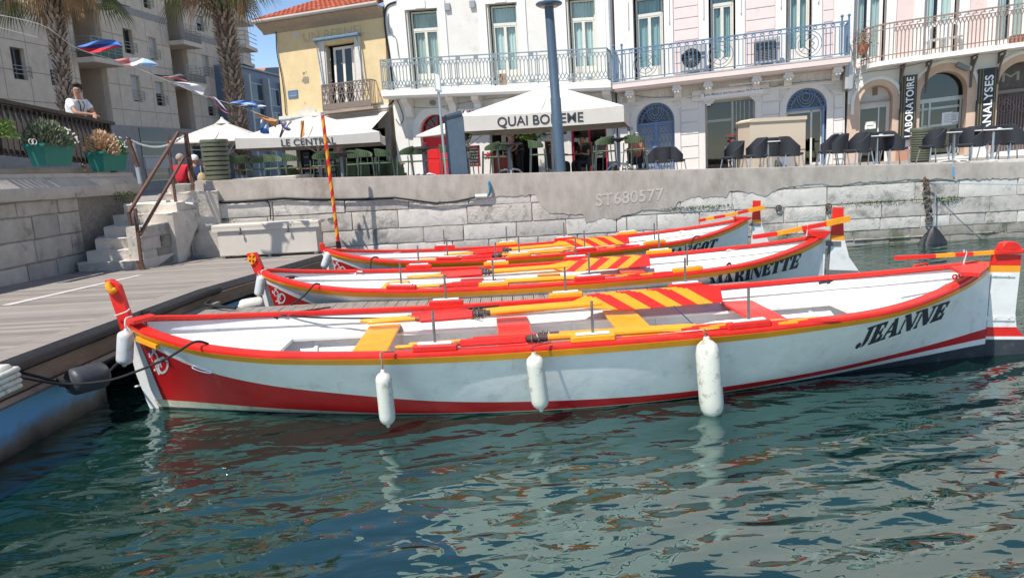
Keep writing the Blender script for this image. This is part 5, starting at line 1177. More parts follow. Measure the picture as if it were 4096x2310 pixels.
m.box(ds[0],ds[1],.15,.26,ts-.04,ts+.05); dr=m.build('door',REDD,rw,smooth=0)
m=W_.mb(); cx=(ds[0]+ds[1])/2; rr=(ds[1]-ds[0])/2
P=arc(cx,ts+.03,rr-.03,.60,0,PI,14)
for a,b in zip(P,P[1:]): m.bar((a[0],.2,a[1]),(b[0],.2,b[1]),.07)
for k in range(1,6): a=PI*k/6; m.bar((cx,.2,ts),(cx+rr*math.cos(a),.2,ts+.58*math.sin(a)),.035)
m.build('fanlight',REDD,dr,smooth=0); m=W_.mb(); m.prism(archpoly(ds[0],ds[1],ts,ts+.01,ds[3],14),.24,.25); m.build('pane',mat('dark_glass',(.02,.022,.025),.08,.1),dr,smooth=0)
# bistro front
backing(W_,rw,ent[0],ent[1],-.6,ent[3],2.5); 
m=W_.mb(); a,b=rwin[0],rwin[1]; 
REDW=mat('frame_crimson',(.45,.012,.05),.5,.1)
for s in (a,(a+b)/2-.03,b-.06): m.box(s,s+.07,.1,.2,rwin[2]-.9,rwin[3])
m.box(a,b,.09,.19,rwin[3]-.08,rwin[3]); m.box(a,b,.09,.19,rwin[2]-.5,rwin[2]-.42); f=m.build('shop_window',REDW,rw,smooth=0)
m=W_.mb(); m.pf([(a,.15,rwin[2]-.9),(b,.15,rwin[2]-.9),(b,.15,rwin[3]),(a,.15,rwin[3])]); m.build('pane',GLD,f,smooth=0)
m=W_.mb(); 
for i in range(9):
    s=a+.12+(b-a-.2)*i/8; m.tube(smooth2([(s,.2,rwin[2]-.5),(s+.03,.2,rwin[2]),(s-.03,.2,rwin[2]+.5),(s,.2,rwin[3]-.1)],3),.008,4)
m.build('window_grille',REDW,f,smooth=0); backing(W_,rw,a,b,rwin[2]-.9,rwin[3],1.2)
archband(W_,rw,arch2[0],arch2[1],arch2[3]-.66,arch2[3]-.65,arch2[3],.28,-.05,0,TRW)
m=W_.mb(); m.prism(archpoly(arch2[0],arch2[1],arch2[3]-.65,arch2[3]-.64,arch2[3],14),-.012,-.008); m.build('blind_arch_glass',mat('dark_glass',(.02,.022,.025),.08,.1),rw,smooth=0)
# sign with scalloped valance
sa=W_.L(zC(618,825),.5); sb=W_.L(zC(1812,718),.5); 
sg=thing('shop_sign','white bistro signboard with red lettering and a scalloped valance','sign',tuple(W_.P(sa[0],sa[1]-.3,.45)))
s0,s1=sa[0],sR-.06; t1=sa[1]; t0=t1-.46
m=W_.mb(); m.box(s0,s1,-.45,-.02,t0+.1,t1); 
n=24
for i in range(n): a=s0+(s1-s0)*i/n; b=s0+(s1-s0)*(i+1)/n; m.prism([(a,t0+.1),(a,t0+.03)]+[(a+(b-a)*(.5-.5*math.cos(PI*k/5)),t0+.03-.06*math.sin(PI*k/5)) for k in range(1,5)]+[(b,t0+.03),(b,t0+.1)],-.452,-.44)
m.build('board',TRW,sg,smooth=0)
REDL=mat('sign_red',(.50,.03,.035),.6,.1)
def wtxt(F,sg,txt,c,w_,h,y,mt,bold=.02,name='lettering',rot=0,shear=0,sp=1.):
    m=F.mb(); ca,sa_=math.cos(rot),math.sin(rot); put_text(m,txt,lambda a,b:V((c[0]+a*ca-b*sa_,y,c[1]+a*sa_+b*ca)),w=w_,h=h,bold=bold,shear=shear,spacing=sp); return m.build(name,mt,sg,smooth=0)
q=W_.L(zC(795,842),.47); wtxt(W_,sg,'BISTRO BOUTIQUE',(s0+.22+1.75,(t0+t1)/2+.05),3.5,.26,-.463,REDL,.03)
wtxt(W_,sg,'BISTRO',(s1-.80,(t0+t1)/2+.05),1.35,.26,-.463,REDL,.03)
# downpipe between the houses
m=W_.mb(); m.tube([(sR-.06,-.08,topT),(sR-.06,-.08,bt+.05)],.045,8); m.tube([(sR-.04,-.10,bt-.35),(sR-.04,-.10,-.3)],.05,8); tag(m.build('downpipe',mat('pipe_grey',(.33,.36,.40),.5,.15,8)),'grey downpipe between the white and the pink house','pipe')
m=W_.mb(); m.lathe([(.12,0),(.13,.01),(.0,.03)],16,(0,0,0)) if 0 else m.prism(arc(L(zC(437,776))[0],L(zC(437,776))[1],.13,.10,0,2*PI,16)[:-1],-.03,0); m.build('vent_disc',DSTL,rw,smooth=0)
for px in ((550,55),(738,35)): a=L(zC(*px)); m=W_.mb(); m.box(a[0]-.1,a[0]+.1,-.1,0,a[1]-.12,a[1]+.12); m.build('wall_plate',mat('plate_grey',(.3,.31,.33),.7,.1),rw,smooth=0)
a=L(zC(957,578),.8); m=W_.mb(); m.box(a[0]-.14,a[0]+.14,-.72,-.70,bt+.03,bt+.42); tag(m.build('cardboard_panel',mat('cardboard',(.46,.24,.10),.9,.1)),'brown board leaning inside the grey balcony railing','board')
# ---------------------------------------------------------------- pink building
FP=mkfac(zD(335,1300),zD(1932,1170),zD(300,180)); P_=FP; L=P_.L
sRp=P_.L(zE(585,600))[0]; btp=L(zD(1000,560))[1]; tpp=topT+.4
rp=thing('pink_building','pale pink and cream house with a blue ironwork balcony and carved brackets','building',tuple(P_.P(0,0)))
w3=[P_.R(zD(432,-120),zD(680,560)),P_.R(zD(1005,-160),zD(1212,520)),P_.R(zD(1595,-200),zD(1785,470))]
btp=sum(w[2] for w in w3)/3; tw=max(w[3] for w in w3); tw=btp+2.75
w3=[(a,b,btp,tw) for a,b,c,t in w3]
gate=P_.R(zD(458,790),zD(758,1310)); shop=P_.R(zD(980,765),zD(1360,1300)); arc2=P_.R(zD(1595,680),zD(1893,1260))
gate=(gate[0],gate[1],-.4,gate[3]); arc2=(arc2[0],arc2[1],-.4,arc2[3]); shop=(shop[0],shop[1],-.4,shop[3])
gsp=gate[3]-(gate[1]-gate[0])*.5; asp=arc2[3]-(arc2[1]-arc2[0])*.5
hs=[[(a,c),(b,c),(b,t),(a,t)] for a,b,c,t in w3]+[[(a,t+1.1),(b,t+1.1),(b,t+3.2),(a,t+3.2)] for a,b,c,t in w3]
bz=btp-.14
wall(P_,rp,[(0,bz),(sRp,bz),(sRp,tpp),(0,tpp)],hs,.36,PNK,'upper_wall')
wall(P_,rp,[(0,-1.5),(sRp,-1.5),(sRp,bz-.002),(0,bz-.002)],[archpoly(gate[0],gate[1],-.4,gsp,gate[3]),archpoly(arc2[0],arc2[1],-.4,asp,arc2[3]),[(shop[0],-.4),(shop[1],-.4),(shop[1],shop[3]),(shop[0],shop[3])]],.40,CRW,'ground_wall')
shell(P_,rp,0,sRp,tpp,mt=PNK)
# rustication grooves as raised courses
m=P_.mb(); t=btp+.02
def segs(t0,t1,holes,s0,s1,pad):
    o=[(s0,s1)]
    for a,b,c,d in holes:
        if c<t1 and d>t0:
            n=[]
            for x,y in o:
                if b+pad<=x or a-pad>=y: n.append((x,y))
                else:
                    if a-pad>x: n.append((x,a-pad))
                    if b+pad<y: n.append((b+pad,y))
            o=n
    return [q for q in o if q[1]-q[0]>.08]
hh=[(a,b,c,t+.3) for a,b,c,t in w3]
while t<tpp-.3:
    for a,b in segs(t,t+.36,hh,.42,sRp-.4,.34): m.bbox(a,b,-.022,0,t+.012,t+.35,.01)
    t+=.362
m.build('rusticated_courses',PNK,rp,smooth=0)
m=P_.mb(); t=-.15; hh=[(gate[0],gate[1],-1,gsp),(gate[0],gate[1],-1,gate[3]+.0),(arc2[0],arc2[1],-1,arc2[3]),(shop[0],shop[1],-1,shop[3]+.35)]
gt=shop[3]+.45
while t<gt-.2:
    for a,b in segs(t,t+.36,hh,.05,sRp-.05,.22): m.bbox(a,b,-.03,0,t+.014,t+.40,.012)
    t+=.415
m.build('rusticated_base',CRW,rp,smooth=0)
m=P_.mb()
for a,b in ((.0,.36),(sRp-.36,sRp)): m.box(a,b,-.06,0,btp,tpp)
m.build('corner_strips',TRW,rp,smooth=0)
for (a,b,c,t),hf in zip(w3,(.5,.62,.6)):
    backing(P_,rp,a-.1,b+.1,c,t); frenchwin(P_,rp,a+.06,b-.06,c,t-.04,curt=CURG,transom=.80,panel=.16,half=[(a+.1,a+.52),(b-.55,b-.1)])
    m=P_.mb(); m.box(a-.30,a,-.05,.36,c,t+.3); m.box(b,b+.30,-.05,.36,c,t+.3); m.box(a,b,-.05,.36,t,t+.3); m.box(a-.34,b+.34,-.14,-.05,t+.3,t+.42); m.build('window_surround',TRW,rp,smooth=0)
    backing(P_,rp,a-.1,b+.1,t+1.1,t+3.2); frenchwin(P_,rp,a+.06,b-.06,t+1.1,t+3.16,curt=CURG)
    for s in (a-.17,b+.17): 
        m=P_.mb(); m.bar((s,-.09,c+1.75),(s,-.09,t-.1),.03); m.build('shutter_bar',TRW,rp,smooth=0)
bdp=1.0
m=P_.mb(); m.box(0,sRp+.0,-bdp,-.002,bz-.16,bz+.0); m.box(.04,sRp-.04,-bdp+.1,-.002,bz-.24,bz-.16); m.build('balcony_slab',mat('slab_pink',(.72,.60,.56),.9,.05,4),rp,smooth=0)
m=P_.mb(); m.box(0,sRp,-bdp-.01,-.002,bz+.0,bz+.05); m.build('balcony_edge',mat('slab_grey',(.42,.42,.43),.8,.1),rp,smooth=0)
rail(P_,rp,.06,sRp-.06,bz+.07,bz+1.07,-bdp+.05,IRONB,'ring')
# frieze, dentils, carved brackets
m=P_.mb(); m.box(0,sRp,-.08,-.001,bz-.70,bz-.64); m.box(0,sRp,-.12,-.001,bz-.64,bz-.61); m.build('string_course',CRW,rp,smooth=0)
bx=[L(zD(x,690))[0] for x in (430,778,1010,1365,1600)]+[L(zE(160,600))[0],L(zE(505,600))[0]]
bx=sorted(set(round(x,2) for x in bx)); q=[]; 
for x in bx:
    if not q or x-q[-1]>.5: q.append(x)
bx=[x for x in q if x<sRp-.1]
m=P_.mb(); x=.2; m.box(.05,sRp-.05,-.012,-.001,bz-.58,bz-.28)
while x<sRp-.1:
    if all(abs(x-b)>.22 for b in bx): m.bbox(x-.045,x+.045,-.06,-.001,bz-.48,bz-.33,.015); m.ball((x,-.07,bz-.51),.035,n=6)
    x+=.235
m.build('dentil_frieze',CRW,rp,smooth=30)
for b in bx:
    m=P_.mb(); Pp=[(-.02,bz-.24),(-.78,bz-.24),(-.8,bz-.32),(-.62,bz-.38),(-.40,bz-.41),(-.28,bz-.49),(-.30,bz-.57),(-.24,bz-.62),(-.12,bz-.61),(-.02,bz-.65)]
    m.prism(Pp,b-.12,b+.12,m=lambda a,c,d:V((d,a,c))); 
    m.ball((b,-.70,bz-.39),.13,(1,.7,.8),10)
    for k in (-1,1): m.ball((b+.10*k,-.74,bz-.36),.07,n=8); m.ball((b+.05*k,-.80,bz-.46),.04,n=6)
    m.build('carved_bracket',CRW,rp,smooth=40)
    m=P_.mb()
    for k,(w2,t2) in enumerate(((.2,0),(.14,.07),(.07,.13))): m.box(b-w2,b+w2,-.05-.002*k,-.03,bz-.80-t2-.06,bz-.80-t2)
    m.build('bracket_drop',CRW,rp,smooth=0)
# blue gates
BLG=mat('gate_blue',(.15,.24,.42),.5,.1,10)
def fan(F,root,a,b,sp,t,y,full=True):
    m=F.mb(); cx=(a+b)/2; r=(b-a)/2
    for rr in (r-.03,r-.17): 
        P=arc(cx,sp,rr,(t-sp)/r*rr,0,PI,20)
        for u,v in zip(P,P[1:]): m.bar((u[0],y,u[1]),(v[0],y,v[1]),.05 if rr>r-.1 else .03)
    for k in range(15): an=PI*(k+.5)/15; m.bar((cx+(r-.17)*math.cos(an),y,sp+(t-sp)/r*(r-.17)*math.sin(an)),(cx+(r-.03)*math.cos(an),y,sp+(t-sp)/r*(r-.03)*math.sin(an)),.022)
    m.box(a,b,y-.03,y+.03,sp-.08,sp+.0); k=(t-sp)/r; ri=r-.17
    n=13
    for i in range(-n,n+1):
        for sg_ in (1,-1):
            pts=[]
            for j in range(25):
                x=-ri+2*ri*j/24; z=sg_*(x)+i*.135*1.4
                if z>0.01 and x*x/(ri*ri)+z*z/((ri*k)**2)<1 and (x*x/(.30**2)+(z-.36)**2/(.34**2))>1: pts.append((cx+x,y,sp+z))
                else:
                    if len(pts)>1: m.bar(pts[0],pts[-1],.014)
                    pts=[]
            if len(pts)>1: m.bar(pts[0],pts[-1],.014)
    for e in (1,.72,.42):
        P=arc(cx,sp+.36,.28*e,.33*e,0,2*PI,16)
        for u,v in zip(P,P[1:]): m.bar((u[0],y,u[1]),(v[0],y,v[1]),.03)
    o=m.build('fanlight_grille',BLG,root,smooth=0)
    return o
fan(P_,rp,gate[0],gate[1],gsp,gate[3],.22); fan(P_,rp,arc2[0],arc2[1],asp,arc2[3],.22)
archband(P_,rp,gate[0],gate[1],-.4,gsp,gate[3],.2,-.045,0,CRW); archband(P_,rp,arc2[0],arc2[1],-.4,asp,arc2[3],.2,-.045,0,CRW)
a,b=gate[0],gate[1]; cx=(a+b)/2
for k,(x0_,x1_) in enumerate(((a,cx),(cx,b))):
    m=P_.mb(); y=.22; t0_,t1_=-.25,gsp-.08
    for s in (x0_+.03,x1_-.03): m.box(s-.03,s+.03,y-.02,y+.02,t0_,t1_)
    for t in (t0_+.1,t0_+.45,t1_-.04,t1_-.32,t1_-1.1): m.box(x0_,x1_,y-.018,y+.018,t-.02,t+.02)
    n=6
    for i in range(1,n): s=x0_+(x1_-x0_)*i/n; m.bar((s,y,t0_+.1),(s,y,t1_-1.1),.022)
    for i in range(4):
        s=x0_+.06+(x1_-x0_-.12)*(i+.5)/4; m.bar((s-.07,y,t1_-.3),(s+.07,y,t1_-.06),.016); m.bar((s+.07,y,t1_-.3),(s-.07,y,t1_-.06),.016); 
        zz=t1_-.42; m.bar((s-.06,y,zz),(s+.06,y,zz),.02); m.bar((s+.06,y,zz),(s+.06,y,zz-.2),.02); m.bar((s+.06,y,zz-.2),(s-.05,y,zz-.2),.02); m.bar((s-.05,y,zz-.2),(s-.05,y,zz-.1),.02); m.bar((s,y,zz-.2),(s,y,t1_-1.1),.02)
    if k==0: m.box(cx-.12,cx+.02,y-.05,y-.018,.75,.95)
    m.build('gate_leaf',BLG,rp,smooth=0)
m=P_.mb(); m.pf([(a-.05,.30,-.4),(b+.05,.30,-.4),(b+.05,.30,gsp),(a-.05,.30,gsp)]); m.build('gate_backing',mat('frosted_pane',(.42,.45,.48),.4,.1,5),rp,smooth=0); 
m=P_.mb(); m.prism(archpoly(a,b,gsp,gsp+.01,gate[3]),.30,.305); m.build('fanlight_backing',mat('dark_glass',(.02,.022,.025),.08,.1),rp,smooth=0)
a,b=arc2[0],arc2[1]
m=P_.mb(); m.prism(archpoly(a,b,asp,asp+.01,arc2[3]),.30,.305); m.build('fanlight_backing',mat('dark_glass',(.02,.022,.025),.08,.1),rp,smooth=0)
backing(P_,rp,a,b,-.4,asp,1.6); m=P_.mb()
for s in (a+.0,a+.78,b-.16): m.box(s,s+.06,.28,.34,-.3,asp-.08)
m.box(a,b,.28,.34,asp-.16,asp-.08); m.box(a+.8,b-.16,.28,.34,-.3,-.2); o=m.build('entrance_frame',FRM,rp,smooth=0)
m=P_.mb(); m.pf([(a,.31,-.3),(b,.31,-.3),(b,.31,asp-.1),(a,.31,asp-.1)]); m.build('pane',GLD,o,smooth=0)
m=P_.mb(); m.box(b-.12,b-.06,.05,.36,-.3,asp); m.build('entrance_post',BLG,rp,smooth=0)
# shop opening
a,b,c,t=shop; backing(P_,rp,a,b,-.4,t,2.2)
SHF=mat('shop_frame',(.40,.37,.31),.5,.1)
m=P_.mb()
for s in (a,a+(b-a)*.53,b-.07): m.box(s,s+.07,.25,.33,-.3,t)
m.box(a,b,.24,.32,t-.07,t); m.box(a,a+(b-a)*.53,.24,.32,t-.72,t-.64); m.box(a+.08,a+(b-a)*.53,.24,.32,-.3,-.2)
for s in (.62,.70,.78,.88): m.box(a+(b-a)*s,a+(b-a)*s+.03,.25,.5,-.2,t-.1)
o=m.build('shop_front',SHF,rp,smooth=0)
m=P_.mb(); m.pf([(a,.29,-.3),(b,.29,-.3),(b,.29,t),(a,.29,t)]); m.build('pane',glass('dark_shop_glass',(.25,.3,.33),.3),o,smooth=0)
sa=P_.L(zD(885,740),.1); sb=P_.L(zD(1466,735),.1)
sg=thing('shop_sign','white medical shop sign with grey and red lettering above the shop door','sign',tuple(P_.P(sa[0],t+.1,.1)))
s0,s1=sa[0],P_.L(zD(1466,700),.1)[0]; t0=t+.02; t1=t+.37
m=P_.mb(); m.box(s0,s1,-.12,-.045,t0,t1); m.build('board',CRW,sg,smooth=0); m=P_.mb(); m.box(s0+.24,s1-.18,-.135,-.122,t0+.07,t1-.06); m.build('panel',mat('sign_white',(.80,.80,.82),.5,.03),sg,smooth=0)
GRY=mat('sign_grey',(.10,.12,.15),.5,.1); tc_=(t0+t1)/2+.005; w_=s1-s0-.42; x0_=s0+.24
wtxt(P_,sg,'Sète Médical',(x0_+w_*.215,tc_),w_*.28,None,-.139,GRY,.003); wtxt(P_,sg,'MAINTIEN À DOMICILE',(x0_+w_*.545,tc_-.0),w_*.33,.085,-.139,REDL,.003); wtxt(P_,sg,'04 67 46 12 46',(x0_+w_*.86,tc_+.01),w_*.25,None,-.139,GRY,.006)
m=P_.mb(); h0=x0_+.02; hz=tc_-.09
for p,q in (((h0,hz),(h0,hz+.11)),((h0,hz+.11),(h0+.08,hz+.18)),((h0+.08,hz+.18),(h0+.16,hz+.11)),((h0+.16,hz+.11),(h0+.16,hz)),): m.bar((p[0],-.139,p[1]),(q[0],-.139,q[1]),.012)
m.build('house_mark',GRY,sg,smooth=0)
m=P_.mb(); m.bar((s0+1.2,-.45,t1+.03),(s0+3.2,-.45,t1+.03),.05); m.bar((s0+1.5,-.45,t1+.03),(s0+1.5,-.05,t1+.06),.025); m.bar((s0+3.0,-.45,t1+.03),(s0+3.0,-.05,t1+.06),.025); m.build('strip_lamp',FRM,sg,smooth=0)
q=L(zD(417,973)); m=P_.mb(); m.box(q[0]-.09,q[0]+.09,-.045,-.031,q[1]-.06,q[1]+.06); o=tag(m.build('house_number',INK),'small dark house number plate left of the blue arched gate','sign'); 
wtxt(P_,o,'17',(q[0],q[1]),None,.08,-.047,mat('sign_white',(.80,.80,.82)),.01)
# air conditioners
def ac(px0,px1,label,fan_=True):
    a,b,c,t=P_.R(px0,px1,.72); c=max(c,bz+.08); t=c+.80; r=thing('air_conditioner',label,'air conditioner',tuple(P_.P(a,c,.6)),group='air conditioners on the blue balcony')
    m=P_.mb(); m.bbox(a,b,-.72,-.40,c,t,.02); m.box(a+.1,a+.2,-.70,-.42,c-.08,c); m.box(b-.2,b-.1,-.70,-.42,c-.08,c); m.build('case',mat('ac_grey',(.46,.45,.44),.5,.06),r,smooth=30)
    cx=a+(b-a)*.42; cz=(c+t)/2; m=P_.mb()
    if fan_:
        m.prism(arc(cx,cz,.31,.31,0,2*PI,24)[:-1],-.728,-.722,k=1)
        for k in range(22): an=2*PI*k/22; m.bar((cx+.08*math.cos(an),-.735,cz+.08*math.sin(an)),(cx+.31*math.cos(an+.35),-.735,cz+.31*math.sin(an+.35)),.011)
        m.lathe([(.08,0),(.08,.02)],12,(cx,-.745,cz),ax=(0,1,0)); 
    else:
        m.box(cx-.33,cx+.33,-.728,-.722,cz-.30,cz+.30,k=1)
        for k in range(12): m.box(cx-.32,cx+.32,-.74,-.728,cz-.29+.05*k,cz-.27+.05*k)
        for k in range(7): m.box(cx-.32+.1*k,cx-.305+.1*k,-.742,-.74,cz-.3,cz+.3)
    m.build('fan_grille',[mat('ac_grille',(.25,.25,.25),.5,.1),ROOM],r,smooth=0)
ac(zD(797,352),zD(990,520),'air conditioner with a round fan, left one on the blue balcony')
ac(zD(1352,305),zD(1547,465),'air conditioner with a square grille, right one on the blue balcony',False)
# ---------------------------------------------------------------- right building with arches
FR=mkfac(zE(588,1250),zE(1930,1118),zE(620,200)); R_=FR; L=R_.L
rr_=thing('arcaded_building','pink and white house with tan arches and a brown iron balcony at the right','building',tuple(R_.P(0,0)))
sRr=L(zE(1932,600))[0]+9
a1=R_.R(zE(697,660),zE(925,1205)); a2=R_.R(zE(1157,560),zE(1478,1160)); a3=R_.R(zE(1742,565),zE(2060,1160))
a1=(a1[0],a1[1],-.1,a1[3]); a2=(a2[0],a2[1],-.05,a2[3]); a3=(a3[0],a3[1],-.05,a2[3]); 
a4=(a3[0]+3.6,a3[1]+3.6,-.05,a3[3])
sp=[A[3]-(A[1]-A[0])/2 for A in (a1,a2,a3,a4)]
wn=[R_.R(zE(655,-150),zE(882,400)),R_.R(zE(1190,-190),zE(1425,380)),R_.R(zE(1747,-230),zE(1975,330))]
btr=L(zE(1300,400),0)[1]; btr=R_.L(zE(1300,402),.9)[1]
wn=[(a,b,btr,btr+2.75) for a,b,c,t in wn]; wn.append((wn[2][0]+3,wn[2][1]+3,btr,btr+2.75))
hs=[[(a,c),(b,c),(b,t),(a,t)] for a,b,c,t in wn]+[[(a,t+1.1),(b,t+1.1),(b,t+3.2),(a,t+3.2)] for a,b,c,t in wn]
PK2=mat('plaster_rose',(.70,.56,.53),.9,.05,3,.002,60,dirt=(.64,.46,.42),dscale=1.5,dthr=.6)
wall(R_,rr_,[(0,btr-.1),(sRr,btr-.1),(sRr,tpp-1),(0,tpp-1)],hs,.36,PK2,'upper_wall')
wall(R_,rr_,[(0,-1.5),(sRr,-1.5),(sRr,btr-.102),(0,btr-.102)],[archpoly(A[0],A[1],A[2],s_,A[3],20) for A,s_ in zip((a1,a2,a3,a4),sp)],.7,TRW,'ground_wall')
shell(R_,rr_,0,sRr,tpp-1,mt=PK2)
for (a,b,c,t) in wn:
    backing(R_,rr_,a-.1,b+.1,c,t); frenchwin(R_,rr_,a+.06,b-.06,c,t-.04,curt=CURT,transom=1,panel=.10,mt=TRW,half=[(a+.08,a+.36),(b-.5,b-.12)])
    m=R_.mb(); m.box(a-.28,a,-.05,.36,c,t+.28); m.box(b,b+.28,-.05,.36,c,t+.28); m.box(a,b,-.05,.36,t,t+.28); m.build('window_surround',TRW,rr_,smooth=0)
    backing(R_,rr_,a-.1,b+.1,t+1.1,t+3.2); frenchwin(R_,rr_,a+.06,b-.06,t+1.1,t+3.16,curt=CURT)
# balcony with rounded left end
m=R_.mb(); bdr=1.0
def outl(off): return [(sRr-.1,-bdr-off+0.)]+[(sRr-.1,-.002)]+[(.35-off,-.002)]+[(.35-off+(.75+off)*(1-math.cos(x)),-(bdr+off)*math.sin(x)) for x in [PI/2*i/8 for i in range(9)]]
o=outl(0); m.prism([(a,b) for a,b in o],btr-.14,btr,m=lambda a,b,c:V((a,b,c))); m.build('balcony_slab',TRW,rr_,smooth=20)
rail(R_,rr_,1.1,sRr-.2,btr+.1,btr+1.08,-bdr+.04,IRONN,'arch',ends=False)
m=R_.mb(); P=[(.35+.75*(1-math.cos(x)),-(bdr-.04)*math.sin(x)) for x in [PI/2*i/10 for i in range(11)]]
for zz,w_ in ((btr+1.08,.045),(btr+.93,.025),(btr+.15,.03)):
    for a,b in zip(P,P[1:]): m.bar((a[0],a[1],zz),(b[0],b[1],zz),w_)
for a in P: m.bar((a[0],a[1],btr),(a[0],a[1],btr+1.08),.022)
m.build('railing_bow',IRONN,rr_,smooth=0)
for x in (1003,1198,1535,1738):
    s=L(zE(x,480))[0]; m=R_.mb(); y=0; zz=btr-.14
    m.bar((s,-.03,zz-.95),(s,-.03,zz),.07,.05); m.bar((s,-.03,zz-.02),(s,-.60,zz-.02),.05,.05)
    Pq=[(-.05-.5*(k/6)**1.6,zz-.8+.72*(k/6)**.7) for k in range(7)]
    for a,b in zip(Pq,Pq[1:]): m.bar((s,a[0],a[1]),(s,b[0],b[1]),.05)
    for k in (2,4): P0=arc(-.16-.06*k*.5,zz-.35+.08*k*.5,.07,.07,0,2*PI,8); [m.bar((s,a[0],a[1]),(s,b[0],b[1]),.03) for a,b in zip(P0,P0[1:])]
    m.build('iron_bracket',IRONR,rr_,smooth=0)
# tan reveals and mouldings
for A,s_,w_ in ((a1,sp[0],.17),(a2,sp[1],.24),(a3,sp[2],.2),(a4,sp[3],.2)):
    archband(R_,rr_,A[0]+.002,A[1]-.002,A[2],s_,A[3]-.002,w_,-.012,.5,TAN,'tan_reveal',20); archband(R_,rr_,A[0]-w_-.003,A[1]+w_+.003,s_-.35,s_,A[3]+w_+.003,.10,-.07,0,TRW,'arch_moulding',20)
m=R_.mb()
sz=sp[0]-.35
for u,v,t1_ in ((.0,a1[0]-.16,L(zE(600,790))[1]),(a1[1]+.17,L(zE(1000,900))[0],sp[0]-.2)): m.box(u,v,-.010,.0,-.9,t1_)
m.build('tan_dado',TAN,rr_,smooth=0)
m=R_.mb(); m.box(a1[1]+.14,a2[0]-.25,-.03,0,-.9,.36); m.build('terracotta_plinth',mat('terracotta_paint',(.48,.24,.15),.9,.08),rr_,smooth=0)
m=R_.mb(); q=L(zE(600,790))[1]; m.box(.0,a1[0]-.30,-.06,-.012,q,q+.10); m.build('impost',TRW,rr_,smooth=0)
# arch fillings
def fill(A,s_,kind):
    a,b,c,t=A
    if kind=='door':
        m=R_.mb(); m.prism(archpoly(a,b,s_-.1,s_,t,18),.50,.53); m.box(a,a+.10,.5,.56,c,s_-.1); m.box(b-.10,b,.5,.56,c,s_-.1); m.box(a+.1,b-.1,.5,.56,s_-.2,s_-.1); m.box(b-.34,b-.30,.5,.55,c,s_-.2); o=m.build('door_frame',TRW,rr_,smooth=0)
        m=R_.mb(); m.box(a+.10,b-.10,.54,.56,c,s_-.2); m.build('door',glass('dark_shop_glass',(.25,.3,.33)),o,smooth=0); backing(R_,rr_,a,b,c,s_,1.8)
        m=R_.mb(); m.box((a+b)/2-.05,(a+b)/2+.11,.48,.5,s_+.20,s_+.45) ; m.build('vent_grille',mat('vent_tan',(.30,.24,.17),.7,.1),o,smooth=0)
        q=R_.L(zE(792,942)); m=R_.mb(); m.box(q[0]-.17,q[0]+.17,.49,.5,q[1]-.12,q[1]+.12); m.build('paper_notice',mat('paper',(.75,.8,.72),.8,.03),o,smooth=0)
        m=R_.mb(); m.box(q[0]-.1,q[0]+.1,.486,.489,q[1]-.02,q[1]+.0); m.build('notice_arrow',INK,o,smooth=0)
    else:
        m=R_.mb(); m.box(a,b,.44,.52,s_-.25,s_-.12); 
        for s in (a,a+(b-a)*.12,a+(b-a)*.27,b-.08): m.box(s,s+.06,.45,.51,c,s_-.25)
        m.box(a,b,.45,.51,c,c+.1); o=m.build('shop_frame',mat('alu_frame',(.42,.44,.43),.4,.08,metal=.5),rr_,smooth=0)
        m=R_.mb(); m.prism(archpoly(a,b,c,s_,t,18),.48,.485); m.build('pane',GLD,o,smooth=0); backing(R_,rr_,a,b,c,t,2.0,mat('grey_room',(.09,.10,.10),.9,.3,2))
        for tt in (1.0,1.55):
            m=R_.mb(); m.box(a+.02,b-.1,.472,.476,c+tt,c+tt+.07); m.build('frosted_stripe',mat('frosted_stripe',(.48,.56,.54),.6,.1,30),o,smooth=0)
        for u,v in (((1352,895),(.15,.2)),((1411,884),(.105,.15))):
            q=R_.L(zE(*u),-.45); m=R_.mb(); m.box(q[0]-v[0],q[0]+v[0],.462,.466,q[1]-v[1],q[1]+v[1]); n=m.build('paper_notice',mat('paper_white',(.78,.8,.82),.8,.03),o,smooth=0)
            m=R_.mb()
            for k in range(5): m.box(q[0]-v[0]*.6,q[0]+v[0]*(.6-.1*(k%3)),.459,.461,q[1]+v[1]*(.55-.28*k),q[1]+v[1]*(.55-.28*k)+.012)
            m.build('notice_text',mat('sign_grey',(.10,.12,.15)),n,smooth=0)
fill(a1,sp[0],'door'); fill(a2,sp[1],'shop')
for A,s_ in ((a3,sp[2]),(a4,sp[3])):
    a,b,c,t=A; m=R_.mb(); m.prism(archpoly(a,b,c,s_,t,18),.40,.42,k=0); m.box(a,b,.32,.40,s_-.25,s_-.15,k=1); o=m.build('old_door',[mat('old_door_brown',(.10,.085,.08),.6,.3,8),mat('door_trim_brown',(.25,.19,.17),.6,.1)],rr_,smooth=0)
    m=R_.mb(); n=16
    for i in range(1,n): s=a+(b-a)*i/n; m.bar((s,.36,c),(s,.36,s_-.25-.1),.02)
    for k in range(2):
        cx=a+(b-a)*(.27+.46*k)
        for sc_,dx in ((1,1),(1,-1),(.6,1),(.6,-1)):
            m.tube([(cx+dx*sc_*.30*(1-math.exp(-x*.5))*math.cos(x*.9),.34,s_-.7+sc_*.34*math.sin(x*.9)*(1-.1*x)) for x in [i*.45 for i in range(12)]],.012,5)
    m.build('iron_scrollwork',mat('scroll_iron',(.24,.18,.17),.6,.2),o,smooth=0)
    wtxt(R_,o,'M J',((a+b)/2,s_+.20),.85,.36,.395,mat('monogram',(.30,.30,.24),.6,.1),.0,'monogram')
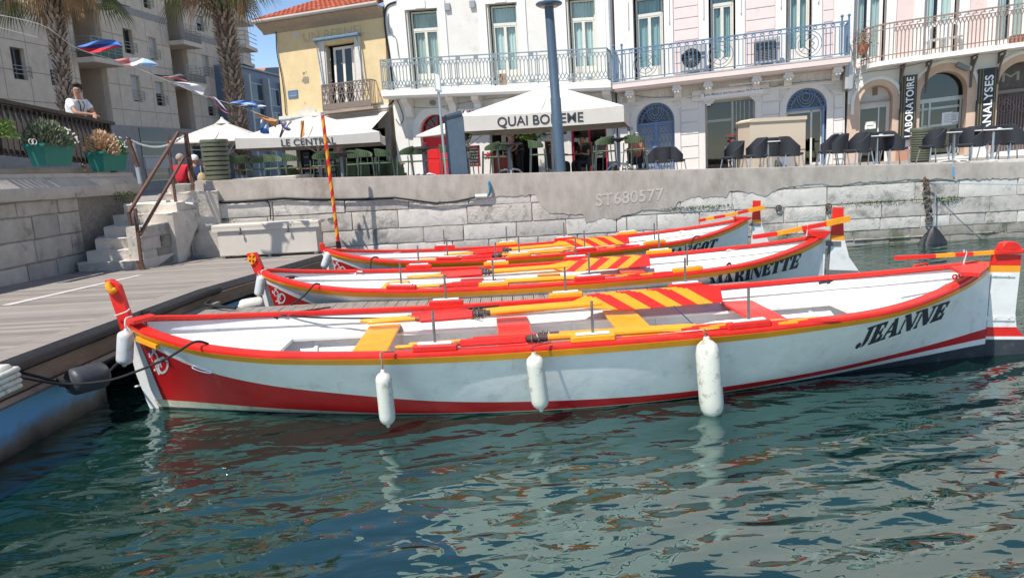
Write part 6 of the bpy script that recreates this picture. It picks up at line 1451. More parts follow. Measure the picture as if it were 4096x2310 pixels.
# vertical signs
def vsign(px0,px1,txt,label,thb=.12):
    a,b,c,t=R_.R(px0,px1,.1); sg=thing('vertical_sign',label,'sign',tuple(R_.P(a,c,.1))); m=R_.mb(); m.box(a,b,-.14,-.02,c,t); m.build('board',mat('sign_black',(.02,.024,.03),.45,.15),sg,smooth=0)
    m=R_.mb()
    for s,w_ in ((a+.035,.022),(a+.11,.022),(b-.05,.018)): m.box(s,s+w_,-.146,-.141,c+.02,t-.02)
    m.build('gold_lines',mat('gold_line',(.20,.155,.05),.5,.1),sg,smooth=0)
    cx=a+(b-a)*.58; hh=t-c
    wtxt(R_,sg,txt,(cx,(c+t)/2+(.02 if txt[0]=='L' else -.0)),hh*.93 if txt[0]=='L' else hh*.80,(b-a)*.47,-.147,mat('sign_letter_white',(.82,.82,.82),.5,.03),.022,'lettering',PI/2,0,1.05)
vsign(zE(1003,578),zE(1105,1050),'LABORATOIRE','tall black sign reading LABORATOIRE between the first two arches')
vsign(zE(1590,524),zE(1697,1040),'ANALYSES','tall black sign reading ANALYSES between the second and third arch')
# projecting lit box sign
q0=R_.L(zE(600,480),.4); q1=R_.L(zE(672,664),.4); m=R_.mb(); m.box(q0[0]-.1,q0[0]-.0,-.75,-.12,q1[1],q0[1]); m.box(q0[0]+.0,q0[0]+.12,-.78,-.10,q1[1]-.02,q0[1]+.03,k=1)
tag(m.build('box_sign',[mat('faded_sign',(.42,.40,.39),.5,.1,8),mat('alu_frame',(.42,.44,.43))],smooth=0),'narrow projecting box sign with a pale ribbed edge under the curved balcony end','sign')
# balcony furniture
def plastic_chair(px,label):
    q=R_.L(px,.55); r=thing('plastic_chair',label,'chair',tuple(R_.P(q[0],btr,.55)),group='white plastic chairs on the brown balcony'); s=q[0]; MW=mat('white_plastic',(.80,.80,.80),.4,.03)
    m=R_.mb(); m.bbox(s-.24,s+.24,-.78,-.34,btr+.42,btr+.46,.02); m.build('seat',MW,r); 
    m=R_.mb(); n=10; P=[(s-.24,btr+.45),(s-.25,btr+.8)]+arc(s,btr+.82,.25,.14,PI,0,8)+[(s+.25,btr+.8),(s+.24,btr+.45),(s+.15,btr+.45),(s+.15,btr+.78)]+arc(s,btr+.78,.15,.08,0,PI,6)+[(s-.15,btr+.45)]; m.prism(P,-.36,-.33); m.build('backrest',MW,r)
    for dx in (-.22,.22):
        for y in (-.76,-.36): m=R_.mb(); m.bar((s+dx,y,btr+.02),(s+dx*.95,y,btr+.44),.035); m.build('leg',MW,r,smooth=0)
    return r
plastic_chair(zE(1270,320),'white plastic chair on the brown balcony, left one'); plastic_chair(zE(1400,310),'white plastic chair on the brown balcony, right one')
q=R_.L(zE(720,300),.6); pt=thing('balcony_plant','dry brown potted plant at the rounded end of the brown balcony','plant',tuple(R_.P(q[0],btr,.6)))
m=R_.mb(); m.lathe([(.12,0),(.17,.26),(.18,.3),(.15,.3)],14,(q[0],-.6,btr+.3)); m.build('pot',mat('terracotta',(.38,.15,.09),.8,.1),pt); 
m=MB(); rg=random.Random(5); c=R_.P(q[0],btr+.75,.6)
for i in range(260):
    p=c+V((rg.gauss(0,.16),rg.gauss(0,.14),rg.gauss(0,.2))); d=V((rg.uniform(-1,1),rg.uniform(-1,1),rg.uniform(-1,1))).normalized()*.05; e=d.orthogonal().normalized()*.018; m.pf([p-d,p+e,p+d,p-e])
m.build('dry_foliage',mat('dry_leaf',(.20,.12,.07),.8,.3,20),pt,smooth=0,rec=False)
q=R_.L(zE(1878,295),.4); m=R_.mb(); m.bbox(q[0]-.2,q[0]+.2,-.6,-.35,btr+.02,btr+.26,.02); tag(m.build('window_box',mat('terracotta',(.38,.15,.09)),smooth=20),'terracotta planter box on the brown balcony at the right edge','planter')
# ================================================================ YELLOW HOUSE
FY=mkfac(zB(470,1330),zB(1290,1260),zB(385,230)); Y_=FY; L=Y_.L
yr=thing('yellow_house','small peeling yellow house with a red tiled roof and one balconied window','house',tuple(Y_.P(0,0)))
sRy=L(zB(1205,190))[0]; te=L(zB(390,205))[1]
yw=Y_.R(zB(752,345),zB(1010,815)); cor=L(zB(470,895))[1]
c=cor+.12; yw=(yw[0],yw[1],c,yw[3])
wall(Y_,yr,[(0,cor),(sRy,cor),(sRy,te),(0,te)],[[(yw[0],c),(yw[1],c),(yw[1],yw[3]),(yw[0],yw[3])]],.32,YPL,'upper_wall')
DKG=mat('dark_shopfront',(.045,.04,.038),.6,.4,4)
g0=[(.5,2.2),(2.6,4.5),(4.8,6.6)]
GRD=mat('ground_wall_grey',(.26,.24,.22),.9,.15,3)
gh=[[(a,-.5),(b,-.5),(b,cor-.75),(a,cor-.75)] for a,b in g0 if b<sRy-.1]
wall(Y_,yr,[(0,-1.2),(sRy,-1.2),(sRy,cor-.002),(0,cor-.002)],gh,.3,GRD,'ground_wall')
for (a,b) in g0:
    if b<sRy-.1: backing(Y_,yr,a,b,-.5,cor-.75,2.)
m=Y_.mb(); D=8
for a,b in ((0,.2),(sRy-.2,sRy)): m.box(a,b,.33,D,-1.2,te-.02)
m.box(.2,sRy-.2,D-.2,D,-1.2,te); m.build('rear_walls',YPL,yr,smooth=0)
backing(Y_,yr,yw[0],yw[1],c,yw[3],1.2)
frenchwin(Y_,yr,yw[0]+.22,yw[1]-.20,c,yw[3]-.08,y=.24,transom=1,mt=TRW,curt=None,panel=.12,split=.5,fw_=.05)
m=Y_.mb(); m.box(yw[0]+.02,yw[0]+.07,-.05,.28,c,yw[3]-.1); m.box(yw[1]-.08,yw[1]-.03,-.02,.28,c,yw[3]-.1); m.build('shutter',mat('shutter_old',(.48,.43,.38),.8,.12,8),yr,smooth=0)
OLDW=mat('old_white_paint',(.66,.64,.62),.85,.08,6,.003,30,dirt=(.42,.38,.34),dscale=4,dthr=.58)
m=Y_.mb(); m.box(yw[0]-.24,yw[0],-.07,0,c,yw[3]+.12); m.box(yw[1],yw[1]+.22,-.07,0,c,yw[3]+.12); m.box(yw[0]-.24,yw[1]+.22,-.09,0,yw[3]+.12,yw[3]+.24) ; m.build('window_surround',OLDW,yr,smooth=0)
m=Y_.mb(); q0=L(zB(688,312));q1=L(zB(1030,292)); m.bbox(q0[0],q1[0],-.30,-.0,q0[1]-.05,q0[1]+.05,.02); 
for s in (q0[0]+.1,q1[0]-.1): m.bar((s,-.2,q0[1]-.05),(s+.18,-.12,q0[1]-1.9),.035)
m.build('rolled_blind_box',mat('blind_blue',(.13,.22,.32),.6,.2,8),yr,smooth=0)
# balcony
b0=Y_.L(zB(740,840),.55); b1=Y_.L(zB(1100,812),.55); tb=L(zB(920,845),.3)[1]-.02
m=Y_.mb(); m.box(b0[0]-.05,b1[0]+.1,-.55,0,b0[1]-.10,b0[1]-.02); m.build('balcony_slab',mat('old_stone_brown',(.33,.26,.21),.9,.2,6),yr,smooth=0)
rail(Y_,yr,b0[0],b1[0],b0[1],b0[1]+.98,-.52,mat('iron_old',(.20,.16,.14),.7,.25,20),'lattice')
# cornice above the shop
m=Y_.mb(); m.box(-.08,sRy+.05,-.16,0,cor-.02,cor+.10); m.box(-.05,sRy,-.10,0,cor-.16,cor-.02); m.build('shop_cornice',OLDW,yr,smooth=0)
# ghost lettering & patches (real stains with their own shape)
GH=mat('ghost_grey',(.56,.43,.25),.9,.12,6,dirt=(.68,.49,.23),dscale=7,dthr=.5)
wtxt(Y_,yr,'UN BERNEL',(L(zB(820,255))[0],L(zB(820,255))[1]),2.7,.36,-.004,GH,.015,'ghost_lettering')
m=Y_.mb(); 
def blotch(m,F,px,rx,rz,seed,y=-.003,k=0,n=26):
    q=F.L(px); m.pf([(q[0]+rx*math.cos(a)*(1+.45*noise.noise(V((math.cos(a)*1.5,math.sin(a)*1.5,seed)))),y,q[1]+rz*math.sin(a)*(1+.45*noise.noise(V((math.cos(a)*2,math.sin(a)*2,seed+7))))) for a in [2*PI*i/n for i in range(n)]],k)
blotch(m,Y_,zB(610,605),.17,.14,1); blotch(m,Y_,zB(595,555),.06,.06,2); blotch(m,Y_,zB(530,265),.2,.12,5,k=1); blotch(m,Y_,zB(620,840),.45,.16,3,k=1); blotch(m,Y_,zB(1200,800),.22,.2,4,k=1); blotch(m,Y_,zB(960,255),.3,.16,6,k=1)
for i in range(14):
    rg=random.Random(i); blotch(m,Y_,zB(rg.uniform(420,1230),rg.uniform(240,800)),rg.uniform(.015,.05),rg.uniform(.015,.05),i+10,k=0,n=9)
m.build('bare_patches',[mat('bare_render',(.30,.25,.19),.95,.2,8),mat('pale_render',(.60,.55,.47),.95,.12,5)],yr,smooth=0)
q=L(zB(515,712)); m=Y_.mb(); m.box(q[0]-.22,q[0]+.22,-.03,-.001,q[1]-.15,q[1]+.15); sgn=tag(m.build('street_plate',mat('plate_blue',(.10,.17,.28),.4,.1)),'faded blue street name plate on the yellow house','sign')
m=Y_.mb(); m.box(q[0]-.1,q[0]+.14,-.033,-.031,q[1]+.03,q[1]+.05); m.box(q[0]-.16,q[0]+.16,-.033,-.031,q[1]-.07,q[1]-.03); m.build('faded_text',mat('plate_text',(.25,.32,.42),.5,.1),sgn,smooth=0)
# roof: eave, gutter, barrel tiles
TILE=[mat('roof_tile_a',(.42,.105,.055),.85,.2,6,.003,30,dirt=(.24,.09,.06),dscale=4,dthr=.6),mat('roof_tile_b',(.50,.14,.075),.85,.2,6),mat('roof_tile_c',(.33,.085,.05),.85,.2,6)]
def tiled(F,root,s0,s1,y0,z0,y1,z1,pitch=.21,rowl=.38,seed=1,name='roof'):
    m=F.mb(); rg=random.Random(seed); n=int((s1-s0)/pitch); L_=math.hypot(y1-y0,z1-z0); nr=int(L_/rowl); dy,dz=(y1-y0)/L_,(z1-z0)/L_; ny,nz=-dz,dy
    for i in range(n):
        c=s0+pitch*(i+.5)
        for r in range(nr):
            k=rg.randrange(3); l0=r*rowl-.02; l1=(r+1)*rowl+.03; h0=.035; R=[]
            for l,h in ((l0,h0+.02),(l1,h0-.01)):
                R.append([m.add((c+pitch*.56*math.cos(PI-PI*j/6),y0+dy*l+ny*(h*0+math.sin(PI*j/6)*.085+h),z0+dz*l+nz*(math.sin(PI*j/6)*.085+h))) for j in range(7)])
            for j in range(6): m.face((R[0][j],R[0][j+1],R[1][j+1],R[1][j]),k)
            m.face(R[0],k)
    m.pf([(s0,y0,z0),(s1,y0,z0),(s1,y1,z1),(s0,y1,z1)],2); m.pf([(s0,y0,z0-.05),(s1,y0,z0-.05),(s1,y1,z1-.05),(s0,y1,z1-.05)],2)
    return m.build(name,TILE,root,smooth=50,rec=False)
ez=te+.18
tiled(Y_,yr,-.62,sRy+.0,-.55,ez,4.2,ez+1.55)
m=Y_.mb(); m.tube([(-.66,-.60,ez-.01),(sRy+.02,-.60,ez+.0)],.075,8); m.build('gutter',mat('gutter_grey',(.40,.36,.33),.6,.1,8),yr)
m=Y_.mb(); m.prism([(-.52,ez-.05),(-.52,ez-.10),(-.30,ez-.22),(-.12,ez-.30),(0,ez-.42),(0,ez-.05)],-.58,sRy,m=lambda a,b,c:V((c,a,b))); m.build('eave_soffit',mat('soffit',(.33,.27,.21),.9,.12,5),yr,smooth=20)
m=Y_.mb(); m.prism([(.0,te),(4.2,te),(4.2,ez+1.5),(0,te+.1)],0,.2,m=lambda a,b,c:V((c,a,b))); m.prism([(.0,te),(4.2,te),(4.2,ez+1.5),(0,te+.1)],sRy-.2,sRy,m=lambda a,b,c:V((c,a,b))); m.build('gable',YPL,yr,smooth=0)
# wires down the party line
rg=random.Random(2)
for k,(pts,lab) in enumerate(((((1290,15),(1230,40),(1207,90),(1205,170),(1215,260),(1240,420),(1260,600),(1275,740),(1240,790),(1190,810)),'thick black cable bundle running down between the yellow and the white house'),(((1230,100),(1240,240),(1290,290),(1310,420),(1335,470)),'thin grey wire looping down the left edge of the white house'),(((1290,740),(1330,830),(1345,900),(1320,940),(1290,900)),'tangle of wires beside the awning of the yellow house'),(((385,240),(392,400),(425,560),(450,740),(468,880),(560,870),(730,868)),'black cable down the left corner of the yellow house and along its cornice'))):
    m=MB(); m.tube([V(q) for q in smooth2([tuple(Y_.hit(*zB(*p),n=.06)) for p in pts],4)],(.035,.014,.014,.02)[k],6); tag(m.build('wall_cable',BLK if k!=1 else IRONG),lab,'cable')
# awning
a0=Y_.L(zB(455,900)); aw=thing('shop_awning','wide pale canvas awning over the ground floor of the yellow house','awning',tuple(Y_.P(1,cor-.2)))
m=Y_.mb(); s0,s1=.75,sRy-.02; z0=cor-.12; z1=z0-.98; yo=-2.0
n=20; R=[[m.add((s0+(s1-s0)*i/n,-.05-(-.05-yo)*j/6*-1 if 0 else (-.05+(yo+.05)*j/6),z0+(z1-z0)*(j/6)+.012*math.sin(i*1.3)*j/6)) for j in range(7)] for i in range(n+1)]
for a,b in zip(R,R[1:]):
    for j in range(6): m.face((a[j],b[j],b[j+1],a[j+1]))
for a,b in ((R[i],R[i+1]) for i in range(n)):
    p,q=m.v[a[6]],m.v[b[6]]; 
V0=[m.add((s0+(s1-s0)*i/n,yo,z1-.24)) for i in range(n+1)]
for i in range(n): m.face((R[i][6],R[i+1][6],V0[i+1],V0[i]))
m.build('cloth',CANV,aw,smooth=40); m=Y_.mb(); m.tube([(s0,-.07,z0+.04),(s1,-.07,z0+.04)],.07,10); m.build('roller',mat('gutter_grey',(.40,.36,.33)),aw)
# dark shopfront things under the awning
m=Y_.mb(); m.box(sRy-2.2,sRy-.5,-.06,-.01,1.55,1.95); bs=tag(m.build('shop_board',mat('board_black',(.02,.022,.022),.5,.2),smooth=0),'black board with a small white bar name beside the yellow house door','sign'); wtxt(Y_,bs,'bibal',(sRy-1.0,1.75),.62,None,-.064,mat('sign_white',(.80,.80,.82)),.0)
# ================================================================ BLUE GREY BUILDING AND FAR ROOF
def farmat(): return mat('blue_cladding',(.13,.18,.26),.5,.1,2)
def Pb(px,y): return py(px[0],px[1],y)
bl=thing('blue_building','low blue grey clad building with pale fins between the palm and the yellow house','building',tuple(py(1000,640,34)))
A0=V(py(*zB(75,480),y=54)); B0=V(py(*zB(440,600),y=62)); bd_=(B0-A0); bd_.z=0; bN=V((bd_.y,-bd_.x,0)).normalized()
BF=Fac(A0[:2],bd_[:2],zB(75,900),zB(440,900),zB(75,500)); BF.S=BF.d; BF.T=V((0,0,1)); BF.O=V((A0.x,A0.y,0)); BF.inv=(1,0,0,1)
sE_=bd_.length; tpb=BF.L(zB(150,505))[1]; tpe=BF.L(zB(430,600))[1]; tpb=(tpb+tpe)/2
m=BF.mb(); m.box(-.5,sE_+3,0,2.5,-1,tpb); m.build('wall',farmat(),bl,smooth=0)
m=BF.mb(); m.box(-.5,sE_+3,-.25,2.5,tpb,tpb+.12); m.build('roof_edge',mat('roof_edge_grey',(.25,.28,.33),.5,.1),bl,smooth=0)
for x in (140,283,413,0):
    q=BF.L(zB(x+10,700))[0]; m=BF.mb(); m.box(q-.12,q+.12,-.5,-.02,-1,tpb-.45); m.build('fin',mat('fin_pale',(.45,.48,.50),.6,.08),bl,smooth=0)
for xa,xb,ya,yb in ((190,290,600,770),(320,415,640,810),(85,150,560,720),(190,300,780,900),(330,420,820,950),(90,150,740,880)):
    q0=BF.L(zB(xa,ya+20)); q1=BF.L(zB(xb,yb)); m=BF.mb(); m.box(q0[0],q1[0],-.03,-.005,q1[1],q0[1]); o=m.build('window',mat('fin_pale',(.45,.48,.50)),bl,smooth=0); m=BF.mb(); mid=(q0[0]+q1[0])/2; m.box(q0[0]+.08,mid-.04,-.05,-.032,q1[1]+.08,q0[1]-.08); m.box(mid+.04,q1[0]-.08,-.05,-.032,q1[1]+.08,q0[1]-.08); m.build('pane',mat('dark_blue_glass',(.03,.045,.06),.08,.2),o,smooth=0)
fr=thing('far_roof','distant house with an orange tiled roof and a skylight behind the blue building','house',tuple(py(1080,600,60)))
P1=py(*zB(235,515),y=86); P2=py(*zB(425,505),y=86); P3=py(*zB(440,600),y=50); P4=py(*zB(250,530),y=50)
m=MB(); P4=py(*zB(210,640),y=78); P3=py(*zB(470,660),y=78); m.pf([P1,P2+V((1,0,0)),P3+V((1,0,0)),P4]); m.pf([P1-V((0,-.01,.3)),P2+V((1,.01,-.3)),P3+V((1,0,-.3)),P4-V((0,0,.3))]); m.build('roof',mat('far_tile',(.46,.20,.12),.9,.15,3,.02,8),fr,smooth=0)
m=MB(); c=py(*zB(355,548),y=82.5); m.obox(c,(.85,0,0),(0,.8,.5),(0,-.06,.12)); m.build('skylight',mat('dark_blue_glass',(.03,.045,.06)),fr,smooth=0)
m=MB(); a=P4-V((0,-.3,.3)); m.box(a.x+.3,P3.x,a.y,a.y+6,0,a.z); m.build('wall',CRW,fr,smooth=0)
# ================================================================ APARTMENT BLOCK
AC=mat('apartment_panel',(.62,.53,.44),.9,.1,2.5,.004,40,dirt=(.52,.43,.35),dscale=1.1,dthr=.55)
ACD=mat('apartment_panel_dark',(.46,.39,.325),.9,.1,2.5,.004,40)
GRN=mat('granite_base',(.32,.30,.29),.8,.15,4)
JNT=mat('panel_joint',(.33,.27,.22),.95,.1)
ap=thing('apartment_block','large beige panelled apartment block with recessed balconies at the left','building',(-22.8,35,0))
AP=Fac((-23.2,33),(.153,1),(60,700),(700,640),(60,200)); AP.O=V((-23.2,33,0)); AP.S=AP.d; AP.T=V((0,0,1)); AP.inv=(1,0,0,1)
if AP.N.x<0: AP.N=-AP.N
if AP.d.y<0: AP.d=-AP.d; AP.S=AP.d
La=lambda x,y,n=0:AP.L(zA(x,y),n)
top_=30
# measured windows: (left,top,right,bottom) in zoom A, kind
WN=[(8,-60,110,150,'s'),(70,350,185,610,'d'),(357,405,442,655,'h'),(922,210,992,415,'d'),(895,25,960,78,'v'),(1072,-60,1118,75,'d'),(1087,105,1140,148,'v'),(1113,275,1172,462,'s'),(980,563,1050,775,'s'),(1165,612,1228,805,'h'),(1475,108,1522,245,'h'),(1520,412,1568,585,'s'),(1562,738,1612,880,'h'),(1497,272,1545,312,'v'),(1650,460,1690,612,'s'),(1690,770,1732,905,'d'),(310,100,345,215,'d')]
sa0=-14; bays=[(La(560,400)[0],La(690,400)[0]),(La(1240,300)[0],La(1335,300)[0])]
bays=[(La(585,450)[0],La(800,500)[0]),(La(1275,300)[0],La(1400,300)[0])]
print('bays',bays,'len',La(1740,300))
sEnd=La(1790,300)[0]
hs=[];wl=[]
for (a,b,c,d,k) in WN:
    s0,t1=La(a,b); s1,t0=La(c,d,-.22)
    wl.append((s0,s1,t0,t1,k))
zb=La(1150,960)[1]; print('base',zb,[tuple(round(q,2) for q in w[:4]) for w in wl])
segs_=[(sa0,bays[0][0]),(bays[0][1],bays[1][0]),(bays[1][1],sEnd)]
wm=AP.mb(); jm=AP.mb()
for (a,b) in segs_:
    h=[[(s0,t0),(s1,t0),(s1,t1),(s0,t1)] for s0,s1,t0,t1,k in wl if s0>a+.05 and s1<b-.05]
    wm.prism([(a,zb),(b,zb),(b,top_),(a,top_)],0,.35,m=lambda x,y,c:V((x,c,y)),holes=h)
    hh=[(s0,s1,t0,t1) for s0,s1,t0,t1,k in wl]
    t=zb+.9
    while t<16:
        for x,y in segs(t-.02,t+.02,hh,a,b,0): jm.box(x,y,-.006,.001,t-.02,t+.02)
        t+=1.38
    x=a+.9
    while x<b:
        o=[(zb,16)]
        for s0,s1,t0,t1 in hh:
            if s0-.02<x<s1+.02:
                n=[]
                for u,v in o:
                    if t1<=u or t0>=v: n.append((u,v))
                    else:
                        if t0>u: n.append((u,t0))
                        if t1<v: n.append((t1,v))
                o=n
        for u,v in o: jm.box(x-.014,x+.014,-.005,.001,u,v)
        x+=1.55
wm.build('wall',AC,ap,smooth=0,weld=False); jm.build('panel_joints',JNT,ap,smooth=0)
m=AP.mb()
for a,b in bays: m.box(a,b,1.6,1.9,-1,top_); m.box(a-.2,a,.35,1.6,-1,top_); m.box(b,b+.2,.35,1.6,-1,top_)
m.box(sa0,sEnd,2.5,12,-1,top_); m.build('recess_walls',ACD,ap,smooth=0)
m=AP.mb(); m.box(sEnd-.3,sEnd,.351,2.5,-1,top_); m.build('end_wall',AC,ap,smooth=0)
for s0,s1,t0,t1,k in wl:
    backing(AP,ap,s0,s1,t0,t1,.9)
    m=AP.mb(); 
    for s in (s0,s1-.06): m.box(s,s+.06,.22,.28,t0,t1)
    m.box(s0,s1,.22,.28,t1-.06,t1); m.box(s0,s1,.22,.28,t0,t0+.06)
    if k!='v': m.box((s0+s1)/2-.03,(s0+s1)/2+.03,.22,.28,t0,t1)
    o=m.build('window',mat('frame_dark',(.09,.085,.08),.5,.1) if k!='s' else FRM,ap,smooth=0)
    m=AP.mb(); m.pf([(s0,.26,t0),(s1,.26,t0),(s1,.26,t1),(s0,.26,t1)]); m.build('pane',mat('dark_glass',(.02,.022,.025),.08,.1),o,smooth=0)
    if k in 'sh':
        tb=t0+.12 if k=='s' else t0+(t1-t0)*.52
        m=AP.mb(); n=int((t1-tb)/.07)
        for i in range(n): z=tb+(t1-tb)*i/n; m.box(s0+.03,s1-.03,.17,.20,z+.006,z+(t1-tb)/n-.002)
        m.build('roller_shutter',mat('shutter_pale',(.50,.49,.47),.6,.06,8),o,smooth=0)
    if k!='v':
        m=AP.mb()
        for q in (.25,.45,.62): m.bar((s0-.02,-.06,t0+q),(s1+.22,-.06,t0+q),.03)
        m.bar((s1+.2,-.06,t0+.1),(s1+.2,-.06,t0+.65),.03)
        m.build('window_rail',mat('rail_steel',(.30,.29,.28),.5,.15,metal=.4),o,smooth=0)
# string courses in granite
m=AP.mb(); q=La(1000,85)[1]
m.box(segs_[1][0],segs_[1][1],-.03,-.001,q-.25,q+.15); q2=La(1570,300)[1]; m.box(segs_[2][0],sEnd,-.03,-.001,q2-.25,q2+.15); m.box(sa0,segs_[0][1],-.03,-.001,q-.25,q+.15); m.build('granite_string_course',GRN,ap,smooth=0)
# balconies in the recesses
def abalc(a,b,tb,cover=False):
    m=AP.mb(); m.box(a,b,-1.05,1.6,tb-.26,tb); m.build('balcony_slab',AC,ap,smooth=0)
    m=AP.mb(); H=1.05
    for q in (.35,.52,.69,.86,1.03): m.bar((a,-1.0,tb+q),(b,-1.0,tb+q),.035 if q>1 else .022); m.bar((a,-1.0,tb+q),(a,0,tb+q),.022); m.bar((b,-1.0,tb+q),(b,0,tb+q),.022)
    n=4
    for i in range(n+1): s=a+(b-a)*i/n; m.bar((s,-1.0,tb),(s,-1.0,tb+1.03),.03)
    o=m.build('balcony_railing',mat('rail_pale',(.33,.32,.29),.5,.12,metal=.3),ap,smooth=0)
    m=AP.mb(); m.box(a+.03,b-.03,-.99,-.97,tb+.02,tb+.5 if not cover else tb+1.0); m.build('balcony_screen',mat('screen_green',(.07,.14,.12),.7,.4,6) if cover else mat('mesh_screen',(.19,.175,.155),.7,.15,20),o,smooth=0)
(u,v)=bays[0]; 
z1_=AP.L(zA(700,425),1.0)[1]; z2_=AP.L(zA(860,100),1.0)[1]
zf=z1_
abalc(u-.1,v+.15,zf,True); abalc(u-.1,v+.15,zf+3.05); abalc(u-.1,v+.15,zf+6.1)
(u,v)=bays[1]; zq=AP.L(zA(1340,290),1.0)[1]
abalc(u-.1,v+.15,zq); abalc(u-.1,v+.15,AP.L(zA(1400,610),1.)[1]); abalc(u-.1,v+.15,zq+3.05)
# far balconies sticking out at the end, seen against the sky
for (x,y) in ((1800,150),(1830,350),(1810,470),(1830,735)):
    q=py(*zA(x,y),y=56); m=MB(); m.box(q.x-3.2,q.x+.6,55,57.5,q.z-.25,q.z); m.build('end_balcony',AC,ap,smooth=0)
    m=MB()
    for k in (.3,.6,.9): m.bar((q.x-3,54.95,q.z+k),(q.x+.6,54.95,q.z+k),.04); m.bar((q.x+.6,54.95,q.z+k),(q.x+.6,57.5,q.z+k),.04)
    for k in range(6): m.bar((q.x+.6-.6*k,54.95,q.z),(q.x+.6-.6*k,54.95,q.z+.9),.03)
    m.build('balcony_railing',mat('rail_pale',(.33,.32,.29)),ap,smooth=0)
m=MB(); q=py(*zA(1745,300),y=56); m.box(q.x-6,q.x,55.2,60,-1,24); m.build('end_block',AC,ap,smooth=0)
# granite ground floor with ribbon windows
m=AP.mb(); m.box(sa0,sEnd,-.12,2.4,-1.5,zb); m.build('granite_base',GRN,ap,smooth=0)
m=AP.mb(); t=.2
while t<zb: m.box(sa0,sEnd,-.125,-.119,t,t+.03); t+=.62
m.build('base_joints',JNT,ap,smooth=0)
for (a,b,c,d,k) in ((1045,945,1275,1175,0),(1420,1060,1540,1200,0),(1100,1270,1275,1350,0),(700,1100,900,1250,0)):
    s0,t1=AP.L(zA(a,b),.15); s1,t0=AP.L(zA(c,d),.15); t1=min(t1,zb-.1); m=AP.mb(); m.box(s0,s1,-.16,-.13,t0,t1); o=m.build('shop_window',mat('dark_glass',(.02,.022,.025)),ap,smooth=0)
    m=AP.mb(); m.box(s0,s1,-.19,-.165,(t0+t1)/2-.03,(t0+t1)/2+.03); m.box(s0-.05,s1+.05,-.2,-.165,t0-.07,t0); m.build('window_bar',FRM,o,smooth=0)
m=AP.mb(); s0,t1=AP.L(zA(1085,1190),.2); s1,t0=AP.L(zA(1320,1268),.2); m.box(s0,s1,-.28,-.14,t0,t1); m.build('fascia_panel',mat('pale_strip',(.55,.52,.50)),ap,smooth=0)
# ================================================================ PALMS
def palm(name_label,base,top,r0_,r1_,seed,nf=46,fl=2.0):
    base=V(base);top=V(top); r=thing('palm_tree',name_label,'palm tree',tuple(base),group='palm trees before the apartment block'); rg=random.Random(seed)
    d=top-base;L_=d.length;ax=d.normalized(); M=V((0,0,1)).rotation_difference(ax).to_matrix(); m=MB(); N=14; rows=int(L_/.10)
    R=[]
    for i in range(rows+1):
        t=i/rows; rr=r0_+(r1_-r0_)*t; c=base+d*t+V((.05*math.sin(t*4),0,0)); R.append([m.add(c+M@V((rr*.82*math.cos(2*PI*j/N),rr*.82*math.sin(2*PI*j/N),0))) for j in range(N)])
    for a,b in zip(R,R[1:]):
        for j in range(N): m.face((a[j],a[(j+1)%N],b[(j+1)%N],b[j]),0)
    # old leaf bases, overlapping scales
    i=0
    for q in range(int(L_/.085)):
        t=q*.085/L_; rr=r0_+(r1_-r0_)*t; c=base+d*t+V((.05*math.sin(t*4),0,0)); off=rg.random()*PI
        for j in range(9):
            a=off+2*PI*j/9+rg.uniform(-.12,.12); w_=.055*rg.uniform(.7,1.3); e=M@V((math.cos(a),math.sin(a),0)); s=M@V((-math.sin(a),math.cos(a),0)); h=.13*rg.uniform(.7,1.5); out=rr*rg.uniform(1.12,1.45)
            p=c+e*rr*.8
            m.pf([p-s*w_,p+s*w_,c+e*out+s*w_*.35+ax*h,c+e*out-s*w_*.35+ax*h],1+rg.randrange(3)); m.pf([p-s*w_-ax*.02,c+e*out-s*w_*.35+ax*h,p+ax*h*.5],2)
    m.build('trunk',[mat('palm_bark',(.13,.10,.08),.95,.3,12),mat('palm_scale_a',(.26,.20,.16),.95,.25,14),mat('palm_scale_b',(.36,.29,.24),.95,.2,14),mat('palm_scale_c',(.17,.13,.11),.95,.3,14)],r,smooth=0,rec=False)
    m=MB()
    for k in range(nf):
        a=2*PI*k*.618+rg.random()*.3; el=rad(rg.uniform(-50,70)) ; dry=el<rad(-25) or (el<rad(0) and rg.random()<.35); e=V((math.cos(a)*math.cos(el),math.sin(a)*math.cos(el),math.sin(el))); st=fl*rg.uniform(.45,.65) if not dry else fl*rg.uniform(.2,.4)
        p0_=top+ax*.15+e*.12; pts=[p0_+e*st*t-V((0,0,.28*st*t*t)) for t in (0,.33,.66,1)]
        for u,v in zip(pts,pts[1:]): m.bar(u,v,.028,k=2 if dry else 1)
        hub=pts[-1]; dirv=(pts[-1]-pts[-2]).normalized(); side=dirv.cross(V((0,0,1))); side=side.normalized() if side.length>.1 else V((1,0,0)); upn=side.cross(dirv)
        nl=26; fl_=fl*rg.uniform(.42,.55)
        for q in range(nl):
            b=rad(-105+210*q/(nl-1)); f=(dirv*math.cos(b)+side*math.sin(b)).normalized(); ln=fl_*(.72+.28*math.cos(b))*rg.uniform(.85,1.05)*(1 if not dry else .75); droop=.45 if not dry else .75
            wv=f.cross(upn).normalized()*.020; a1=hub; a2=hub+f*ln*.55-V((0,0,droop*ln*.25)); a3=hub+f*ln*(.9 if not dry else .6)-V((0,0,droop*ln*.95))
            kk=2 if dry else (0 if rg.random()<.6 else 1)
            m.pf([a1-wv*.4,a1+wv*.4,a2+wv,a2-wv],kk); m.pf([a2-wv,a2+wv,a3],kk)
    m.build('fronds',[mat('palm_green',(.045,.085,.022),.6,.3,8),mat('palm_green_pale',(.11,.15,.045),.6,.25,8),mat('palm_dry',(.36,.24,.15),.9,.2,8)],r,smooth=0,rec=False)
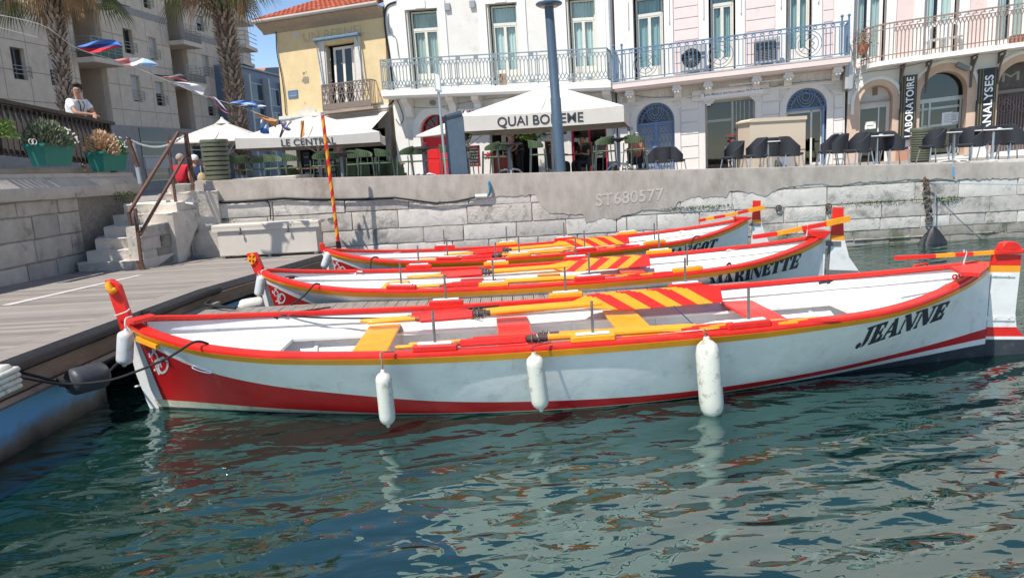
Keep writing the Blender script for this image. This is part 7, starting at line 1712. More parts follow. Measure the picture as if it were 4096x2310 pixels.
palm('nearer palm tree behind the railing above the man',py(*zA(505,990),y=20.5)+(py(*zA(505,990),y=20.5)-py(*zA(392,-40),y=20.5))*.22,py(*zA(370,-230),y=20.5),.175,.21,3,56,2.2)
palm('second palm tree rising beside the end of the apartment block',py(*zA(1800,1020),y=23.5)+(py(*zA(1800,1020),y=23.5)-py(*zA(1655,-30),y=23.5))*.30,py(*zA(1630,-230),y=23.5),.245,.30,8,56,2.3)
# ================================================================ TERRACE FURNITURE
def onq(u,y,z=None):
    z=GND if z is None else z; x=0
    for _ in range(12):
        pu,pv=proj((x,y,z)); x+=(u-pu)*y/FPX
    return V((x,y,z+.002))
GRN_=mat('weave_green',(.10,.145,.075),.75,.15,40,.004,120); GLEG=mat('leg_green_grey',(.075,.095,.085),.45,.15,20); TTOP=mat('table_top_dark',(.035,.035,.04),.4,.2,10)
def make_stool():
    r=thing('bar_chair','','bar chair',local=True)
    m=MB(); m.bbox(-.21,.21,-.20,.20,.75,.79,.02); m.build('seat',GRN_,r)
    m=MB(); n=22; R=[]
    for i in range(n+1):
        a=rad(-25)+rad(230)*i/n; hx=.25*math.cos(a); hy=-.02+.23*math.sin(a); up_=.17*max(0,math.sin((a+rad(25))/rad(230)*PI))**.5
        zl=.94; R.append([m.add((hx,hy,zl)),m.add((hx*1.08,hy*1.1,zl+.05+up_*.9)),m.add((hx*1.0,hy*1.02,zl+.05+up_*.9)),m.add((hx*.93,hy*.93,zl))])
    for a,b in zip(R,R[1:]):
        for j in range(4): m.face((a[j],b[j],b[(j+1)%4],a[(j+1)%4]))
    for i in range(0,n,1): a=rad(-25)+rad(230)*(i+.5)/n; m.bar((.26*math.cos(a),-.02+.24*math.sin(a),.945),(.272*math.cos(a),-.02+.26*math.sin(a),.99+.15*max(0,math.sin((i+.5)/n*PI))**.5),.012)
    m.build('backrest',GRN_,r,smooth=50)
    for sx in (-1,1):
        for sy in (-1,1):
            m=MB(); m.tube([(sx*.25,sy*.23,0),(sx*.20,sy*.18,.75),(sx*.21,sy*.17,.96 if sy>0 else .92)],.015,8); m.build('leg',GLEG,r)
    m=MB()
    for a,b in (((-.235,-.215,.26),(.235,-.215,.26)),((-.235,.215,.3),(.235,.215,.3)),((-.235,-.215,.28),(-.235,.215,.28)),((.235,-.215,.28),(.235,.215,.28))): m.tube([a,b],.010,6)
    m.build('footrest',GLEG,r); return r
ALU=mat('alu_tube',(.50,.54,.58),.3,.08,10,metal=.85)
def make_high_table():
    r=thing('high_table','','table',local=True); m=MB(); m.lathe([(.0,1.05),(.34,1.05),(.35,1.06),(.35,1.075),(.34,1.085),(0,1.085)],28); m.lathe([(.05,.98),(.16,1.04),(.16,1.05),(.05,1.05)],12); m.build('table_top',TTOP,r)
    m=MB(); m.tube([(0,0,.36),(0,0,1.0)],.042,12); m.build('column',mat('column_blue_grey',(.18,.22,.27),.4,.1),r)
    for k in range(4):
        a=PI/4+k*PI/2; m=MB(); m.tube([(.02*math.cos(a),.02*math.sin(a),.42),(.10*math.cos(a),.10*math.sin(a),.45),(.24*math.cos(a),.24*math.sin(a),.42),(.38*math.cos(a),.38*math.sin(a),.28),(.46*math.cos(a),.46*math.sin(a),.02)],.022,8); m.build('leg',ALU,r)
    return r
ST0=make_stool(); HT0=make_high_table(); fs=[True]; ft=[True]
tabs=[(1010,19.0,'first table from the left'),(1378,18.8,'table behind the striped pole'),(1706,18.7,'table before the red door'),(2042,18.9,'table left of the tall lamp post'),(2478,18.9,'farthest right under the big parasol')]
for i,(u,y,lab) in enumerate(tabs):
    p=onq(u,y); l='dark round high table on curved metal legs, '+lab
    if i==0: HT0.location=p; HT0['label']=l; HT0['group']='high tables of the café terrace'
    else: dup(HT0,p,i*.3,l,'high tables of the café terrace')
HT0['group']='high tables of the café terrace'
stl=[(0,968,18.7,-1.9,'left of'),(0,1112,18.5,1.5,'just right of'),(0,1186,19.3,1.9,'farthest right of'),(0,1040,20.1,3.0,'behind'),
(1,1290,18.6,-1.5,'left of'),(1,1330,19.7,-2.4,'behind, left of'),(1,1440,19.6,2.5,'behind, right of'),(1,1478,18.5,1.6,'right of'),(1,1548,19.3,1.9,'farthest right of'),
(2,1628,18.5,-1.4,'left of'),(2,1680,19.6,-2.7,'behind'),(2,1806,18.5,1.5,'right of'),(2,1860,19.3,1.9,'farthest right of'),
(3,1968,18.5,-1.5,'left of'),(3,2010,19.7,-2.5,'behind'),(3,2158,18.6,1.6,'right of'),
(4,2412,18.6,-1.5,'left of'),(4,2425,19.5,-2.2,'behind, left of'),(4,2552,18.6,1.6,'right of'),(4,2540,19.5,2.3,'behind, right of')]
for i,(t,u,y,rz,w_) in enumerate(stl):
    p=onq(u,y); l='green woven bar chair '+w_+' the '+tabs[t][2].replace('first table from the left','leftmost high table')
    if i==0: ST0.location=p; ST0.rotation_euler=(0,0,rz+PI if 0 else rz); ST0['label']=l; ST0['group']='green bar chairs of the café terrace'
    else: dup(ST0,p,rz,l,'green bar chairs of the café terrace')
# low green seats of the rear rows (just the tops show above the wall)
LOW=[(1170,22.5,2.6),(1395,22,3.0),(1450,22.3,2.8),(1530,22.6,2.6),(1590,22.2,2.2)]
BLW=mat('rattan_black',(.028,.031,.038),.6,.3,60,.006,140)
def make_rattan(weave,name='rattan_chair'):
    r=thing(name,'','chair',local=True)
    m=MB(); m.bbox(-.24,.24,-.24,.22,.40,.47,.02); m.build('seat',weave,r)
    m=MB(); n=20; R=[]
    for i in range(n+1):
        a=rad(-35)+rad(250)*i/n; hx=.27*math.cos(a); hy=-.01+.25*math.sin(a); s=max(0,math.sin(i/n*PI)); h=.62+.24*min(1,s*1.35)**1.5; o=1+.12*s
        R.append([m.add((hx,hy,.38)),m.add((hx*o,hy*o*1.05,h)),m.add((hx*o*.93,hy*o*.98,h+.01)),m.add((hx*.92,hy*.92,.38))])
    for a,b in zip(R,R[1:]):
        for j in range(4): m.face((a[j],b[j],b[(j+1)%4],a[(j+1)%4]))
    m.face(R[0]);m.face(R[-1][::-1]); m.build('backrest',weave,r,smooth=50)
    for sx in (-1,1):
        for sy in (-1,1):
            m=MB(); m.tube([(sx*.27,sy*.27,0),(sx*.22,sy*.20,.42)],.016,8); m.build('leg',ALU,r)
    return r
RT=make_rattan(BLW)
def make_low_table():
    r=thing('bistro_table','','table',local=True); m=MB(); m.lathe([(0,.78),(.40,.78),(.41,.79),(.41,.80),(.40,.81),(0,.81)],28); m.build('table_top',mat('table_top_white',(.66,.66,.66),.3,.05),r)
    m=MB(); m.lathe([(0,.755),(.36,.755),(.38,.765),(.38,.778),(0,.778)],24); m.build('under_top',TTOP,r)
    m=MB(); m.tube([(0,0,.08),(0,0,.76)],.035,10); m.build('column',ALU,r)
    for k in range(4):
        a=PI/4+k*PI/2; m=MB(); c,s=math.cos(a),math.sin(a); m.obox((.19*c,.19*s,.045),(.19*c,.19*s,-.02),(-.03*s,.03*c,0),(0,0,.018)); m.obox((.37*c,.37*s,.02),(.03*c,.03*s,0),(-.035*s,.035*c,0),(0,0,.02)); m.build('foot',mat('white_enamel',(.74,.74,.74),.35,.05),r,smooth=0)
    return r
LT=make_low_table()
lt=[(3072,19.6,'beside the pale concrete cabinet'),(3505,19.4,'in front of the first tan arch'),(3812,20.6,'in front of the second tan arch'),(3966,18.6,'nearest the wall at the right')]
for i,(u,y,lab) in enumerate(lt):
    l='white topped round table '+lab
    if i==0: LT.location=onq(u,y); LT['label']=l; LT['group']='white topped tables on the right terrace'
    else: dup(LT,onq(u,y),.3*i,l,'white topped tables on the right terrace')
rc=[(2935,20.2,-1.2,'behind left of the table by the concrete cabinet'),(3022,19.0,-1.5,'in front left of the table by the concrete cabinet'),(3160,19.3,1.6,'right of the table by the concrete cabinet'),
(3308,20.4,-1.9,'farthest left of the row before the first tan arch'),(3345,19.8,-1.8,'second from the left before the first tan arch'),(3430,18.9,-1.4,'wide in front before the first tan arch'),(3575,19.4,1.5,'right of the table before the first tan arch'),
(3730,19.6,-1.5,'right next to the slatted bin'),(3880,18.7,-1.3,'left of the table nearest the wall'),(3838,21.4,2.6,'behind the table of the second tan arch'),(4050,19.0,1.5,'cut by the right edge of the photo'),(3970,20.3,3.0,'behind the table nearest the wall'),
(3495,20.4,3.1,'behind the table before the first tan arch'),(3085,20.6,3.0,'behind the table by the concrete cabinet'),
(2612,22.2,-2.0,'low in front of the blue gate, left one'),(2655,22.0,2.9,'low in front of the blue gate, middle one'),(2700,22.0,1.9,'low in front of the blue gate, right one')]
for i,(u,y,rz,w_) in enumerate(rc):
    l='black rattan armchair '+w_; 
    if i==0: RT.location=onq(u,y); RT.rotation_euler=(0,0,rz); RT['label']=l; RT['group']='black rattan armchairs on the terraces'
    else: dup(RT,onq(u,y),rz,l,'black rattan armchairs on the terraces',scale=1.05 if i<14 else .95)
RG=make_rattan(GRN_,'low_armchair'); 
lows=['left end of the row under the LE CENTRAL parasol','second under the LE CENTRAL parasol','third under the LE CENTRAL parasol','fourth under the LE CENTRAL parasol','beside the yellow house door']
for i,((u,y,rz),w_) in enumerate(zip(LOW,lows)):
    l='low green woven armchair, '+w_
    if i==0: RG.location=onq(u,y); RG.rotation_euler=(0,0,rz); RG['label']=l; RG['group']='low green armchairs'
    else: dup(RG,onq(u,y),rz,l,'low green armchairs')
# wooden tables of the inner terrace
for i,(u,y,w_,lab) in enumerate(((1240,24.2,1.3,'long orange wooden table under the LE CENTRAL parasol'),(1560,24.0,1.0,'orange wooden table by the yellow house door'),(2300,24.5,1.0,'small wooden table before the crimson window'))):
    p=onq(u,y); r=thing('wooden_table',lab,'table',tuple(p)); m=MB(); m.bbox(p.x-w_/2,p.x+w_/2,p.y-.35,p.y+.35,p.z+.72,p.z+.76,.01); m.build('table_top',mat('orange_wood',(.40,.16,.06),.5,.2,6,stretch=(1,5,1)),r)
    for sx in (-1,1):
        for sy in (-1,1): m=MB(); m.box(p.x+sx*(w_/2-.08)-.025,p.x+sx*(w_/2-.08)+.025,p.y+sy*.3-.025,p.y+sy*.3+.025,p.z,p.z+.72); m.build('leg',BLK,r,smooth=0)
# ---------------------------------------------------------------- parasols
PFR=mat('parasol_frame',(.55,.54,.52),.4,.05)
def parasol(label,cu,y,half,yaw,ze,zt_,val=.30,text=None,tw=2.2,pole=True,sides='0123'):
    p=onq(cu,y); r=thing('parasol',label,'parasol',tuple(p),group='parasols of the café terrace'); cs=[V((p.x+half*math.sqrt(2)*math.cos(yaw+PI/4+k*PI/2-PI),p.y+half*math.sqrt(2)*math.sin(yaw+PI/4+k*PI/2-PI),ze)) for k in range(4)]; top=V((p.x,p.y,zt_))
    m=MB(); n=10
    for k in range(4):
        a,b=cs[k],cs[(k+1)%4]
        def fn(u,v,a=a,b=b):
            e=a.lerp(b,u); q=e.lerp(top,v); q=q-V((0,0,.10*math.sin(PI*v)*(1-abs(2*u-1))*.8+.10*(1-v)*(-(1-(2*u-1)**2))*-.5)); return q
        m.grid(fn,n,6)
        for i in range(n):
            e0=a.lerp(b,i/n);e1=a.lerp(b,(i+1)/n); s0=.05*(1-(2*i/n-1)**2);s1=.05*(1-(2*(i+1)/n-1)**2); w0=.005*math.sin(i*2.1+k);w1=.005*math.sin((i+1)*2.1+k)
            nn=(b-a).cross(V((0,0,1))).normalized(); q=[e0-V((0,0,s0)),e1-V((0,0,s1)),e1-V((0,0,val+s1*.3))-nn*w1*-1,e0-V((0,0,val+s0*.3))-nn*w0*-1]; m.pf(q)
    m.build('canopy',CANV,r,smooth=30)
    m=MB(); m.lathe([(.22,zt_-.08),(.05,zt_+.05),(.04,zt_+.10),(0,zt_+.11)],12,(p.x,p.y,0)); 
    m.build('vent_cap',CANV,r)
    m=MB(); m.tube([(p.x,p.y,GND),(p.x,p.y,zt_)],.045,10); m.build('pole',PFR,r)
    m=MB()
    for k in range(4):
        m.bar(cs[k]-V((0,0,.03)),top-V((0,0,.12)),.035); mid=cs[k].lerp(cs[(k+1)%4],.5); m.bar(mid-V((0,0,.06)),top-V((0,0,.14)),.03); m.bar((p.x,p.y,ze-.45),cs[k].lerp(top,.45)-V((0,0,.06)),.03)
    m.build('ribs',PFR,r,smooth=0)
    m=MB(); m.bbox(p.x-.4,p.x+.4,p.y-.4,p.y+.4,GND,GND+.08,.01); m.build('base',BLK,r)
    if text:
        a,b=cs[0],cs[1]; ex=(b-a).normalized(); nn=ex.cross(V((0,0,1))).normalized(); mid=a.lerp(b,.5)-V((0,0,val*.5+.04))
        m=MB(); put_text(m,text,lambda q,w_:mid+ex*q+V((0,0,w_))+nn*.014,w=tw,bold=.012); m.build('lettering',mat('letter_dark',(.04,.045,.055),.7,.1),r,smooth=0)
    return r
parasol('large white square parasol lettered QUAI BOHEME behind the lamp post',2215,22.6,2.25,-.20,3.70,4.58,.42,'QUAI BOHEME',2.35)
parasol('white square parasol lettered LE CENTRAL before the yellow house',1290,21.6,1.85,.12,3.36,4.02,.27,'LE CENTRAL',1.4)
parasol('white parasol at the left beside the slatted bin, behind it the stairs',925,21.5,1.15,.1,3.40,3.95,.06)
parasol('small white parasol before the red door, left of the big lettered one',1880,24.6,1.25,.55,3.40,3.98,.06)
parasol('white parasol between the small one and the big lettered one',2045,25.4,1.2,.2,3.62,4.1,.06)
# ---------------------------------------------------------------- lamp post, totem, sign post
b0=onq(2247,17.95); b0.z=GND; tp=py(2196,28,17.95); lp_=thing('lamp_post','tall slate blue lamp post with a flat round head standing at the quay edge','lamp post',tuple(b0))
LMP=mat('lamp_slate',(.065,.105,.15),.4,.1,6,.001,50)
m=MB(); m.tube([b0,b0+(tp-b0)*.5,b0+(tp-b0)*.505,tp],[.125,.125,.112,.105],20); m.build('pole',LMP,lp_)
m=MB(); m.lathe([(.0,-.05),(.22,-.05),(.30,-.01),(.31,.02),(.28,.05),(.12,.08),(.11,.11),(0,.11)],28,tp+V((0,0,.05))); hd=m.build('lamp_head',LMP,lp_,smooth=40)
m=MB(); m.lathe([(0,-.055),(.21,-.055),(.21,-.048),(0,-.048)],24,tp+V((0,0,.05))); m.build('lamp_glass',mat('lamp_diffuser',(.30,.26,.23),.3,.1),hd)
m=MB(); m.lathe([(.17,0),(.17,.02),(.13,.03),(.13,.05)],20,b0); m.build('base_flange',LMP,lp_)
P=[zC(521,872),zC(645,832),zC(662,880),zC(707,1350),zC(560,1350)]; tt=thing('parking_totem','slate blue leaning slab of a ticket machine seen from behind','ticket machine',tuple(onq(1830,18.1)))
q=[py(*p,y=18.1) for p in P]; q=[V((a.x,a.y,max(GND,a.z))) for a in q]; q[3].z=GND;q[4].z=GND; m=MB(); m.prism([(a.x,a.z) for a in q],18.1,18.38); o=m.build('body',mat('totem_slate',(.075,.115,.155),.5,.15,8,.001,60),tt,smooth=0)
m=MB(); a,b,c=[py(*p,y=18.08) for p in (zC(521,890),zC(650,860),zC(520,872))]; m.bar(a,b,.02,.015); m.build('top_seam',BLK,o,smooth=0)
sp_=thing('sign_post','grey metal post with a small traffic sign seen from the side','sign post',tuple(onq(1788,18.0))); a=py(*zC(485,690),y=18.0); b=onq(1790,18.0)
m=MB(); m.tube([(b.x,b.y,GND),a+V((-.03,0,.45))],.032,10); m.build('post',STL,sp_)
m=MB(); c=[py(*zC(x,y_),y=18.0) for x,y_ in ((445,540),(492,555),(506,702),(458,690))]; m.prism([(p.x,p.z) for p in c],17.93,17.96); m.prism([(p.x*.5+c[0].x*.5+.08,p.z*.6+c[2].z*.4+.12) for p in c],17.925,17.929) if 0 else None; m.build('sign_plate',STL,sp_,smooth=0)
m=MB(); ctr=sum((p for p in c),V((0,0,0)))/4; m.prism([(ctr.x+(p.x-ctr.x)*.72,ctr.z+(p.z-ctr.z)*.78) for p in c],17.924,17.928); m.build('sign_face',mat('sign_white',(.80,.80,.82)),sp_,smooth=0)
# slatted bins
def bin_(u,y,h,w_,label,round_=True):
    p=onq(u,y); r=thing('litter_bin',label,'litter bin',tuple(p),group='slatted green litter bins'); GB=mat('bin_green',(.115,.125,.085),.5,.15,12)
    m=MB(); n=13
    for i in range(n):
        z0=.04+(h-.1)*i/n; rr=w_*(1+.10*i/n); m.lathe([(rr-.015,z0),(rr,z0+.008),(rr,z0+(h-.1)/n*.72),(rr-.015,z0+(h-.1)/n*.78)],24,p)
    m.build('slats',GB,r,smooth=40)
    m=MB(); m.tube([p,p+V((0,0,h-.06))],w_*.9,20); m.build('liner',mat('bin_dark',(.03,.033,.026),.7,.2),r)
    m=MB(); m.lathe([(w_*.6,h-.08),(w_*1.12,h-.08),(w_*1.14,h-.03),(w_*1.08,h),(w_*.6,h)],24,p); m.build('rim',GB,r,smooth=40)
bin_(885,17.95,1.52,.285,'tall slatted olive bin beside the leftmost parasol'); bin_(3680,21.8,.98,.27,'slatted olive bin under the LABORATOIRE sign')
# concrete cabinet
cc=thing('concrete_cabinet','pale pebbly concrete utility cabinet before the second blue arch','cabinet',tuple(onq(3110,21.3))); y=21.2
CCM=mat('pebble_concrete',(.60,.50,.38),.9,.1,40,.004,90,dirt=(.50,.42,.33),dscale=3,dthr=.62)
a=py(*zD(1320,930),y=y); b=py(*zD(1742,895),y=y); zt2=(a.z+b.z)/2
m=MB(); m.box(a.x,b.x,y,y+1.1,GND,zt2); m.build('body',CCM,cc,smooth=0)
m=MB(); m.prism([(a.x-.06,zt2),(b.x+.02,zt2),(b.x+.02,zt2+.10),(a.x+.1,zt2+.10),(a.x-.06,zt2+.04)],y-.04,y+1.1); m.build('lid',CCM,cc,smooth=0)
m=MB(); m.box(a.x,b.x+.0,y-.012,y,GND+.55,GND+.57); m.box((a.x+b.x)/2+.6,(a.x+b.x)/2+.615,y-.012,y,GND,GND+.55); m.build('panel_joint',mat('joint_brown',(.30,.25,.19),.9,.1),cc,smooth=0)
m=MB(); m.box(b.x-.95,b.x-.38,y-.28,y-.03,GND+.08,GND+.50); tag(m.build('grey_case',mat('case_grey',(.36,.34,.34),.5,.05),smooth=0),'low grey case standing against the concrete cabinet','box')
# bicycle
bk=onq(2915,21.6); r=thing('bicycle','silver and red bicycle leaning by the shop door, seen from behind','bicycle',tuple(bk)); bm_=mat('bike_silver',(.35,.35,.36),.35,.1,metal=.6)
for nm,dx,dy in (('wheel',0,0),('wheel',.38,.95)):
    m=MB(); c=bk+V((dx,dy,.34)); ax=V((1,-.42,.05)); torus(m,c,.32,.018,ax,24); 
    o=m.build(nm,BLK,r); m=MB(); M=V((0,0,1)).rotation_difference(ax.normalized()).to_matrix(); m.tube([c-ax.normalized()*.04,c+ax.normalized()*.04],.02,8)
    for k in range(14): a=2*PI*k/14; m.bar(c,c+M@V((.31*math.cos(a),.31*math.sin(a),0)),.005)
    m.build('spokes',bm_,o,smooth=0)
m=MB(); 
for p,q in (((0,0,.34),(.13,.33,.34)),((0,0,.34),(.13,.30,.80)),((.13,.33,.32),(.13,.28,.95)),((.13,.33,.32),(.33,.82,.85)),((.13,.30,.80),(.33,.82,.90)),((.38,.95,.34),(.32,.80,1.0)),((.12,.80,1.05),(.52,.80,1.05))): m.tube([bk+V(p),bk+V(q)],.017,6)
m.build('frame',mat('bike_red',(.40,.03,.03),.4,.1),r)
m=MB(); m.bbox(bk.x+.03,bk.x+.23,bk.y+.10,bk.y+.42,bk.z+.94,bk.z+1.0,.02); m.build('saddle',BLK,r)
m=MB(); 
for k in range(4): m.tube([bk+V((-.1+.07*k,-.25,.72)),bk+V((-.05+.07*k,.25,.72))],.008,5)
m.tube([bk+V((-.1,-.25,.72)),bk+V((.0,0,.34))],.008,5); m.bbox(bk.x-.08,bk.x+.08,bk.y-.29,bk.y-.26,bk.z+.64,bk.z+.70,.01,); m.build('rack',bm_,r)
# chalk boards
CHK=mat('slate_board',(.018,.02,.02),.6,.3,6); CHW=mat('chalk',(.55,.56,.54),.9,.1)
def board(px0,px1,y,frame,lines,label,name='chalk_board',lean=.0):
    a=py(*px0,y=y);b=py(*px1,y=y); r=thing(name,label,'board',(a.x,y,b.z)); m=MB(); m.box(a.x,b.x,y,y+.03,b.z,a.z); m.build('slate',CHK,r,smooth=0)
    if frame:
        m=MB(); t=.045
        m.box(a.x-t,a.x,y-.01,y+.035,b.z-t,a.z+t); m.box(b.x,b.x+t,y-.01,y+.035,b.z-t,a.z+t); m.box(a.x,b.x,y-.01,y+.035,a.z,a.z+t); m.box(a.x,b.x,y-.01,y+.035,b.z-t,b.z); 
        m.box(a.x+.02,a.x+.06,y,y+.03,GND,b.z-t); m.box(b.x-.06,b.x-.02,y,y+.03,GND,b.z-t); m.build('frame',frame,r,smooth=0)
    m=MB(); H=a.z-b.z; n=len(lines)
    for i,t in enumerate(lines):
        if t: put_text(m,t,lambda p,q:V(((a.x+b.x)/2+p,y-.006,a.z-H*(i+.6)/n+q)),w=min((b.x-a.x)*.84,(b.x-a.x)*.16*len(t)),bold=0,shear=.15)
    if m.v: m.build('chalk_lettering',CHW,r,smooth=0)
board(zC(1560,1085),zC(1632,1195),23.5,mat('board_frame_orange',(.38,.13,.05),.5,.2),['BISTROT','COCKTAIL','SANGRIA','5.00','SPRITZ'],'chalk board in an arched orange frame reading SANGRIA before the crimson window')
board(zC(697,1110),zC(788,1245),26.5,mat('board_frame_red',(.35,.03,.05),.5,.2),['LE QUAI BOHEME','BIERES 3.50','SANGRIA 4.00','VIN 3.00','COCKTAIL 7','CAFE 1.80'],'tall menu board in a dark red frame right of the ticket machine')
board(zC(1290,1075),zC(1350,1170),25.5,mat('board_frame_orange',(.38,.13,.05)),['BAR','3.','VIN'],'small orange framed menu board left of the lamp post')
board(zC(1655,1070),zC(1740,1190),25.5,None,['GLACE','','3.00','CAFE'],'dark chalk board to the right of the arched one')
board(zD(245,1220),zD(318,1308),21.5,None,['BIERE','3.00','','SANGRIA'],'low chalk board standing under the right end of the big parasol')
board(zB(585,1150),zB(650,1330),26.0,None,['MENU','PLAT 9','BIERE'],'tall chalk board at the left of the yellow house shopfront')
board(zB(660,1150),zB(850,1340),26.2,None,['PLAT DU JOUR','Moules frites','Salade','Bière 4.00'],'wide chalk board in the yellow house shopfront')
board(zB(285,1335),zB(375,1370),20.5,None,['Bière d Tap'],'low chalk sign near the leftmost high table')
a=py(*zC(1265,985),y=26.2);b=py(*zC(1448,1012),y=26.2); m=MB(); m.bbox(a.x,b.x,26.2,26.26,b.z,a.z,.02); o=tag(m.build('hanging_sign',CHK),'black hanging sign with white words beside the lamp post','sign'); m=MB(); put_text(m,'Bon Appétit',lambda p,q:V(((a.x+b.x)/2+p,26.19,(a.z+b.z)/2+q)),w=(b.x-a.x)*.7); m.build('lettering',CHW,o,smooth=0)
# plants and lights in the bistro doorway
tuft('hanging_ivy',py(*zC(687,1025),y=23.5),(.12,.06,.55),260,'trailing ivy hanging under the small parasol',mat('ivy_leaf',(.06,.10,.03),.6,.3),31,leaf=.08,cat='plant')
tuft('door_greenery',py(*zC(1165,1040),y=27),(.75,.2,.28),420,'green leafy garland in the bistro doorway',mat('garland_leaf',(.10,.16,.03),.6,.4),32,leaf=.08,cat='plant')
tuft('red_flowers',py(*zC(1205,1100),y=24.5),(.22,.12,.10),160,'bunch of red flowers behind the waiter',mat('petal_red',(.55,.01,.04),.6,.2),33,leaf=.08,cat='plant')
tuft('red_flowers',py(*zC(880,1185),y=23.5),(.26,.12,.12),160,'red flowers beside the table left of the lamp post',mat('petal_red',(.55,.01,.04)),34,leaf=.08,cat='plant')
a=py(*zC(952,1022),y=26.5);b=py(*zC(990,1095),y=26.5); m=MB(); m.box(a.x,b.x,26.45,26.5,b.z,a.z); m.tube(smooth2([(a.x+.06,26.47,a.z),(a.x+.15,26.47,a.z+.16),(b.x-.06,26.47,a.z)],5),.01,5); tag(m.build('tote_bag',TRW,smooth=0),'white tote bag hanging in the bistro doorway','bag')
a=py(*zC(900,1172),y=25.6);b=py(*zC(1040,1222),y=25.6); m=MB(); m.box(a.x,b.x,25.5,26.1,GND+.0,a.z); tag(m.build('counter',mat('counter_red',(.50,.06,.03),.5,.1),smooth=0),'low red counter in the bistro doorway','counter')
# ================================================================ RAMP RAILING, PLANTERS
RW=mat('railing_wood',(.045,.035,.03),.6,.3,14,.002,50,dirt=(.10,.08,.07),dscale=8,dthr=.6)
rr=thing('timber_railing','dark slatted railing along the top of the ramp wall at the left','railing',tuple(LW.P(0,2.6,-.45)))
def lwz(px,n=-.45): return LW.L(px,n)
s_a,t_a=lwz(zA(0,765)); s_b,t_b=lwz(zA(845,935))
tr_=lambda s:t_a+(t_b-t_a)*(s-s_a)/(s_b-s_a)
print('rail',s_a,t_a,s_b,t_b)
m=LW.mb(); n=20
def lbar(m,s0,s1,y,w_,h,dz,k=None): m.bar((s0,y,tr_(s0)+dz),(s1,y,tr_(s1)+dz),w_,h,k)
lbar(m,s_a-3,s_b,.45,.16,.075,.0); m.build('hand_rail',RW,rr,smooth=0)
m=LW.mb(); lbar(m,s_a-3,s_b-.1,.47,.05,.09,-.10); m.build('upper_beam',RW,rr,smooth=0)
m=LW.mb(); lbar(m,s_a-3,s_b-.1,.47,.05,.09,-.93); m.build('lower_beam',RW,rr,smooth=0)
s=s_a-1.2
while s<s_b-.15:
    m=LW.mb(); m.bar((s,.44,tr_(s)-1.02),(s,.44,tr_(s)-.06),.085,.03,upv=(1,0,0)); m.build('baluster',RW,rr,smooth=0); s+=.165
for s in (s_b-.12,s_a+1.15,s_a-.4): m=LW.mb(); m.bar((s,.50,tr_(s)-1.15),(s,.50,tr_(s)+.02),.11,.11,upv=(1,0,0)); m.build('post',RW,rr,smooth=0)
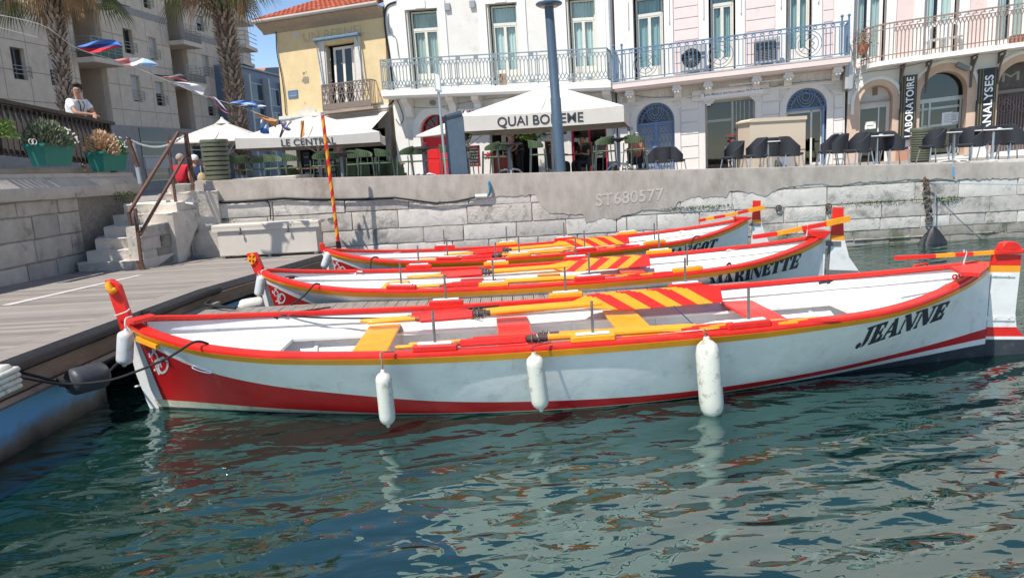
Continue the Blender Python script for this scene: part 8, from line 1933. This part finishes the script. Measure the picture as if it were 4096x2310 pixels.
# planters
TEAL=mat('planter_teal',(.014,.185,.15),.5,.1,10,.001,60,dirt=(.03,.20,.16),dscale=5,dthr=.62)
def planter(pA,pB,label,kind):
    n0=-.0; s0,t0=LW.L(pA,.02); s1,_=LW.L(pB,.02); L_=max(.75,s1-s0); r=thing('planter',label,'planter',tuple(LW.P(s0+L_/2,t0,-.15))); y0,y1=-.04,.30; H=.42
    m=LW.mb(); T=[(s0-.03,y0-.03),(s0+L_+.03,y0-.03),(s0+L_+.03,y1+.03),(s0-.03,y1+.03)]; B=[(s0+.05,y0+.04),(s0+L_-.05,y0+.04),(s0+L_-.05,y1-.03),(s0+.05,y1-.03)]
    b=[m.add((x,y,t0)) for x,y in B]; t=[m.add((x,y,t0+H)) for x,y in T]; i_=[m.add((x*.97+(s0+L_/2)*.03,y*.9+.13*.1,t0+H)) for x,y in T]; d=[m.add((x,y,t0+H-.05)) for x,y in B]
    for q in range(4): w_=(q+1)%4; m.face((b[q],b[w_],t[w_],t[q])); m.face((t[q],t[w_],i_[w_],i_[q])); m.face((i_[q],i_[w_],d[w_],d[q]))
    m.face(b); m.build('box',TEAL,r,smooth=0)
    m=LW.mb(); m.bbox(s0-.055,s0+L_+.055,y0-.055,y0-.03,t0+H-.04,t0+H+.01,.005); m.box(s0-.055,s0-.03,y0-.03,y1+.05,t0+H-.04,t0+H+.01); m.box(s0+L_+.03,s0+L_+.055,y0-.03,y1+.05,t0+H-.04,t0+H+.01); m.build('rim',TEAL,r,smooth=20)
    m=LW.mb(); m.pf([(x,y,t0+H-.05) for x,y in B]); m.build('soil',mat('soil',(.05,.035,.025),.95,.3),r,smooth=0)
    rg=random.Random(len(label)); 
    def bush(c0,rx,rz,n,mt,leaf,up_,name,ball=True):
        m=MB(); c=LW.P(s0+L_*c0,t0+H-.02,-.13)
        for i in range(n):
            a=rg.uniform(0,2*PI); ph=math.acos(rg.uniform(-.1,1)); q=rg.random()**.45; d=V((math.cos(a)*math.sin(ph),math.sin(a)*math.sin(ph),math.cos(ph))); p=c+V((d.x*rx,d.y*rx*.9,d.z*rz))*q*(1+.22*noise.noise(d*3+V((c0*9,0,0))))
            dd=(d+V((rg.uniform(-.5,.5),rg.uniform(-.5,.5),up_+rg.uniform(-.3,.4)))).normalized(); e=dd.cross(V((rg.uniform(-1,1),rg.uniform(-1,1),.1))).normalized(); s_=leaf*rg.uniform(.6,1.3)
            m.pf([p-e*s_*.10,p+dd*s_*.5-e*s_*.2,p+dd*s_,p+dd*s_*.5+e*s_*.2],0 if rg.random()<.6 else 1)
        return m.build(name,mt,r,smooth=0,rec=False)
    if kind==1:
        bush(.36,.40,.46,3600,[mat('lavender_leaf',(.12,.145,.09),.8,.25,20),mat('lavender_leaf_pale',(.26,.28,.19),.8,.2,20)],.085,.9,'grey_green_shrub')
        bush(.82,.27,.34,1300,[mat('daisy_leaf',(.07,.15,.03),.7,.3,20),mat('daisy_leaf_pale',(.17,.26,.06),.7,.2,20)],.07,.5,'leafy_shrub')
    else:
        bush(.30,.33,.44,2600,[mat('dry_stalk',(.56,.38,.23),.9,.2,20),mat('dry_stalk_pale',(.70,.52,.35),.9,.2,20)],.10,.3,'dry_plant')
        bush(.78,.25,.30,1300,[mat('daisy_leaf',(.07,.15,.03)),mat('daisy_leaf_pale',(.17,.26,.06))],.07,.5,'leafy_shrub')
    m=MB(); c=LW.P(s0+L_*.84,t0+H+.0,-.05)
    for i in range(44):
        a=rg.uniform(0,2*PI); ph=math.acos(rg.uniform(.0,1)); d=V((math.cos(a)*math.sin(ph),math.sin(a)*math.sin(ph),math.cos(ph))); p=c+V((d.x*.30,d.y*.27,d.z*.37)); m.prism(arc(0,0,.017,.017,0,2*PI,6)[:-1],0,.006,m=lambda x,y,c_,p=p:p+V((x,c_*-1,y)))
    m.build('daisy_flowers',mat('daisy_white',(.78,.78,.74),.7,.03),r,smooth=0,rec=False)
planter(zA(345,1250),zA(560,1262),'teal planter with a bushy grey green shrub, below the leaning man',1)
planter(zA(785,1290),zA(965,1300),'teal planter with a dried straw coloured plant and daisies at the railing end',2)
tuft('edge_shrub',LW.P(LW.L(zA(0,1010),-.1)[0]-.12,LW.L(zA(0,1010),-.1)[1],.1),(.2,.2,.3),260,'sliver of a green and yellow shrub at the left edge',mat('daisy_leaf_pale',(.17,.26,.06)),40,leaf=.08,cat='plant')
m=MB(); 
for i in range(2): torus(m,LW.P(LW.L(zA(215+25*i,1070),.0)[0],LW.L(zA(215,1070),.0)[1],.05),.05,.008,(1,-.3,0),10)
tag(m.build('wire_loop',mat('white_sleeve',(.75,.75,.72))),'thin white wire loops at the corner of the first planter','wire')
# dark posts and light chain between railing and handrail
m=MB(); m.bar(py(*zA(965,1040),y=16.3),py(*zA(1040,1260),y=16.3),.07,.07,upv=(0,1,0)); tag(m.build('chain_post',RUST,smooth=0),'rusty post at the end of the railing holding a chain','post')
m=MB(); m.bar(py(*zA(1000,1080),y=16.9),py(*zA(1060,1385),y=16.9),.07,.07,upv=(0,1,0)); tag(m.build('short_post',mat('pipe_grey',(.33,.36,.40)),smooth=0),'slim grey post behind the dried plant','post')
a=py(*zA(960,1040),y=16.3); b=py(*zA(1385,1025),y=16.9); P=sag(a,b,.22,34); m=MB()
for i,(p,q) in enumerate(zip(P,P[1:])):
    c=(p+q)/2; d=(q-p).normalized(); e=V((0,0,1)) if i%2 else V((0,1,0)); m.tube([c+d*.04*math.cos(x)+e*.018*math.sin(x) for x in [k*2*PI/8 for k in range(8)]],.007,5,closed=True)
tag(m.build('plastic_chain',mat('pale_plastic',(.60,.62,.58),.4,.05)),'pale plastic chain sagging from the rusty post to the handrail','chain')
# ================================================================ PEOPLE
def skin(name,J_,E_,mt,parent,lv=2,root=0):
    me=bpy.data.meshes.new(name); me.from_pydata([tuple(p) for p,r in J_],E_,[]); o=bpy.data.objects.new(name,me); C.objects.link(o); me.materials.append(mt); o.parent=parent; WL[o.name]=V((0,0,0))
    mo=o.modifiers.new('skin','SKIN'); mo.use_smooth_shade=True
    for i,(p,r) in enumerate(J_):
        v=me.skin_vertices[0].data[i]; v.radius=(r,r) if not isinstance(r,tuple) else r; v.use_root=(i==root)
    s=o.modifiers.new('subdivision','SUBSURF'); s.levels=lv; s.render_levels=lv; return o
def person(label,loc,rz,sc,pose,cloth,hairc,trous,sleeve=.5,hair_r=1.,skinm=None,glasses=False,extra=None,seated=False):
    r=thing('person',label,'person',tuple(loc),rz=rz,local=True); r.scale=(sc,)*3
    D={'pelvis':(0,0,.96),'waist':(0,.0,1.10),'chest':(0,.0,1.30),'neck':(0,.01,1.46),'jaw':(0,-.015,1.55),'head':(0,-.015,1.64),'crown':(0,.0,1.71)}
    for sx,t in ((-1,'l'),(1,'r')):
        D.update({t+'sh':(.18*sx,.01,1.40),t+'el':(.23*sx,.03,1.12),t+'wr':(.24*sx,-.04,.88),t+'pa':(.24*sx,-.07,.80),t+'hip':(.09*sx,0,.90),t+'kn':(.10*sx,-.02,.50),t+'an':(.10*sx,.03,.09),t+'to':(.12*sx,-.13,.035)})
    D.update(pose); D={k:V(v) for k,v in D.items()}
    R={'pelvis':.13,'waist':.12,'chest':.14,'neck':.052,'jaw':.066,'head':.088,'crown':.062}
    names=list(D); idx={n:i for i,n in enumerate(names)}; J_=[]
    for n in names: J_.append((D[n],R.get(n,{'sh':.055,'el':.042,'wr':.027,'pa':.034,'hip':.085,'kn':.058,'an':.036,'to':.03}.get(n[1:],.05))))
    E_=[(idx[a],idx[b]) for a,b in (('pelvis','waist'),('waist','chest'),('chest','neck'),('neck','jaw'),('jaw','head'),('head','crown'))]
    for t in 'lr': E_+=[(idx['chest'],idx[t+'sh']),(idx[t+'sh'],idx[t+'el']),(idx[t+'el'],idx[t+'wr']),(idx[t+'wr'],idx[t+'pa']),(idx['pelvis'],idx[t+'hip']),(idx[t+'hip'],idx[t+'kn']),(idx[t+'kn'],idx[t+'an']),(idx[t+'an'],idx[t+'to'])]
    # fingers
    for t in 'lr':
        w_,p=D[t+'wr'],D[t+'pa']; d=(p-w_).normalized(); sd_=d.cross(V((0,0,1))); sd_=sd_.normalized() if sd_.length>.2 else V((0,1,0)); dn=V((0,0,-1)) if abs(d.z)<.8 else V((0,-1,0))
        for k,(off,ln) in enumerate(((-.026,.058),(-.009,.068),(.009,.064),(.025,.05))):
            a=p+d*.02+sd_*off; b=a+d*ln*.6+dn*.006; c=b+d*ln*.35+dn*.022; i=len(J_); J_+= [(a,.0105),(b,.009),(c,.0075)]; E_+=[(idx[t+'pa'],i),(i,i+1),(i+1,i+2)]
        i=len(J_); a=w_.lerp(p,.6)-sd_*.035; J_+=[(a,.011),(a+d*.045-sd_*.012,.009)]; E_+=[(idx[t+'pa'],i),(i,i+1)]
    # nose
    hd=D['head']; fwd=V(pose.get('face',(0,-1,0))).normalized(); fx=fwd.cross(V((0,0,1))).normalized()
    skinm=skinm or SKIN; body=skin('body',J_,E_,skinm,r,2,idx['pelvis'])
    m=MB(); m.ball(hd+fwd*.096+V((0,0,-.02)),.016,(1,1,1.5),8); 
    for q in (-1,1): m.ball(hd+fx*q*.092+V((0,0,-.01)),.024,(.5,1,1.3),8)
    m.build('nose_and_ears',skinm,body)
    for q in (-1,1): m=MB(); m.ball(hd+fwd*.083+fx*q*.033+V((0,0,.008)),.011,n=8); m.build('eye',mat('eye_dark',(.03,.02,.015),.2,.1),body)
    m=MB(); m.tube([hd+fwd*.086+fx*q+V((0,0,-.058)) for q in (-.025,0,.025)],.005,6); m.build('mouth',mat('lip',(.30,.09,.07),.5,.1),body)
    rg=random.Random(len(label)); m=MB()
    def hf(u,v):
        a=2*PI*u; p=PI*.62*v; d=V((math.sin(p)*math.cos(a),math.sin(p)*math.sin(a),math.cos(p))); f=max(0,d.dot(fwd)); rr_=.112*hair_r*(1+.10*noise.noise(d*5)); q=hd+V((0,0,.022))-fwd*.012+V((d.x*rr_,d.y*rr_,d.z*rr_*1.02)); 
        if f>.25 and d.z<.62: q=hd+d*.05+V((0,0,.06))
        return q
    m.grid(hf,24,10); m.build('hair',hairc,body,smooth=70)
    # shirt and trousers as slightly larger skins
    g=1.16; SJ=[('pelvis',.165),('waist',.175),('chest',.19),('neck',.072)]; j=[(D[n]+(V((0,0,-.04)) if n=='neck' else V((0,0,0))),rr_) for n,rr_ in SJ]; e=[(0,1),(1,2),(2,3)]
    for t in 'lr':
        i=len(j); el=D[t+'sh'].lerp(D[t+'el'],sleeve); j+=[(D[t+'sh'],.088),(el,.070)]; e+=[(2,i),(i,i+1)]
    skin('shirt',j,e,cloth,r,2,0)
    j=[(D['pelvis'],.140)]; e=[]
    for t in 'lr':
        i=len(j); j+=[(D[t+'hip'],.098),(D[t+'kn'],.072),(D[t+'an'],.052)]; e+=[(0,i),(i,i+1),(i+1,i+2)]
    skin('trousers',j,e,trous,r,2,0)
    for t in 'lr':
        j=[(D[t+'an']-V((0,0,.02)),.062),(D[t+'to'],.058)]; skin('shoe',j,[(0,1)],BLK,r,1,0)
    if glasses:
        m=MB()
        for q in (-1,1): m.tube([hd+fwd*.105+fx*(q*.036+.027*math.cos(x))+V((0,0,.006+.019*math.sin(x))) for x in [k*2*PI/10 for k in range(10)]],.004,5,closed=True); m.tube([hd+fwd*.10+fx*q*.06+V((0,0,.01)),hd+fx*q*.097+V((0,0,.01))],.003,5)
        m.tube([hd+fwd*.107-fx*.01+V((0,0,.01)),hd+fwd*.107+fx*.01+V((0,0,.01))],.003,5); m.build('glasses',DSTL,body)
    if extra: extra(r,D,fwd,fx)
    return r
HB=mat('hair_black',(.02,.016,.014),.5,.3,30); HG=mat('hair_grey',(.45,.43,.41),.7,.15,30); HW_=mat('hair_white',(.72,.70,.66),.7,.08,30)
DTR=mat('dark_trousers',(.03,.032,.04),.8,.15,10)
SHW=mat('shirt_white',(.76,.76,.76),.8,.04,8,.003,20)
mp_=LW.hit(*zA(600,900),n=-.90); mp_=V((mp_.x,mp_.y,2.77)); print('man',mp_)
def strap(r,D,f,fx):
    m=MB(); m.tube(smooth2([tuple(D['neck']+V((-.05,-.04,-.01))),tuple(D['chest']+V((-.045,-.165,.05))),tuple(D['waist']+V((.0,-.19,.1))),tuple(D['waist']+V((.05,-.17,.02)))],5),.012,6); m.tube(smooth2([tuple(D['neck']+V((.05,-.04,-.01))),tuple(D['chest']+V((.055,-.165,.05))),tuple(D['waist']+V((.04,-.19,.1)))],5),.008,6); m.build('neck_strap',BLK,r)
ph=rad(62)
pose={'pelvis':(0,.16,.93),'waist':(0,.10,1.08),'chest':(0,.02,1.27),'neck':(0,-.05,1.43),'jaw':(-.02,-.075,1.53),'head':(-.025,-.085,1.62),'crown':(-.03,-.07,1.69),'face':(-.62,-.8,-.06),
 'lsh':(-.19,-.03,1.37),'rsh':(.19,-.03,1.37),'lel':(-.22,-.22,1.13),'rel':(.22,-.20,1.13),'lwr':(-.03,-.40,1.10),'rwr':(.05,-.42,1.10),'lpa':(.03,-.47,1.08),'rpa':(-.01,-.49,1.05)}
person('man in a white short sleeved shirt and glasses leaning on the dark railing',mp_,rad(66),1.09,pose,SHW,HB,DTR,.62,1.14,mat('skin_tan',(.44,.23,.15),.5,.1),True,strap)
# couple beyond the steps
RSH=mat('shirt_red',(.50,.015,.035),.85,.08,10); BSH=mat('top_blue',(.025,.05,.12),.85,.1,10)
p=py(*zA(1372,1300),y=20.2); person('person in a red T-shirt seen from behind at the head of the steps',V((p.x,p.y,1.30)),PI-.1,1.0,{'rel':(.26,.0,1.12)},RSH,mat('hair_thin_grey',(.36,.28,.24),.7,.15),DTR,.55,.98)
def bag(r,D,f,fx):
    m=MB(); c=D['pelvis']+V((-.16,.14,.12)); m.ball(c,.17,(.75,.55,1.15),10); m.tube([c+V((0,0,.15)),D['rsh']+V((0,.08,.04)) if 0 else D['lsh']+V((.03,.07,.05))],.012,6); m.build('shoulder_bag',mat('bag_straw',(.48,.35,.20),.9,.15,20),r)
p=py(*zA(1478,1300),y=20.4); person('white haired woman in a navy top with a straw bag, hand raised to her face',V((p.x,p.y,1.32)),PI+.25,.96,{'lel':(-.36,-.14,1.38),'lwr':(-.16,-.24,1.56),'lpa':(-.12,-.2,1.62)},BSH,HW_,mat('jeans',(.05,.10,.22),.85,.1),.12,1.08,None,False,bag)
# waiter and guests
p=onq(2085,26.6); person('waiter in black with grey hair bending over a table in the bistro doorway',p,rad(-70),1.02,{'chest':(0,-.10,1.26),'neck':(0,-.22,1.38),'jaw':(0,-.27,1.45),'head':(0,-.29,1.53),'crown':(0,-.27,1.60),'lsh':(-.18,-.14,1.33),'rsh':(.18,-.14,1.33),'lel':(-.22,-.2,1.06),'rel':(.22,-.2,1.06),'lwr':(-.16,-.4,.95),'rwr':(.16,-.4,.95),'lpa':(-.15,-.48,.93),'rpa':(.15,-.48,.93)},mat('shirt_black',(.02,.022,.026),.8,.1),HG,DTR,.6)
sit={'pelvis':(0,0,.50),'waist':(0,.0,.64),'chest':(0,-.02,.86),'neck':(0,-.03,1.02),'jaw':(0,-.06,1.11),'head':(0,-.06,1.20),'crown':(0,-.05,1.27),'lsh':(-.18,-.02,.96),'rsh':(.18,-.02,.96),'lel':(-.24,-.10,.72),'rel':(.24,-.10,.72),'lwr':(-.14,-.32,.76),'rwr':(.14,-.32,.76),'lpa':(-.13,-.40,.76),'rpa':(.13,-.40,.76),'lhip':(-.09,-.03,.48),'rhip':(.09,-.03,.48),'lkn':(-.11,-.44,.50),'rkn':(.11,-.44,.50),'lan':(-.11,-.44,.09),'ran':(.11,-.44,.09),'lto':(-.11,-.58,.04),'rto':(.11,-.58,.04)}
p=onq(2218,23.2); person('seated guest in a checked mauve shirt just left of the lamp post',p,rad(70),1.0,sit,mat('shirt_mauve',(.28,.14,.19),.85,.3,40),mat('hair_brown',(.06,.035,.02),.6,.2,30),DTR,.6)
p=onq(2338,23.6); person('seated guest in dark clothes right of the lamp post by the small table',p,rad(-40),1.0,sit,mat('shirt_black',(.02,.022,.026)),mat('hair_brown',(.06,.035,.02)),DTR,.6)
p=onq(2545,23.0); person('seated guest in red partly hidden behind the last high table',p,rad(20),.98,sit,mat('shirt_coral',(.55,.16,.10),.85,.1),HG,DTR,.6)
for u,y,rz,w_ in ((2218,23.25,rad(70),'mauve shirted guest'),(2338,23.65,rad(-40),'dark clothed guest'),(2545,23.05,rad(20),'guest in red')):
    dup(RG if 0 else RT,onq(u,y),rz+PI*0,'black rattan armchair under the seated '+w_,'black rattan armchairs on the terraces',scale=.98)

# ================================================================ small clutter
for k,(F,pts,lab) in enumerate(((P_,[zD(*p) for p in ((340,700),(560,735),(740,730),(880,735),(1040,690),(1300,670),(1480,660),(1600,630),(1932,600))],'thin sagging cable along the frieze of the pink house'),(W_,[zC(*p) for p in ((190,735),(260,800),(420,815),(600,790),(760,760),(1000,735),(1300,700))],'thin grey cable under the long white balcony'),(R_,[zE(*p) for p in ((560,690),(640,672),(690,560),(960,520),(1180,470))],'thin cable looping below the curved balcony'))):
    m=MB(); m.tube([V(q) for q in smooth2([tuple(F.hit(*p,n=.10)) for p in pts],3)],.012,5); tag(m.build('wall_cable',IRONG),lab,'cable')
q=R_.L(zE(1470,505),.15); m=MB(); a=R_.hit(*zE(1425,485),n=.12); b=R_.hit(*zE(1512,522),n=.12); m.bar(a,b,.16,.14); tag(m.build('dark_spotlight',DSTL,smooth=0),'dark louvred lamp fixed above the middle tan arch','lamp')
gl_=mat('tumbler',(.45,.47,.48),.15,.1)
for i,(u,y,w_) in enumerate(((3050,19.6,'on the white table by the concrete cabinet'),(3520,19.4,'on the white table before the first tan arch'),(3990,18.6,'on the white table nearest the wall'))):
    p=onq(u,y)+V((0,0,.812)); m=MB(); m.lathe([(0,0),(.05,0),(.055,.02),(.05,.03),(.02,.03),(0,.03)],12,p); tag(m.build('ashtray',gl_),'small glass ashtray '+w_,'ashtray','ashtrays on the white tables')
for i,(u,y,w_) in enumerate(((1372,18.8,'behind the striped pole'),(1712,18.7,'before the red door'),(2052,18.9,'left of the lamp post'))):
    p=onq(u,y)+V((0,0,1.09)); m=MB(); m.bbox(p.x-.05,p.x+.05,p.y-.03,p.y+.03,p.z,p.z+.12,.01); tag(m.build('menu_holder',mat('menu_dark',(.10,.03,.03),.5,.2)),'small menu holder on the high table '+w_,'menu','menu holders on the high tables')
